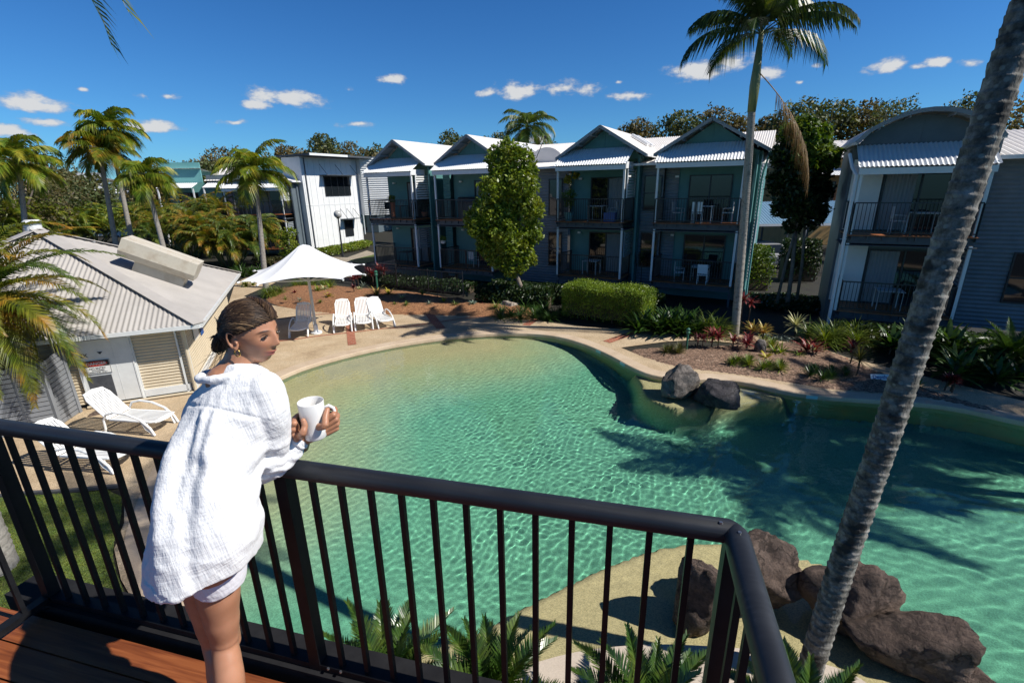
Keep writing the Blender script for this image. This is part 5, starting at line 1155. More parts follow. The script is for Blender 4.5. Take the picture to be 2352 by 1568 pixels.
part(mb, 'foliage', 'hedge_leaf', hd_); mb = MB()
for i in range(9):
    a = hl*(i+.5)/9; mb = MB(); mb.tube([hd_u*a+hn*.35, hd_u*a+hn*.4+P(.03, 0, .5), hd_u*(a+.1)+hn*.6+P(0, 0, 1.2)], [.045, .04, .02], 6); part(mb, 'stem', 'trunk_brown', hd_)
mb = MB(); mb.box(hd_u*hl/2+hn*(HD/2+.1)+P(0, 0, .75), (hl*.92, HD*.75, 1.15), Matrix.Rotation(math.atan2(hd_u.y, hd_u.x), 3, 'Z')); part(mb, 'inner_twigs', 'trunk_brown', hd_)
# planting right of the hedge
pl('strelitzia', 'dark glossy strap leaved clump just right of the clipped hedge', 'strelitzia', G(*r5(430, 440))+P(0, .2, 0), 'strap_green', 34, 1.15, .10, (.5, 1.4), 1., 101, clumps=6, spread=.6)
pl('strelitzia', 'second glossy strap leaved clump between the hedge and the grass tuft', 'strelitzia', G(*r5(560, 445))+P(0, .3, 0), 'strap_green', 34, 1.1, .10, (.4, 1.4), 1., 102, clumps=6, spread=.6)
pl('grass_tuft', 'arching green grass clump left of the main palm trunk', 'grass tuft', G(*r5(725, 445)), 'grass_leaf', 130, 1.05, .022, (.4, 1.45), 1.5, 103, clumps=3, spread=.35)
I = lambda x, y: G(*r5(x, y))+P(0, 0, .08)
for k, (x, y, nm_, lab, mt_, n_, L_, w_, el_, dr_, st_, cl_, sp_) in enumerate((
    (885, 430, 'red_cordyline', 'tall red cordyline right behind the main palm trunk', 'red_leaf', 24, .45, .08, (.0, 1.3), .9, 1.05, 2, .2),
    (735, 515, 'red_cordyline', 'bright red cordyline left of the main palm trunk', 'red_leaf', 26, .42, .07, (.1, 1.3), .8, .35, 2, .15),
    (655, 520, 'red_cordyline', 'thin dark maroon cordyline beside the bollard light', 'dark_red_leaf', 16, .3, .04, (.1, 1.3), .8, .3, 2, .12),
    (870, 530, 'red_cordyline', 'largest clump of red bronze cordylines at the foot of the palm', 'red_leaf', 24, .45, .06, (.0, 1.3), .9, .25, 4, .45),
    (960, 480, 'variegated_dracaena', 'yellow and pink variegated plant behind the red clump', 'orange_leaf', 26, .45, .05, (.1, 1.3), .8, .3, 3, .3),
    (525, 545, 'low_shrub', 'round low green shrub left of the bollard light', 'olive_leaf', 70, .36, .02, (.1, 1.45), .5, 0, 5, .3),
    (885, 605, 'low_shrub', 'low green shrub in front of the red clump', 'grass_leaf', 60, .36, .025, (.1, 1.4), .6, 0, 5, .35),
    (1050, 630, 'low_shrub', 'low green shrub right of the yellow bromeliad', 'grass_leaf', 60, .34, .022, (.1, 1.4), .6, 0, 5, .35),
    (1000, 580, 'bromeliad', 'bright yellow green bromeliad in the island bed', 'yellow_leaf', 18, .36, .06, (.2, 1.1), .8, 0, 1, 0),
    (1065, 555, 'bromeliad', 'lime bromeliad beside the cut stump in the island bed', 'crown_bright', 18, .42, .05, (.3, 1.3), .7, 0, 2, .15),
    (1010, 510, 'low_shrub', 'fine leaved green tuft behind the stump', 'grass_leaf', 60, .45, .02, (.3, 1.4), .7, 0, 3, .25),
    (1145, 465, 'yucca', 'pale yellow yucca behind the curving path', 'pale_leaf', 50, .55, .045, (-.2, 1.4), .5, .45, 1, 0),
    (1240, 560, 'bromeliad', 'large red and white bromeliad near the curving path', 'red_leaf', 26, .5, .07, (.2, 1.3), .7, .1, 2, .2),
    (1240, 562, 'bromeliad', 'pale centred bromeliad against the large red one', 'pale_leaf', 14, .42, .05, (.5, 1.3), .6, .12, 1, 0),
    (1170, 575, 'small_tuft', 'small green tuft left of the large red bromeliad', 'grass_leaf', 40, .34, .02, (.3, 1.4), .8, 0, 1, 0),
    (1420, 500, 'grass_tuft', 'big arching green grass clump beyond the curving path', 'grass_leaf', 150, 1.0, .022, (.3, 1.45), 1.5, 0, 5, .7),
    (1270, 480, 'grass_tuft', 'spiky dark green clump behind the large red bromeliad', 'strap_green', 80, .8, .03, (.4, 1.45), 1.1, 0, 4, .5),
    (1440, 600, 'red_cordyline', 'dark maroon cordyline on a thin stem by the feathery shrub', 'dark_red_leaf', 22, .45, .07, (.0, 1.3), .9, .5, 1, 0),
    (1470, 675, 'dracaena', 'feathery olive dracaena on a slim stem at the front of the bed', 'olive_leaf', 150, .55, .014, (-.3, 1.5), .4, .55, 1, 0),
    (1310, 665, 'low_shrub', 'dark prostrate shrub along the front of the island bed', 'strap_green', 60, .32, .02, (.1, 1.4), .5, 0, 9, .55),
    (1955, 745, 'red_cordyline', 'small dark red shrub at the pool edge right of the leaning trunk', 'dark_red_leaf', 40, .24, .04, (-.2, 1.4), .7, .3, 3, .12),
    (1790, 725, 'small_tuft', 'small green tuft at the foot of the leaning trunk in view', 'grass_leaf', 30, .34, .03, (.3, 1.4), .8, 0, 1, 0),
    (1720, 560, 'strelitzia', 'dark bird of paradise leaves left of the leaning trunk', 'strap_green', 20, .95, .15, (.2, 1.3), .8, .2, 4, .6),
    (1900, 570, 'strelitzia', 'dark green broad leaved shrub right of the leaning trunk', 'strap_green', 26, .95, .14, (.0, 1.35), .8, .2, 7, .8),
    (2120, 690, 'strelitzia', 'dark broad leaved shrub at the right frame edge behind the path', 'strap_green', 26, .8, .12, (.0, 1.35), .8, .1, 7, .8),
    (2330, 640, 'strelitzia', 'glossy shrub cut by the right frame edge', 'strap_green', 26, .9, .12, (.0, 1.35), .8, .1, 6, .8))):
    pl(nm_, lab, nm_.replace('_', ' ') if nm_ in ('low_shrub', 'grass_tuft') else nm_.split('_')[-1], I(x, y), mt_, n_, L_, w_, el_, dr_, 120+k, stem=st_, clumps=cl_, spread=sp_, group=GI)
# ground cover strip beside the curving path
mb = MB(); R = random.Random(2)
for _ in range(1500):
    t_ = R.random(); a = G(*r5(1015, 462)).lerp(G(*r5(1130, 480)), t_)+P(R.gauss(0, .1), R.gauss(.15, .1), R.uniform(0, .12)); k = .03; e = Vector((R.gauss(0, 1), R.gauss(0, 1), R.gauss(0, .4))).normalized(); g_ = e.orthogonal().normalized(); mb.add([a-e*k, a-g_*k*.5, a+e*k, a+g_*k*.5], [(0, 1, 2, 3)])
stuff(tag(mb.build('ground_cover', 'blue_leaf'), 'bluish green ground cover edging the curving path', 'ground cover'))
# hedge strips by the white block and dark undergrowth
def lowhedge(label, a, b, w_, h_, n_, mat, size, seed, name='garden_hedge'):
    t = thing(name, label, 'hedge', a); R = random.Random(seed); d = (b-a); L_ = d.length; u = d.normalized(); nn_ = Vector((-u.y, u.x, 0)); mb = MB()
    for _ in range(n_):
        s_ = R.random()*L_; o_ = R.uniform(-w_/2, w_/2); z = h_*(1-.5*abs(2*o_/w_)**3)*(R.random()**.4); z += .12*noise.noise((s_, o_, seed)); p = u*s_+nn_*o_+P(0, 0, max(.03, z)); q = Vector((R.gauss(0, 1), R.gauss(0, 1), R.gauss(0, 1)+.5)).normalized(); e = q.orthogonal().normalized(); g_ = q.cross(e); k = size*R.uniform(.6, 1.3)
        mb.add([p-e*k, p-g_*k*.5, p+e*k, p+g_*k*.5], [(0, 1, 2, 3)])
    part(mb, 'foliage', mat, t); mb = MB(); mb.box(u*L_/2+P(0, 0, h_*.28), (L_*.96, w_*.4, h_*.55), Matrix.Rotation(math.atan2(u.y, u.x), 3, 'Z')); part(mb, 'inner_twigs', 'trunk_brown', t); return t
lowhedge('low green hedge along the foot of the white clad block', G(*c2(590, 1235))+P(0, 0, 0), G(*c2(1000, 1150)), 1.8, .7, 5000, 'bush_leaf', .09, 3)
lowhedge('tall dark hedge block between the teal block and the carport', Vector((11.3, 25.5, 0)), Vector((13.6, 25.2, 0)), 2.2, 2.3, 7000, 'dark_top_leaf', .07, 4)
lowhedge('tall dark hedge block left of the arched grey block', Vector((15.6, 27.6, 0)), Vector((17.4, 27.2, 0)), 1.6, 2.4, 4000, 'dark_leaf', .08, 14)
lowhedge('dark low shrubs added to darken the shaded ground before the carport', Vector((11.2, 21.8, 0)), Vector((16.5, 19.8, 0)), 2.5, .5, 5000, 'dark_leaf', .09, 15, 'dark_shrubbery')  # dark planting added to deepen ground that lies in tree shadow
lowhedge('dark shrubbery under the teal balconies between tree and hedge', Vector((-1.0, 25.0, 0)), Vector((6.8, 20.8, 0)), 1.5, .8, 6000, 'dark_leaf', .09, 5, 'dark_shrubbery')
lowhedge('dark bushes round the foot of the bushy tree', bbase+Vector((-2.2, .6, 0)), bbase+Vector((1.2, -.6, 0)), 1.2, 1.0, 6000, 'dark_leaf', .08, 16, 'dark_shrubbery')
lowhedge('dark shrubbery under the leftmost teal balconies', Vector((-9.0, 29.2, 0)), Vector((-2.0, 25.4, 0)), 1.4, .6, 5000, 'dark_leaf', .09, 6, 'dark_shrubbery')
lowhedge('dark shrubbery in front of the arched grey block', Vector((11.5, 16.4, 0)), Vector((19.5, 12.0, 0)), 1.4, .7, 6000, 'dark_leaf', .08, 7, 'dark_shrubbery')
lowhedge('clipped low hedge behind the fountain grass', G(*um(330, 300))+P(0, 0, 0), G(*um(640, 330)), 1.2, .7, 2500, 'olive_leaf', .07, 8)
pl('agave', 'spiky green clump below the golden cane stems', 'agave', G(565, 632), 'strap_green', 40, 1.0, .07, (.2, 1.4), .9, 140, clumps=4, spread=.9)
pl('bromeliad', 'yellowish low plant beside the path near the cane stems', 'bromeliad', G(572, 655), 'crown_bright', 24, .5, .06, (.2, 1.2), .9, 141, clumps=3, spread=.6)
tree('slender_shrub', 'slender green shrub rising behind the umbrella peak', G(668, 620), [((0, 0, 1.0), .5), ((.2, 0, 1.8), .55), ((-.2, 0, 2.4), .45), ((.4, 0, 2.6), .4)], 1600, .09, 'bush_leaf', 33, .05, 'gum_bark', cat='shrub')
# --- cycads
def cycad(label, loc, L_, n, seed, mat, el=(.1, 1.35), trunk=.35, group='cycads'):
    t = thing('cycad', label, 'cycad', loc, 0, group); R = random.Random(seed)
    part(MB().tube([P(0, 0, -.05), P(0, 0, trunk*.6), P(0, 0, trunk)], [.16, .17, .12], 10), 'trunk', 'trunk_brown', t)
    for i in range(n):
        f_ = i/n; mb = MB(); frond(mb, P(0, 0, trunk-.02), i*2.399+R.uniform(-.2, .2), el[1]+(el[0]-el[1])*f_, L_*R.uniform(.85, 1.1), R.uniform(.5, .95), n=66, ll=.2, w=.021, vee=.6, rnd=R, bare=.12, tipf=.3, rw=.009, ldroop=.0); part(mb, 'frond', mat, t)
    return t
leafmat('cycad_leaf', (.022,.06,.010), (.045,.095,.015), 4, .3, .2, c3=(.09,.13,.02), spec=.6)
cycad('sago cycad below the railing in front of the pool steps, left of the pair', G(885, 1560, .55)*1+P(0, 0, -.55), 1.0, 26, 1, 'cycad_leaf')
cycad('sago cycad below the railing, right of the pair by the beach rim', G(1130, 1600, .45)+P(0, 0, -.45), .95, 24, 2, 'cycad_leaf')
cycad('sago cycad whose tips show under the railing near the corner post', G(1490, 1650, .5)+P(0, 0, -.5), .95, 24, 3, 'cycad_leaf')
cycad('sago cycad at the foot of the leaning trunk, mostly below the frame', G(1850, 1700, .4)+P(0, 0, -.4), .9, 22, 4, 'cycad_leaf')
cycad('broad sago cycad with pale edged fronds at the right side of the path', I(2240, 640), 1.15, 26, 5, 'strap_green', el=(.0, 1.2), trunk=.5)
# --- boulders
def rockmat(name, a, b, c):
    patchy(name, a, b, c, 2.6, 30, .85, .3, .25); m = M[name]; nt = m.node_tree; L = nt.links.new
    tc = N(nt, 'ShaderNodeTexCoord').outputs['Object']; n = N(nt, 'ShaderNodeTexNoise'); n.inputs['Scale'].default_value = 7; n.inputs['Detail'].default_value = 9; n.inputs['Roughness'].default_value = .7; L(tc, n.inputs['Vector'])
    vo = N(nt, 'ShaderNodeTexVoronoi', feature='DISTANCE_TO_EDGE'); vo.inputs['Scale'].default_value = 2.2; wv_ = N(nt, 'ShaderNodeVectorMath', operation='MULTIPLY_ADD'); L(n.outputs['Color'], wv_.inputs[0]); wv_.inputs[1].default_value = (.35, .35, .35); L(tc, wv_.inputs[2]); L(wv_.outputs[0], vo.inputs['Vector'])
    cr_ = N(nt, 'ShaderNodeMapRange'); cr_.inputs[1].default_value = 0; cr_.inputs[2].default_value = .035; L(vo.outputs['Distance'], cr_.inputs[0])
    ma = N(nt, 'ShaderNodeMath', operation='MULTIPLY_ADD'); L(cr_.outputs[0], ma.inputs[0]); ma.inputs[1].default_value = .5; L(n.outputs[0], ma.inputs[2])
    bp = N(nt, 'ShaderNodeBump'); bp.inputs['Strength'].default_value = 1.; bp.inputs['Distance'].default_value = .06; L(ma.outputs[0], bp.inputs['Height']); L(bp.outputs[0], nt.nodes['Principled BSDF'].inputs['Normal'])
rockmat('rock_brown', (.052,.034,.026), (.10,.068,.052), (.155,.11,.085)); rockmat('rock_grey', (.07,.06,.055), (.15,.13,.115), (.25,.22,.195)); rockmat('rock_dark', (.03,.027,.03), (.05,.045,.05), (.075,.07,.07)); rockmat('rock_pale', (.35,.28,.2), (.45,.38,.3), (.5,.44,.36))
def rock(label, c, dim, rz, mat, seed, amp=.22, name='boulder', group='boulders at the pool edge'):
    bm_ = MB(); n_, m_ = 56, 36
    def f(a, b):
        th, ph = PI*b, 2*PI*a; d = Vector((math.sin(th)*math.cos(ph), math.sin(th)*math.sin(ph), math.cos(th)))
        # faceted boulder: soft intersection of random planes
        k = 0; s_ = 0
        for nx in planes: k = max(k, nx[0].dot(d)/nx[1])
        r = 1/max(k, .62); r = r*.97+.03; r *= 1+amp*.5*noise.noise(d*1.4+Vector((seed, 0, 0)))+amp*.34*noise.noise(d*3.4+Vector((0, seed, 0)))+amp*.12*noise.noise(d*9+Vector((0, seed, 2)))
        return P(d.x*r*dim[0], d.y*r*dim[1], d.z*r*dim[2])
    R = random.Random(seed); planes = []
    for i in range(13): planes.append((Vector((R.gauss(0, 1), R.gauss(0, 1), R.gauss(0, 1))).normalized(), R.uniform(.72, 1.05)))
    bm_.grid(f, n_, m_); o = bm_.build(name, mat, None, True); o.location = c; o.rotation_euler = (0, 0, rz); tag(o, label, 'boulder', group); o.cycles.is_caustics_receiver = True; return o
rock('brown boulder standing alone in the shallow shelf behind the railing corner', G(1612, 1368, .22), (.27, .40, .46), .2, 'rock_brown', 1)
rock('broad brown boulder in the water right of the railing corner', G(1745, 1318, .22), (.43, .38, .44), .5, 'rock_brown', 2)
rock('brown boulder with a flat sunlit top behind the leaning trunk', G(1955, 1375, .26), (.41, .42, .46), .1, 'rock_brown', 3)
rock('long brown boulder with a deep shadowed face at the lower right', G(2080, 1482, .16), (.52, .34, .42), -.7, 'rock_brown', 4)
rock('low brown boulder at the bottom edge beside the water', G(2235, 1585, .0), (.32, .22, .24), -.4, 'rock_brown', 5)
rock('grey weathered boulder at the far pool edge, left of the pair', G(*r5(560, 745))+P(0, .1, .18), (.53, .44, .47), .4, 'rock_grey', 6)
rock('near black boulder at the far pool edge, right of the pair', G(*r5(738, 790))+P(0, .1, .12), (.43, .37, .38), .1, 'rock_dark', 17)
rock('pale garden stone beside the agapanthus drift', G(*r6(1905, 500))+P(0, 0, .12), (.42, .3, .3), .3, 'rock_pale', 8, name='garden_stone', group=None)
rock('small brown stone at the foot of the hut enclosure', G(*hd(520, 800))+P(0, 0, .02), (.13, .1, .08), .3, 'rock_brown', 9, name='garden_stone', group=None)
mb = MB(); mb.tube([P(0, 0, 0), P(0, 0, .3), P(.02, 0, .42)], [.2, .17, .1], 12); s_ = mb.build('tree_stump', 'rock_grey', None, True); s_.location = I(965, 545); tag(s_, 'short grey cut stump among the island bed plants', 'stump')
# --- depth sign and skimmer lids
dsn = thing('depth_sign', 'small pale Depth sign lying at the pool edge left of the leaning trunk', 'sign', G(*r5(1605, 690))+P(0, 0, .14), -.1)
part(MB().box((0, 0, 0), (.62, .02, .17), Matrix.Rotation(-.6, 3, 'X')), 'panel', 'sign_white', dsn)
pmat('sign_blue', (.02,.06,.25), None, rough=.5); text('Depth 1', .15, (-.02, -.012, .007), 'sign_blue', dsn, rx=PI/2-.6)
pmat('skimmer', (.35,.62,.62), None, rough=.3)
for k, (x, y) in enumerate(((95, 540), (282, 592), (1225, 768))):
    a = G(*r5(x, y)); j = min(range(len(POOL)), key=lambda i: (POOL[i]-a).length); q = POOL[j]; d = (POOL[(j+1) % len(POOL)]-POOL[j]).normalized()
    o = MB().box((0, 0, 0), (.26, .05, .09), None).build('pool_light', 'skimmer'); o.location = q+P(0, -.0, -.05); o.rotation_euler = (0, 0, math.atan2(d.y, d.x)); o.location += Vector((d.y, -d.x, 0))*.0; tag(o, ['pale fitting in the pool wall below the coping, farthest left', 'pale fitting in the pool wall left of the pool boulders', 'pale fitting in the pool wall left of the leaning trunk'][k], 'pool fitting'); o.cycles.is_caustics_receiver = True

# --- potted plants and small things on the balconies
def potted(label, loc, potm, pr, ph, leafm, blobs, n, size, stems=()):
    t = thing('potted_plant', label, 'potted plant', loc, A1, 'potted plants on the balconies')
    part(MB().tube([P(0, 0, 0), P(0, 0, ph*.95), P(0, 0, ph)], [pr*.72, pr, pr*1.08], 14), 'pot', potm, t)
    mb = MB(); leaves(mb, blobs, n, size, int(loc.x*10)+50); part(mb, 'foliage', leafm, t)
    for a, b in stems: part(MB().tube([P(*a), P(*b)], .012, 5), 'stem', 'gum_bark', t)
    return t
potted('round shrub in a teal pot on the upper balcony right of the bushy tree', TF(12.55, 1.35, 3.7), 'teal_pot', .24, .42, 'bush_leaf', [((0, 0, .85), .24), ((0, 0, 1.2), .34)], 1100, .045, [((0, 0, .4), (0, 0, .9))])
potted('leggy yellowish plant rising above the round shrub on the same balcony', TF(12.45, 1.7, 3.7), 'terracotta', .18, .32, 'yellow_leaf', [((-.15, 0, 2.0), .2), ((.3, 0, 2.2), .17)], 300, .07, [((0, 0, .3), (.05, 0, 1.4)), ((.05, 0, 1.4), (-.15, 0, 2.0)), ((.05, 0, 1.4), (.3, 0, 2.2))])
potted('fresh green plant in a terracotta pot, leftmost upper balcony', TF(1.45, .55, 3.7), 'terracotta', .17, .95, 'grass_leaf', [((0, 0, 1.15), .22)], 400, .05)
potted('dark leafy potted plant beside the lattice of the leftmost upper balcony', TF(3.1, 1.5, 3.7), 'terracotta', .2, .35, 'dark_leaf', [((0, 0, .8), .35), ((0, 0, 1.2), .3)], 700, .06)
potted('white hanging pot of greenery on the lower balcony left of the bushy tree', TF(5.1, .5, 2.35), 'white_trim', .16, .18, 'bush_leaf', [((0, 0, .25), .2)], 300, .04)
o = MB().box((0, 0, .22), (.55, .35, .42)).build('storage_box', 'blue_box'); o.location = TF(14.75, 1.3, 3.7); o.rotation_euler = (0, 0, A1); tag(o, 'blue plastic box on the upper balcony right of the bushy tree', 'box')
bq = thing('barbecue', 'covered black barbecue on the upper balcony beside the bushy tree', 'barbecue', TF(6.3, 1.5, 3.7), A1)
part(MB().tube([P(-.6, 0, .95), P(.6, 0, .95)], .26, 12), 'hood', 'dark_metal', bq); part(MB().box((0, 0, .45), (1.1, .5, .85)), 'cabinet', 'dark_metal', bq)
plant('dracaena', 'spiky olive dracaena against the grey wall between the two right teal bays', 'dracaena', TF(16.3, 1.9, 0), 'olive_leaf', 80, .5, .03, (-.3, 1.4), .7, 301, stem=1.9)
# ================= our balcony =================
def railmat():
    m, nt, p, o = nm('rail_black'); L = nt.links.new; tc = N(nt, 'ShaderNodeTexCoord').outputs['Object']
    mp = N(nt, 'ShaderNodeMapping'); mp.inputs['Scale'].default_value = (2, 60, 60); mp.inputs['Rotation'].default_value = (0, 0, math.radians(14.4)); L(tc, mp.inputs[0])
    n1 = N(nt, 'ShaderNodeTexNoise'); n1.inputs['Scale'].default_value = 1.5; n1.inputs['Detail'].default_value = 8; L(mp.outputs[0], n1.inputs['Vector'])
    n2 = N(nt, 'ShaderNodeTexNoise'); n2.inputs['Scale'].default_value = 5; n2.inputs['Detail'].default_value = 5; L(tc, n2.inputs['Vector'])
    mu = N(nt, 'ShaderNodeMath', operation='MULTIPLY'); L(n1.outputs[0], mu.inputs[0]); L(n2.outputs[0], mu.inputs[1])
    L(ramp(nt, mu.outputs[0], [(.014,.016,.021), (.020,.023,.029), (.06,.065,.072)], [.22, .36, .52]), p.inputs['Base Color'])
    mr = N(nt, 'ShaderNodeMapRange'); mr.inputs[3].default_value = .34; mr.inputs[4].default_value = .62; L(n2.outputs[0], mr.inputs[0]); L(mr.outputs[0], p.inputs['Roughness']); M['rail_black'] = m
railmat()
def deckmat():
    m, nt, p, o = nm('deck_timber'); L = nt.links.new; tc = N(nt, 'ShaderNodeTexCoord').outputs['Object']
    mp = N(nt, 'ShaderNodeMapping'); mp.inputs['Scale'].default_value = (1.2, 26, 26); L(tc, mp.inputs[0])
    n1 = N(nt, 'ShaderNodeTexNoise'); n1.inputs['Scale'].default_value = 2.2; n1.inputs['Detail'].default_value = 8; n1.inputs['Distortion'].default_value = .6; L(mp.outputs[0], n1.inputs['Vector'])
    c = ramp(nt, n1.outputs[0], [(.13,.033,.011), (.23,.065,.02), (.33,.105,.034)], [.3, .5, .7]); g = N(nt, 'ShaderNodeObjectInfo')
    mr = N(nt, 'ShaderNodeMapRange'); mr.inputs[3].default_value = .8; mr.inputs[4].default_value = 1.2; L(g.outputs['Random'], mr.inputs[0]); hs = N(nt, 'ShaderNodeHueSaturation'); L(c, hs.inputs['Color']); L(mr.outputs[0], hs.inputs['Value']); L(hs.outputs[0], p.inputs['Base Color'])
    p.inputs['Roughness'].default_value = .5; bp = N(nt, 'ShaderNodeBump'); bp.inputs['Strength'].default_value = .25; bp.inputs['Distance'].default_value = .003; L(n1.outputs[0], bp.inputs['Height']); L(bp.outputs[0], p.inputs['Normal']); M['deck_timber'] = m
deckmat(); pmat('screw_steel', (.4,.4,.4), None, rough=.3, metal=.9)
pmat('rail_matte', (.007,.0075,.009), (.012,.0125,.015), 12, .5, spec=.22)
pmat('beam_black', (.010,.010,.012), (.018,.018,.02), 8, .85, spec=.2)
RC = Vector((.652, 1.175, 0)); RA = math.atan2(-.25, .968); DZ = 3.4
rt = thing('balcony_railing', 'black balcony railing with square balusters that the woman leans on', 'railing', RC, RA)
# local: -x runs along the front rail to the left corner, -y towards the camera side along the right rail
def hprof(a, b, R, mitreA=0, mitreB=0):
    pts = []
    for i in range(13): t = PI*i/12; pts.append((.035*math.cos(t)*1.0, .012+.034*math.sin(t)**.8 if 0 < i < 12 else .012))
    pts += [(-.035, -.004), (-.030, -.010), (.030, -.010), (.035, -.004)]
    return pts
def handrail(mb, a, b, ma, mb_):
    a, b = Vector(a), Vector(b); d = (b-a).normalized(); s_ = Vector((d.y, -d.x, 0)); pr = hprof(0, 0, 0); n_ = len(pr)
    vs = [a+s_*x+P(0, 0, z)+d*(x*ma) for x, z in pr]+[b+s_*x+P(0, 0, z)+d*(x*mb_) for x, z in pr]
    mb.add(vs, [(i, (i+1) % n_, n_+(i+1) % n_, n_+i) for i in range(n_)]+[tuple(range(n_))[::-1], tuple(range(n_, 2*n_))]); return mb
ZR = 4.405
LC = -3.14; RL = 1.9
hr = part(handrail(MB(), (LC, 0, ZR), (0, 0, ZR), 1, 1), 'handrail', 'rail_black', rt); hr.data.shade_smooth()
hr2 = part(handrail(MB(), (0.0, -.001, ZR), (0, -RL, ZR), -1, 0), 'handrail', 'rail_black', rt); hr2.data.shade_smooth()
hr3 = part(handrail(MB(), (LC, -1.6, ZR), (LC, 0, ZR), 0, -1), 'handrail', 'rail_black', rt); hr3.data.shade_smooth()
for o_ in (hr, hr2, hr3):
    try: 
        md = o_.modifiers.new('ws', 'EDGE_SPLIT'); md.split_angle = math.radians(40)
    except Exception: pass
def rbox(c, d): return MB().box(c, d)
for a, b in (((LC, 0), (0, 0)), ((0, 0), (0, -RL)), ((LC, 0), (LC, -1.6))):
    a_, b_ = P(a[0], a[1], 0), P(b[0], b[1], 0); d = (b_-a_).normalized(); part(MB().beam(a_+d*.03+P(0, 0, 3.445), b_-d*.03+P(0, 0, 3.445), .05, .03), 'bottom_rail', 'rail_matte', rt)
posts = [(LC, 0), (LC/2, 0), (0, 0), (0, -1.5), (LC, -1.45)]
for x, y in posts:
    mb = MB(); mb.box((x, y, 3.90), (.052, .052, .985)); mb.box((x, y, 3.405), (.09, .09, .012)) ; part(mb, 'post', 'rail_matte', rt)
def bal_(a, b, n_):
    a, b = P(*a, 0), P(*b, 0)
    for i in range(1, n_+1):
        q = a.lerp(b, i/(n_+1)); part(MB().box((q.x, q.y, 3.927), (.0195, .0195, .935)), 'baluster', 'rail_matte', rt)
bal_((LC, 0), (LC/2, 0), 12); bal_((LC/2, 0), (0, 0), 12); bal_((0, 0), (0, -1.5), 11); bal_((LC, 0), (LC, -1.45), 11)
for (x, y) in ((-.045, -.012), (.0, -.045), (-1.50, -.03), (-1.44, -.03)):
    z = ZR+.046 if x > -.5 else 3.462
    part(MB().tube([P(x, y, z-.004), P(x, y, z+.003)], [.006, .005], 10), 'screw', 'screw_steel', rt)
dk = thing('timber_deck', 'reddish brown timber balcony deck under the woman', 'deck', RC, RA)
y = -.09; i = 0
while y > -2.6:
    L0, L1 = LC-.25, .22; part(MB().box(((L0+L1)/2, y-.066, DZ-.012), (L1-L0, .132, .024)), 'deck_board', 'deck_timber', dk); y -= .139; i += 1
part(MB().box((LC/2, .035, DZ-.07), (3.7, .16, .19)), 'edge_beam', 'beam_black', dk)
part(MB().box((.12+.0, -1.3, DZ-.12), (.12, 2.6, .19)), 'edge_beam', 'beam_black', dk); part(MB().box((LC-.1, -1.3, DZ-.12), (.12, 2.6, .19)), 'edge_beam', 'beam_black', dk)
for k in range(8): part(MB().box((LC+.1+k*.42, -1.32, DZ-.11), (.05, 2.4, .17)), 'joist', 'beam_grey', dk)
for x in (LC-.05, .05): part(MB().box((x, -.1, (DZ-.2)/2), (.1, .1, DZ-.2)), 'support_post', 'beam_grey', dk)

# ================= the woman =================
SK0 = Vector((-1.0, 1.28, DZ))
woman = thing('person', 'woman in loose white shirt and shorts leaning on the railing with a mug', 'person', SK0)
def loft(mb, rows, n=28, cap=True, power=2.0):
    """rows: (centre, half vector a, half vector b)"""
    vs = []; m_ = len(rows)
    for c, a, b in rows:
        for k in range(n):
            t = 2*PI*k/n; ct, st_ = math.cos(t), math.sin(t); e = 2/power
            vs.append(Vector(c)+Vector(a)*(abs(ct)**e*(1 if ct > 0 else -1))+Vector(b)*(abs(st_)**e*(1 if st_ > 0 else -1)))
    fs = [(i*n+k, i*n+(k+1) % n, (i+1)*n+(k+1) % n, (i+1)*n+k) for i in range(m_-1) for k in range(n)]
    if cap: fs += [tuple(range(n))[::-1], tuple((m_-1)*n+k for k in range(n))]
    return mb.add(vs, fs)
def limb(mb, pts, rad, n=20, sx=1., sub=6):
    """smooth tapered limb through joints"""
    pts = [Vector(p) for p in pts]; P_, R_ = [], []
    for i in range(len(pts)-1):
        p0, p1, p2, p3 = pts[max(i-1, 0)], pts[i], pts[i+1], pts[min(i+2, len(pts)-1)]
        for j in range(sub):
            f_ = j/sub; P_.append(.5*((2*p1)+(-p0+p2)*f_+(2*p0-5*p1+4*p2-p3)*f_*f_+(-p0+3*p1-3*p2+p3)*f_**3)); g_ = f_*f_*(3-2*f_); R_.append(rad[i]*(1-g_)+rad[i+1]*g_)
    P_.append(pts[-1]); R_.append(rad[-1]); 
    mb.tube(P_, R_, n, True, sx); mb.ball(pts[0], rad[0], 14, 10); mb.ball(pts[-1], rad[-1], 14, 10); return mb
def remesh(mb, vox, smooth_it=3, fac=.5):
    me = bpy.data.meshes.new('tmp'); me.from_pydata([tuple(v) for v in mb.v], [], mb.f); o = bpy.data.objects.new('tmp', me); COL.objects.link(o)
    m = o.modifiers.new('r', 'REMESH'); m.mode = 'VOXEL'; m.voxel_size = vox; m.use_smooth_shade = True
    if smooth_it: s_ = o.modifiers.new('s', 'SMOOTH'); s_.iterations = smooth_it; s_.factor = fac
    dg = bpy.context.evaluated_depsgraph_get(); r = bpy.data.meshes.new_from_object(o.evaluated_get(dg)); bpy.data.objects.remove(o); return r
def attach(me, name, mats, parent, shift=None):
    me.materials.clear()
    for m_ in (mats if isinstance(mats, (list, tuple)) else [mats]): me.materials.append(M[m_])
    me.name = name; me.shade_smooth(); o = bpy.data.objects.new(name, me); COL.objects.link(o); o.parent = parent
    t = Vector((0, 0, 0)); p = parent
    while p: t += p.location; p = p.parent
    o.location = -t if shift is None else shift; return o
def coords(me):
    a = np.empty(len(me.vertices)*3, np.float32); me.vertices.foreach_get('co', a); return a.reshape(-1, 3).astype(float)
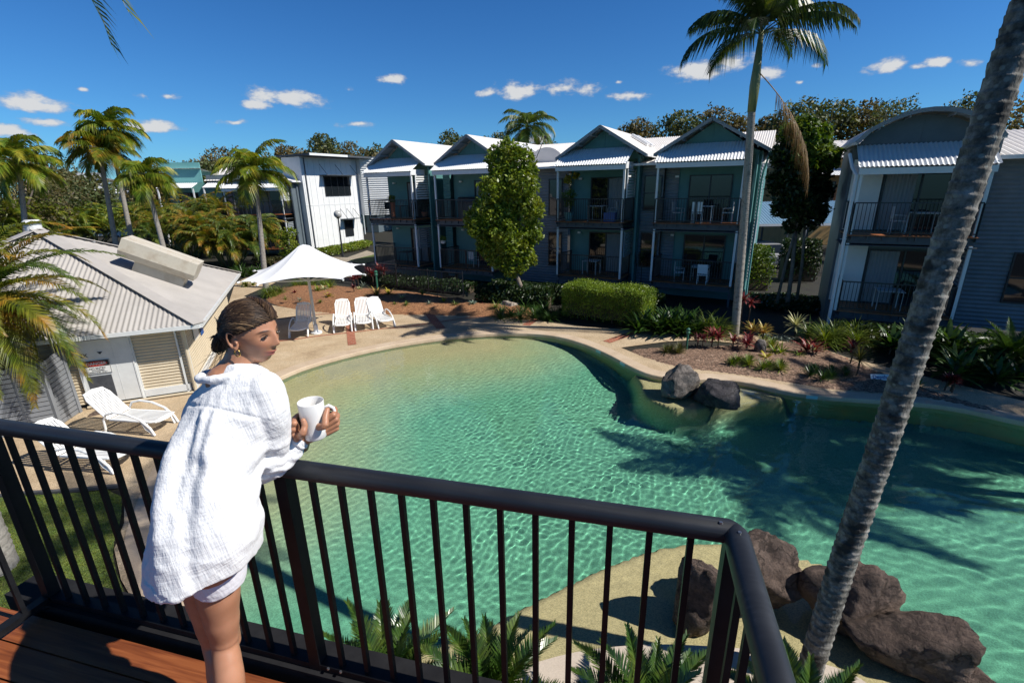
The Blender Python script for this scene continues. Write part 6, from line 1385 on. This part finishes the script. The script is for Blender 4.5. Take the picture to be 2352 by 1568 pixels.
def setco(me, c): me.vertices.foreach_set('co', c.astype(np.float32).ravel()); me.update()
def normals(me):
    a = np.empty(len(me.vertices)*3, np.float32); me.vertex_normals.foreach_get('vector', a); return a.reshape(-1, 3).astype(float)
# -- skin
def skinmat():
    m, nt, p, o = nm('skin'); L = nt.links.new; tc = N(nt, 'ShaderNodeTexCoord').outputs['Object']
    n1 = N(nt, 'ShaderNodeTexNoise'); n1.inputs['Scale'].default_value = 14; n1.inputs['Detail'].default_value = 6; L(tc, n1.inputs['Vector'])
    base = ramp(nt, n1.outputs[0], [(.39,.185,.105), (.46,.225,.135)], [.35, .65])
    at = N(nt, 'ShaderNodeAttribute', attribute_name='tone'); mx = N(nt, 'ShaderNodeMixRGB'); L(at.outputs['Fac'], mx.inputs[0]); L(base, mx.inputs[1]); L(at.outputs['Color'], mx.inputs[2])
    sp = N(nt, 'ShaderNodeSeparateColor')
    a2 = N(nt, 'ShaderNodeAttribute', attribute_name='tone'); L(a2.outputs['Alpha'], mx.inputs[0]); L(a2.outputs['Color'], mx.inputs[2])
    L(mx.outputs[0], p.inputs['Base Color']); p.inputs['Roughness'].default_value = .42; p.inputs['Specular IOR Level'].default_value = .45
    p.inputs['Subsurface Weight'].default_value = .12; p.inputs['Subsurface Radius'].default_value = (.012, .005, .003); p.inputs['Subsurface Scale'].default_value = .6
    n2 = N(nt, 'ShaderNodeTexNoise'); n2.inputs['Scale'].default_value = 420; L(tc, n2.inputs['Vector']); bp = N(nt, 'ShaderNodeBump'); bp.inputs['Strength'].default_value = .08; bp.inputs['Distance'].default_value = .001; L(n2.outputs[0], bp.inputs['Height']); L(bp.outputs[0], p.inputs['Normal']); M['skin'] = m
skinmat()
# head frame
yaw, pit, rol = math.radians(-104), math.radians(-4), math.radians(1.2)
HR = Matrix.Rotation(yaw, 3, 'Z') @ Matrix.Rotation(pit, 3, 'X') @ Matrix.Rotation(rol, 3, 'Y'); HO = Vector((-.865, 1.518, 4.965))
HS = .92; HO = HO+HR @ Vector((0, .010, -.004))
def hw(x, y, z): return HO+HR @ (Vector((x, y, z))*HS)
def g3(p, c, s_): d = (p-np.array(c))/np.array(s_); return np.exp(-(d*d).sum(1))
# cranium + face surface as a radial function
nu, nv = 150, 120; U, V_ = np.meshgrid(np.linspace(0, 2*PI, nu, endpoint=False), np.linspace(0.02, PI-.02, nv)); 
D = np.stack([np.sin(V_)*np.cos(U), np.sin(V_)*np.sin(U), np.cos(V_)], -1).reshape(-1, 3)
def head_surface(D):
    # base skull: ellipsoid, narrowing to the jaw
    x, y, z = D[:, 0], D[:, 1], D[:, 2]
    ax = .0735-.014*np.clip(-z, 0, 1)-.007*np.clip(-z-.3, 0, 1); ayf = .092; ayb = .098-.03*np.clip(-z, 0, 1); az = np.where(z > 0, .112, .118)
    ay = np.where(y > 0, ayf, ayb)
    r = 1/np.sqrt((x/ax)**2+(y/ay)**2+(z/az)**2); p = D*r[:, None]
    # flatten temples and front plane
    p[:, 1] -= .010*sst(p[:, 1], .055, .095)*(1-np.exp(-(p[:, 0]/.03)**2))*.6
    f = p[:, 1] > 0
    def bump(c, s_, a, d=(0, 1, 0)): nonlocal p; k = g3(p, c, s_)*a; p = p+k[:, None]*np.array(d)
    bump((0, .088, -.030), (.0105, .03, .013), .018); bump((0, .09, -.012), (.0085, .03, .018), .011); bump((0, .09, .004), (.008, .03, .012), .004)   # nose
    for s_ in (-1, 1): bump((s_*.0105, .088, -.035), (.006, .03, .006), .0065)
    bump((0, .088, -.045), (.010, .03, .004), -.003)
    for s_ in (-1, 1):
        bump((s_*.031, .08, .001), (.0135, .03, .0085), -.0085); bump((s_*.031, .08, .019), (.020, .03, .007), .0042); bump((s_*.036, .075, -.028), (.020, .03, .018), .0052); bump((s_*.030, .08, -.001), (.009, .03, .005), .0038)
    bump((0, .088, -.0615), (.022, .03, .0046), .0072); bump((0, .088, -.0735), (.019, .03, .0054), .0082); bump((0, .09, -.0672), (.022, .03, .0018), -.0035); bump((0, .088, -.084), (.018, .03, .005), -.0035)
    bump((0, .080, -.103), (.017, .03, .012), .0085); bump((0, .09, -.066), (.03, .03, .02), .003)
    for s_ in (-1, 1): bump((s_*.044, .03, -.085), (.015, .035, .02), .004, (s_*.9, .2, -.3)); bump((s_*.028, .085, -.064), (.006, .02, .006), -.003)
    return p
Pp = head_surface(D); mbh = MB()
Wp = [tuple(hw(*q)) for q in Pp]
fs = [(j*nu+i, (j+1)*nu+i, (j+1)*nu+(i+1) % nu, j*nu+(i+1) % nu) for j in range(nv-1) for i in range(nu)]
fs += [tuple(range(nu)), tuple((nv-1)*nu+i for i in range(nu))[::-1]]
mbh.add(Wp, fs)
# ears
for s_ in (1, -1):
    c = (s_*.0765, -.006, -.012); pts = []
    for i in range(15):
        t = math.radians(-60+i*300/14); pts.append(hw(c[0]+s_*(.006+.006*math.cos(t-1)), c[1]-.004-.015*math.sin(t)*.95*(1 if t < 2 else .8)-.004*math.cos(t), c[2]+.004+.031*math.cos(t)*1.0))
    mbh.tube(pts, [.0035]+[.0042]*12+[.005, .005], 8); mbh.ball(hw(c[0]+s_*.003, c[1]+.002, c[2]-.024), .0075, 10, 8); 
    q = MB(); q.ball((0, 0, 0), 1, 12, 8); mbh.add([hw(c[0]-s_*.001+v[0]*.006, c[1]-.003+v[1]*.012, c[2]+v[2]*.024) for v in q.v], q.f)
    mbh.ball(hw(c[0]+s_*.0035, c[1]+.010, c[2]-.004), .0045, 8, 6)
# neck
nb_ = Vector((-.945, 1.475, 4.80)); limb(mbh, [nb_, nb_.lerp(hw(0, -.025, -.07), .55), hw(0, -.022, -.045)], [.066, .052, .054], 22)
# -- limbs in world space
elb = Vector((-.905, 1.50, 4.475)); wri = Vv(699, 1000, 1.545); mugc = G(712.6, 920.7, 4.69); mugc = Vector((mugc.x, mugc.y, 4.60))
lel = Vector((-.99, 1.62, 4.49)); mug_r = .046
# arms (upper parts hidden by the sleeves)
shR = Vv(612, 915, 1.46); shL = Vv(468, 925, 1.52)
limb(mbh, [shR, shR.lerp(elb, .5)+Vector((.01, -.01, 0)), elb, elb.lerp(wri, .35), wri.lerp(elb, .12), wri], [.030, .034, .034, .036, .027, .0245], 18)
wl_ = mugc+Vector((-.075, .045, -.105))
limb(mbh, [shL, shL.lerp(lel, .5), lel, lel.lerp(wl_, .35), wl_], [.046, .041, .036, .035, .026], 18)
limb(mbh, [shL, (shL+shR)/2+Vector((0, .0, -.06)), shR], [.03, .06, .03], 16)
# torso core
pel = Vv(470, 1215, 1.26)
limb(mbh, [nb_, (shL+shR)/2+Vector((0, .02, -.05)), ((shL+shR)/2).lerp(pel, .55), pel, pel+Vector((0, 0, -.10))], [.06, .075, .075, .10, .10], 24)
# legs, surveyed
def lp(px, py, Y): return Vv(px, py, Y)
hipR = lp(497, 1300, 1.27); kneeR = lp(516, 1462, 1.285)
def zscale(p): return p
limb(mbh, [hipR+Vector((0, 0, .06)), lp(500, 1352, 1.275), lp(508, 1412, 1.28), lp(515, 1458, 1.29), lp(517, 1482, 1.285), lp(522, 1520, 1.262), lp(528, 1568, 1.235), lp(538, 1680, 1.18), Vector((-.86, 1.10, DZ+.075))], [.080, .0665, .0555, .0455, .0415, .0455, .0475, .037, .032], 44, sub=10)
hipL = lp(442, 1305, 1.34)
limb(mbh, [hipL+Vector((.02, 0, .06)), lp(470, 1362, 1.37), lp(484, 1425, 1.39), lp(492, 1470, 1.40), lp(500, 1510, 1.37), lp(508, 1560, 1.34), Vector((-1.04, 1.24, DZ+.15)), Vector((-1.03, 1.20, DZ+.07))], [.075, .064, .054, .043, .041, .044, .038, .032], 44, sub=10)
# knee and calf shapes
limb(mbh, [lp(528, 1440, 1.31), lp(534, 1470, 1.315)], [.030, .028], 14)
# feet
for a, yw in ((Vector((-.86, 1.10, DZ)), 1.25), (Vector((-1.03, 1.20, DZ)), 1.5)):
    d = Vector((math.cos(yw), math.sin(yw), 0)); limb(mbh, [a+Vector((0, 0, .05))-d*.03, a+d*.06+Vector((0, 0, .038)), a+d*.13+Vector((0, 0, .024)), a+d*.175+Vector((0, 0, .016))], [.034, .032, .026, .016], 14, sub=4)
# -- right hand wrapped round the mug (thumb side up, fingers round the far side through the handle)
def finger(pts, r): limb(mbh, pts, r, 12, sub=4)
M0 = mugc; vdir = Vector((M0.x, M0.y, 0)).normalized(); vr = Vector((vdir.y, -vdir.x, 0))     # away from camera, to the right
def mg(r_, a, z): # around the mug: a=0 right, 90 away from the camera, -90 towards it
    a = math.radians(a); return M0+vr*(r_*math.cos(a))+vdir*(r_*math.sin(a))+Vector((0, 0, z))
# palm: from wrist up to the knuckles on the right-near side
kn = [mg(.072, -18, .030), mg(.076, -12, .008), mg(.076, -8, -.013), mg(.072, -5, -.032)]
for k_, q in enumerate(kn):
    ws = wri+Vector((0, 0, .012-.009*k_)); limb(mbh, [ws, ws.lerp(q, .55)+(q-M0).normalized()*.004, q], [.021, .0155, .0118], 12, sub=4)
mbh.ball(wri.lerp(kn[1], .45), .024, 12, 8); mbh.ball(wri.lerp(kn[2], .55), .022, 12, 8)
F_ = [((.080, 14, .034), (.066, 42, .032), (.054, 68, .028)), ((.086, 16, .008), (.070, 46, .006), (.054, 74, .004)), ((.084, 18, -.014), (.068, 46, -.016), (.054, 72, -.016)), ((.078, 18, -.034), (.064, 42, -.036), (.053, 62, -.036))]
for q, fp, rr in zip(kn, F_, (.0098, .0100, .0094, .0082)): finger([q]+[mg(*w_) for w_ in fp], [rr*1.12, rr, rr*.95, rr*.85])
finger([wri.lerp(kn[0], .35)+Vector((0, 0, .012)), mg(.068, -62, .012), mg(.060, -48, .036), mg(.0565, -26, .056)], [.0175, .0135, .0112, .0092])
# -- left hand cupping the mug from the left
kl = [mg(.068, 205-0, .030), mg(.072, 202, .008), mg(.071, 200, -.014), mg(.067, 198, -.034)]
for k_, q in enumerate(kl):
    ws = wl_+Vector((0, 0, .010-.008*k_)); limb(mbh, [ws, ws.lerp(q, .55), q], [.021, .0155, .0115], 12, sub=4)
mbh.ball(wl_.lerp(kl[1], .5), .024, 12, 8)
for q, z, rr in zip(kl, (.03, .008, -.014, -.034), (.0096, .0098, .0092, .008)): finger([q, mg(.061, 170, z), mg(.056, 140, z), mg(.054, 112, z)], [rr*1.1, rr, rr*.95, rr*.85])
finger([wl_.lerp(kl[0], .3)+Vector((0, 0, .01)), mg(.070, 232, -.005), mg(.060, 240, .022), mg(.0565, 236, .042)], [.017, .013, .011, .009])
body = remesh(mbh, .0027, 4, .5)
# mesh colours: lips, brows, lash lines; shade of nostrils and lip crease painted in
c = coords(body); hl_ = (c-np.array(HO)) @ np.array(HR)/HS
near = np.linalg.norm(hl_, axis=1) < .16
tone = np.zeros((len(c), 4), np.float32)
def paint(mask, col, a=1.):
    w_ = np.clip(mask, 0, 1)*a; 
    for k in range(3): tone[:, k] = np.where(w_ > tone[:, 3], col[k], tone[:, k])
    tone[:, 3] = np.maximum(tone[:, 3], w_)
x, y, z = hl_.T; fr = near & (y > .05)
lipu = np.exp(-((x/.027)**4))*np.exp(-(((z+.0625-.12*np.abs(x))/.0042)**4))*fr; lipl = np.exp(-((x/.024)**4))*np.exp(-(((z+.0728-.06*np.abs(x))/.0050)**4))*fr
paint(lipu, (.34,.085,.080), .95); paint(lipl, (.44,.13,.12), .95); paint(np.exp(-((x/.028)**4))*np.exp(-(((z+.0673-.14*np.abs(x))/.0010)**2))*fr, (.10,.03,.025), 1.)
for s_ in (-1, 1):
    bx = (x*s_-.033)/.0185; bz = (z-.0175-.004*(1-bx**2)+.0015*bx)/.0038; paint(np.exp(-bx**4-bz**4)*fr, (.030,.015,.010), .96)
    paint(np.exp(-(((x*s_-.0085)/.0035)**2)-(((z+.0425)/.0022)**2))*fr*(y > .085), (.07,.02,.015), .9)
    # lash lines
    ex = (x*s_-.031)/.0145; paint(np.exp(-ex**6-(((z-.0058-.0018*(1-ex**2)*2+.0035)/.0016)**2))*fr, (.02,.01,.008), .95)
    paint(np.exp(-(((x*s_-.040)/.014)**2)-(((z+.032)/.014)**2))*fr, (.55,.21,.13), .35)
at = body.color_attributes.new('tone', 'FLOAT_COLOR', 'POINT'); at.data.foreach_set('color', tone.ravel())
bo = attach(body, 'body', 'skin', woman)
# eyes
pmat('eye_white', (.28,.22,.19), None, rough=.15); pmat('iris_dark', (.035,.015,.008), None, rough=.08); pmat('lash', (.012,.008,.006), None, rough=.8)
for s_ in (1, -1):
    e = MB(); q = MB(); q.ball((0, 0, 0), 1, 16, 10); ec = (s_*.031, .0765, .0005)
    e.add([hw(ec[0]+v[0]*.0125, ec[1]+v[1]*.0085, ec[2]-.0010+v[2]*.0036) for v in q.v], q.f); eo_ = part(e, 'eye', 'eye_white', woman, True, world=True)
    e = MB(); ic = (ec[0]+(.0035), ec[1]+.0055, ec[2]+.0002); e.add([hw(ic[0]+v[0]*.0062, ic[1]+v[1]*.0042, ic[2]-.0010+v[2]*.0040) for v in q.v], q.f); part(e, 'iris', 'iris_dark', eo_, True, world=True)
    e = MB(); pts = []
    for i in range(9):
        t = -1+2*i/8; pts.append(hw(ec[0]+t*.0145, ec[1]+.0078*(1-t*t*.75)+.001, ec[2]+.0052*(1-t*t)+.0012*t*s_))
    e.tube(pts, [.0006]+[.0013]*7+[.0009], 6); part(e, 'eyelashes', 'lash', eo_, True, world=True)
# hair: smooth cap drawn back to a low bun, with strands
def hairmat():
    m, nt, p, o = nm('hair'); L = nt.links.new; tc = N(nt, 'ShaderNodeTexCoord').outputs['UV']
    at = N(nt, 'ShaderNodeAttribute', attribute_name='strand')
    g = N(nt, 'ShaderNodeNewGeometry'); mu = N(nt, 'ShaderNodeMath', operation='MULTIPLY_ADD'); L(g.outputs['Random Per Island'], mu.inputs[0]); mu.inputs[1].default_value = .45; L(at.outputs['Fac'], mu.inputs[2])
    L(ramp(nt, mu.outputs[0], [(.012,.006,.004), (.042,.023,.013), (.10,.058,.030), (.28,.18,.095)], [.15, .45, .8, 1.25 if False else 1.]), p.inputs['Base Color']); p.inputs['Roughness'].default_value = .5; p.inputs['Specular IOR Level'].default_value = .4; M['hair'] = m
hairmat()
def skull(th, ph, off=0.):  # th from crown axis, ph around; returns head local point on the skull
    d = np.array([[math.sin(th)*math.cos(ph), math.sin(th)*math.sin(ph), math.cos(th)]]); q = head_surface(d)[0]; q = q+q/np.linalg.norm(q)*off; return q
bun = np.array([.018, -.108, -.048])
def hline(dy):
    return 1.02+.42*(1-max(0, dy))**1.15+(.75*min(1, -dy*1.5) if dy < 0 else 0)
hm = MB(); hsv = []
# base cap (inner volume)
nu2, nv2 = 64, 40
def capf(a, b):
    ph = 2*PI*a; dirf = np.array([math.cos(ph), math.sin(ph)]); thmax = hline(dirf[1])
    th = max(.01, thmax*b); off = .005*math.sin(min(1, (1-b)*5)*PI/2)+.010*max(0, -dirf[1])*math.sin(PI*b)+.001
    q = skull(th, ph, off); return hw(*q)
hm.grid(capf, nu2, nv2); 
part(hm, 'hair_cap', 'hair', woman, True, world=True).name = 'hair'
hair = [o for o in woman.children if o.name.startswith('hair')][0]
a_ = hair.data.attributes.new('strand', 'FLOAT', 'POINT'); a_.data.foreach_set('value', np.full(len(hair.data.vertices), .02, np.float32))
sm = MB(); sv = []; R = random.Random(12)
def strand(pts, r0, val, n=4):
    k0 = len(sm.v); sm.tube([hw(*q) for q in pts], [r0*.5]+[r0]*(len(pts)-2)+[r0*.3], n, False); sv.extend([val]*(len(sm.v)-k0))
for i in range(3000):
    # start along the hairline, sweep over the skull to the bun
    ph = math.radians(R.uniform(-70, 250)) if i % 3 else math.radians(R.uniform(20, 160))
    if i % 5 == 0: ph = math.radians(90+R.gauss(0, 12))
    dy = math.sin(ph)
    thm = hline(dy); th0 = thm*R.uniform(.88, 1.) if (R.random() < .5 and i % 5) else thm*R.uniform(.03, .95)
    p0 = skull(th0, ph, .006); pts = []
    e_ = bun+np.array([R.gauss(0, .008), R.gauss(0, .006)+.02, R.gauss(0, .012)])
    side = 1 if math.cos(ph) > .06 else -1
    for j in range(9):
        t = j/8; wy = np.array([side*.078, -.045+.25*p0[1], .040+.50*max(0, p0[2])]); q = p0*(1-t)**2+wy*2*t*(1-t)+e_*t*t; r_ = np.linalg.norm(q)+1e-9; d_ = q/r_; s_pt = head_surface(d_[None])[0]; rs = np.linalg.norm(s_pt)
        off = .004+.013*math.sin(PI*min(1, t+.12))+.005*R.random()
        if t < .85: q = d_*(rs+off)
        pass
        pts.append(q)
    front = max(0, dy)
    strand(pts, R.uniform(.0007, .0013), (.34 if (front > .2 and R.random() < .35) else .0)+R.uniform(0, .22)+(.16 if p0[2] < .05 and front > 0 else 0))
for i in range(190):   # bun coils
    a = R.uniform(0, 2*PI); rr = R.uniform(.012, .032); pts = []; ax_ = R.uniform(-.5, .5); c_ = bun+np.array([R.gauss(0, .004), R.gauss(0, .006)-.012, R.gauss(0, .006)])
    for j in range(9):
        t = a+j*.55; pts.append(c_+np.array([rr*math.cos(t), -.014*math.cos(t*1.3+ax_)-.004, rr*1.1*math.sin(t)]))
    strand(pts, .0018, R.uniform(0, .55))
for i in range(34):   # loose wisps
    s_ = R.choice((1, 1, -1)); p0 = bun+np.array([R.gauss(0, .02), R.gauss(0, .015), R.gauss(-.005, .02)]); d = np.array([R.gauss(0, .35), -abs(R.gauss(.5, .4)), R.gauss(-.6, .6)]); pts = [p0+d*.05*t/5*(t) *.35+np.array([0, 0, -.004*t*t*.3]) for t in range(7)]; strand(pts, .0006, R.uniform(.2, .6), 3)
for i in range(16):  # wisps at temple and nape
    p0 = skull(1.75+R.uniform(-.1, .25), math.radians(R.uniform(-70, -30)), .006); pts = [p0+np.array([.001*t, -.004*t, -.007*t])+R.gauss(0, .0006) for t in range(6)]; strand(pts, .0006, .5, 3)
so_ = part(sm, 'hair_strands', 'hair', hair, True, world=True); a_ = so_.data.attributes.new('strand', 'FLOAT', 'POINT'); a_.data.foreach_set('value', np.array(sv, np.float32))
bm2 = MB(); q = MB(); q.ball((0, 0, 0), 1, 16, 10); bm2.add([hw(bun[0]+v[0]*.030, bun[1]-.010+v[1]*.022, bun[2]+v[2]*.034) for v in q.v], q.f); bn = part(bm2, 'bun', 'hair', hair, True, world=True); a_ = bn.data.attributes.new('strand', 'FLOAT', 'POINT'); a_.data.foreach_set('value', np.full(len(bn.data.vertices), .02, np.float32))
# earring
pmat('gold', (.75,.48,.16), None, rough=.25, metal=1.); ge = MB(); pts = [hw(.079+.0, .0+.011*math.sin(2*PI*i/20), -.052+.013*math.cos(2*PI*i/20)) for i in range(21)]; ge.tube(pts, .0019, 8, False); part(ge, 'earring', 'gold', woman, True, world=True)
# -- white shirt
def clothmat(name, c, sc_=1.):
    m, nt, p, o = nm(name); L = nt.links.new; tc = N(nt, 'ShaderNodeTexCoord').outputs['Object']; p.inputs['Base Color'].default_value = (*c, 1); p.inputs['Roughness'].default_value = .85; p.inputs['Specular IOR Level'].default_value = .15
    p.inputs['Sheen Weight'].default_value = .15
    mp = N(nt, 'ShaderNodeMapping'); mp.inputs['Rotation'].default_value = (0, math.radians(12), math.radians(-35)); L(tc, mp.inputs[0])
    hs_ = []
    for stc in ((150, 150, 12), (14, 14, 130)):
        m2 = N(nt, 'ShaderNodeMapping'); m2.inputs['Scale'].default_value = tuple(v*sc_ for v in stc); L(mp.outputs[0], m2.inputs[0]); n_ = N(nt, 'ShaderNodeTexNoise'); n_.inputs['Scale'].default_value = 1.; n_.inputs['Detail'].default_value = 2; L(m2.outputs[0], n_.inputs['Vector']); hs_.append(n_)
    ad = N(nt, 'ShaderNodeMath', operation='ADD'); L(hs_[0].outputs[0], ad.inputs[0]); L(hs_[1].outputs[0], ad.inputs[1])
    bp = N(nt, 'ShaderNodeBump'); bp.inputs['Strength'].default_value = .55; bp.inputs['Distance'].default_value = .004; L(ad.outputs[0], bp.inputs['Height']); L(bp.outputs[0], p.inputs['Normal'])
    M[name] = m
clothmat('gauze', (.80,.80,.81)); clothmat('shorts_cloth', (.80,.79,.84), .6)
rows_px = [((524, 822), (556, 828), 1.492, .034), ((514, 832), (574, 836), 1.488, .046), ((499, 854), (606, 850), 1.478, .060), ((480, 880), (632, 870), 1.468, .076), ((464, 908), (642, 894), 1.455, .090), ((446, 944), (636, 936), 1.435, .102), ((428, 992), (616, 988), 1.405, .114), ((404, 1040), (600, 1045), 1.372, .128), ((390, 1092), (584, 1100), 1.335, .130), ((378, 1145), (578, 1150), 1.30, .132), ((368, 1200), (580, 1192), 1.275, .138), ((364, 1255), (580, 1236), 1.262, .148), ((366, 1312), (576, 1284), 1.258, .158)]
cents = []; halfs = []
for a, b, Y, th in rows_px:
    A, B_ = Vv(*a, Y+.03), Vv(*b, Y-.01); cents.append((A+B_)/2); halfs.append((B_-A)/2)
rows = []
for i, (cc2, h_) in enumerate(zip(cents, halfs)):
    t = (cents[min(i+1, len(cents)-1)]-cents[max(i-1, 0)]).normalized(); d = h_.cross(t).normalized(); rows.append((cc2, h_, d*rows_px[i][3]))
ms = MB(); loft(ms, rows, 40, True, 2.15)
limb(ms, [Vv(612, 895, 1.44), Vv(614, 945, 1.445), Vv(610, 1000, 1.47), Vv(604, 1052, 1.485)], [.058, .072, .078, .078], 24)
limb(ms, [Vv(604, 1050, 1.485), Vv(632, 1045, 1.515), Vv(662, 1028, 1.535), Vv(683, 1010, 1.543)], [.078, .070, .054, .036], 24)
ms.ball(Vv(604, 1062, 1.485), .066, 16, 10); ms.ball(Vv(622, 1060, 1.50), .062, 16, 10)
limb(ms, [Vv(482, 925, 1.50), Vv(470, 965, 1.53), Vv(505, 1012, 1.60), Vv(560, 1035, 1.63), Vv(610, 1015, 1.635)], [.062, .068, .068, .062, .05], 20)
# collar
cpts = [hw(.0, 0, 0)]; cx0 = Vv(537, 818, 1.49)
for i in range(17): t = 2*PI*i/16
ring = [nb_+Vector((.078*math.cos(2*PI*i/20), .070*math.sin(2*PI*i/20), .030+.012*math.sin(2*PI*i/20+2.4))) for i in range(21)]; ms.tube(ring, .014, 8, False)
shirt = remesh(ms, .0048, 6, .5)
c = coords(shirt); nn = normals(shirt)
# camera-independent cloth axes on the body
axu = (cents[-1]-cents[3]).normalized(); lat = (halfs[6]).normalized(); back = lat.cross(axu).normalized()
if back.dot(Vector((.3, -1, 0))) < 0: back = -back
yoke = cents[4]; rel = c-np.array(yoke); s_ax = rel @ np.array(axu); s_lt = rel @ np.array(lat); s_bk = rel @ np.array(back)
disp = np.zeros(len(c))
bk = sst(s_bk, .0, .07)
fan = s_lt/(1+1.1*np.clip(s_ax, 0, 1)); ctr = np.exp(-((fan+.03)/.045)**2)
disp += .0055*np.sin(fan*150+2*np.sin(s_ax*5))*ctr*bk*sst(s_ax, .04, .08)*np.exp(-s_ax*2.2)          # gathered pleats below the yoke
disp += .0115*np.sin(fan*52+1.3*np.sin(s_ax*6+1))*bk*sst(s_ax, .05, .18)*(.55+.45*sst(-s_lt, -.1, .1))
disp -= .0035*np.exp(-((s_ax-.045-.25*s_lt**2*4)/.004)**2)*bk                                            # yoke seam
nz1 = np.array([noise.noise((p[0]*9, p[1]*9, p[2]*4)) for p in c]); nz2 = np.array([noise.noise((p[0]*22+3, p[1]*22, p[2]*16)) for p in c]); nz3 = np.array([noise.noise((p[0]*60, p[1]*60, p[2]*60)) for p in c])
disp += .008*nz1+.0030*(1-2*np.abs(nz2))+.0008*nz3
E_ = np.array(Vv(600, 1060, 1.49)); de = np.linalg.norm(c-E_, axis=1); disp += .0065*np.sin((c[:, 0]*.8+c[:, 2]*1.6)*95+3*nz2)*np.exp(-(de/.10)**2)      # elbow crumples
AP = np.array(Vv(560, 1090, 1.38)); da = np.linalg.norm(c-AP, axis=1); dr_ = (c[:, 2]+.5*c[:, 0])
disp += .012*np.sin(dr_*62+2*nz1)*np.exp(-(da/.13)**2); disp -= .030*np.exp(-(np.linalg.norm((c-np.array(Vv(566, 1060, 1.36)))/np.array([.05, .06, .13]), axis=1))**2)
c2_ = c+nn*disp[:, None]
hem = s_ax > (s_ax.max()-.055); c2_ += nn*(.004*np.sin(s_lt*60+nz1*3)*hem)[:, None]
setco(shirt, c2_); sh = attach(shirt, 'shirt', 'gauze', woman)
# cuff roll
mb = MB(); dcf = (wri-Vv(662, 1028, 1.535)).normalized(); c0_ = Vv(686, 1008, 1.545); u_ = dcf.orthogonal().normalized(); v_2 = dcf.cross(u_)
mb.tube([c0_+(u_*math.cos(2*PI*i/18)+v_2*math.sin(2*PI*i/18))*.034+dcf*.004*math.sin(i*2.) for i in range(19)], .009, 8, False); part(mb, 'cuff', 'gauze', sh, True, world=True)
# -- shorts
ms = MB(); t_ax = Vector((0, 0, -1))
limb(ms, [pel, pel+Vector((0, 0, -.06))], [.11, .115], 24)
limb(ms, [lp(500, 1265, 1.27), lp(502, 1300, 1.272), lp(503, 1326, 1.274)], [.084, .083, .081], 26); limb(ms, [lp(445, 1275, 1.34), lp(448, 1315, 1.36)], [.086, .086], 24)
shm = remesh(ms, .005, 4, .5); c = coords(shm)
hz = float(lp(503, 1316, 1.274).z)-.042
c[:, 2] = np.maximum(c[:, 2], hz+.004*np.sin(c[:, 0]*60)+.35*(c[:, 1]-1.27)*0); setco(shm, c); attach(shm, 'shorts', 'shorts_cloth', woman)
# -- mug (held, so a thing of its own)
pmat('ceramic', (.78,.775,.76), None, rough=.12, spec=.6)
mt_ = thing('coffee_mug', 'plain white mug held in both hands above the railing', 'mug', mugc+Vector((0, 0, 0)))
prof = [(.0, -.052), (.036, -.052), (.0395, -.048), (.0415, -.02), (.0435, .05), (.0445, .087), (.0437, .090), (.0417, .087), (.0405, .05), (.038, -.018), (.034, -.044), (.0, -.046)]
mb = MB(); n_ = 40; vs = []
for r_, z in prof:
    for k in range(n_): vs.append((r_*math.cos(2*PI*k/n_), r_*math.sin(2*PI*k/n_), z))
mb.add(vs, [(j*n_+k, j*n_+(k+1) % n_, (j+1)*n_+(k+1) % n_, (j+1)*n_+k) for j in range(len(prof)-1) for k in range(n_)]); part(mb, 'cup', 'ceramic', mt_, True)
mb = MB(); hp = [vr*math.cos(math.radians(-8))*r_+vdir*math.sin(math.radians(-8))*r_+Vector((0, 0, z)) for r_, z in ((.043, .058), (.058, .064), (.072, .052), (.076, .03), (.070, .004), (.056, -.012), (.041, -.014))]; mb.tube(hp, [.006, .0062, .0065, .0065, .0062, .006, .006], 10); part(mb, 'handle', 'ceramic', mt_, True)
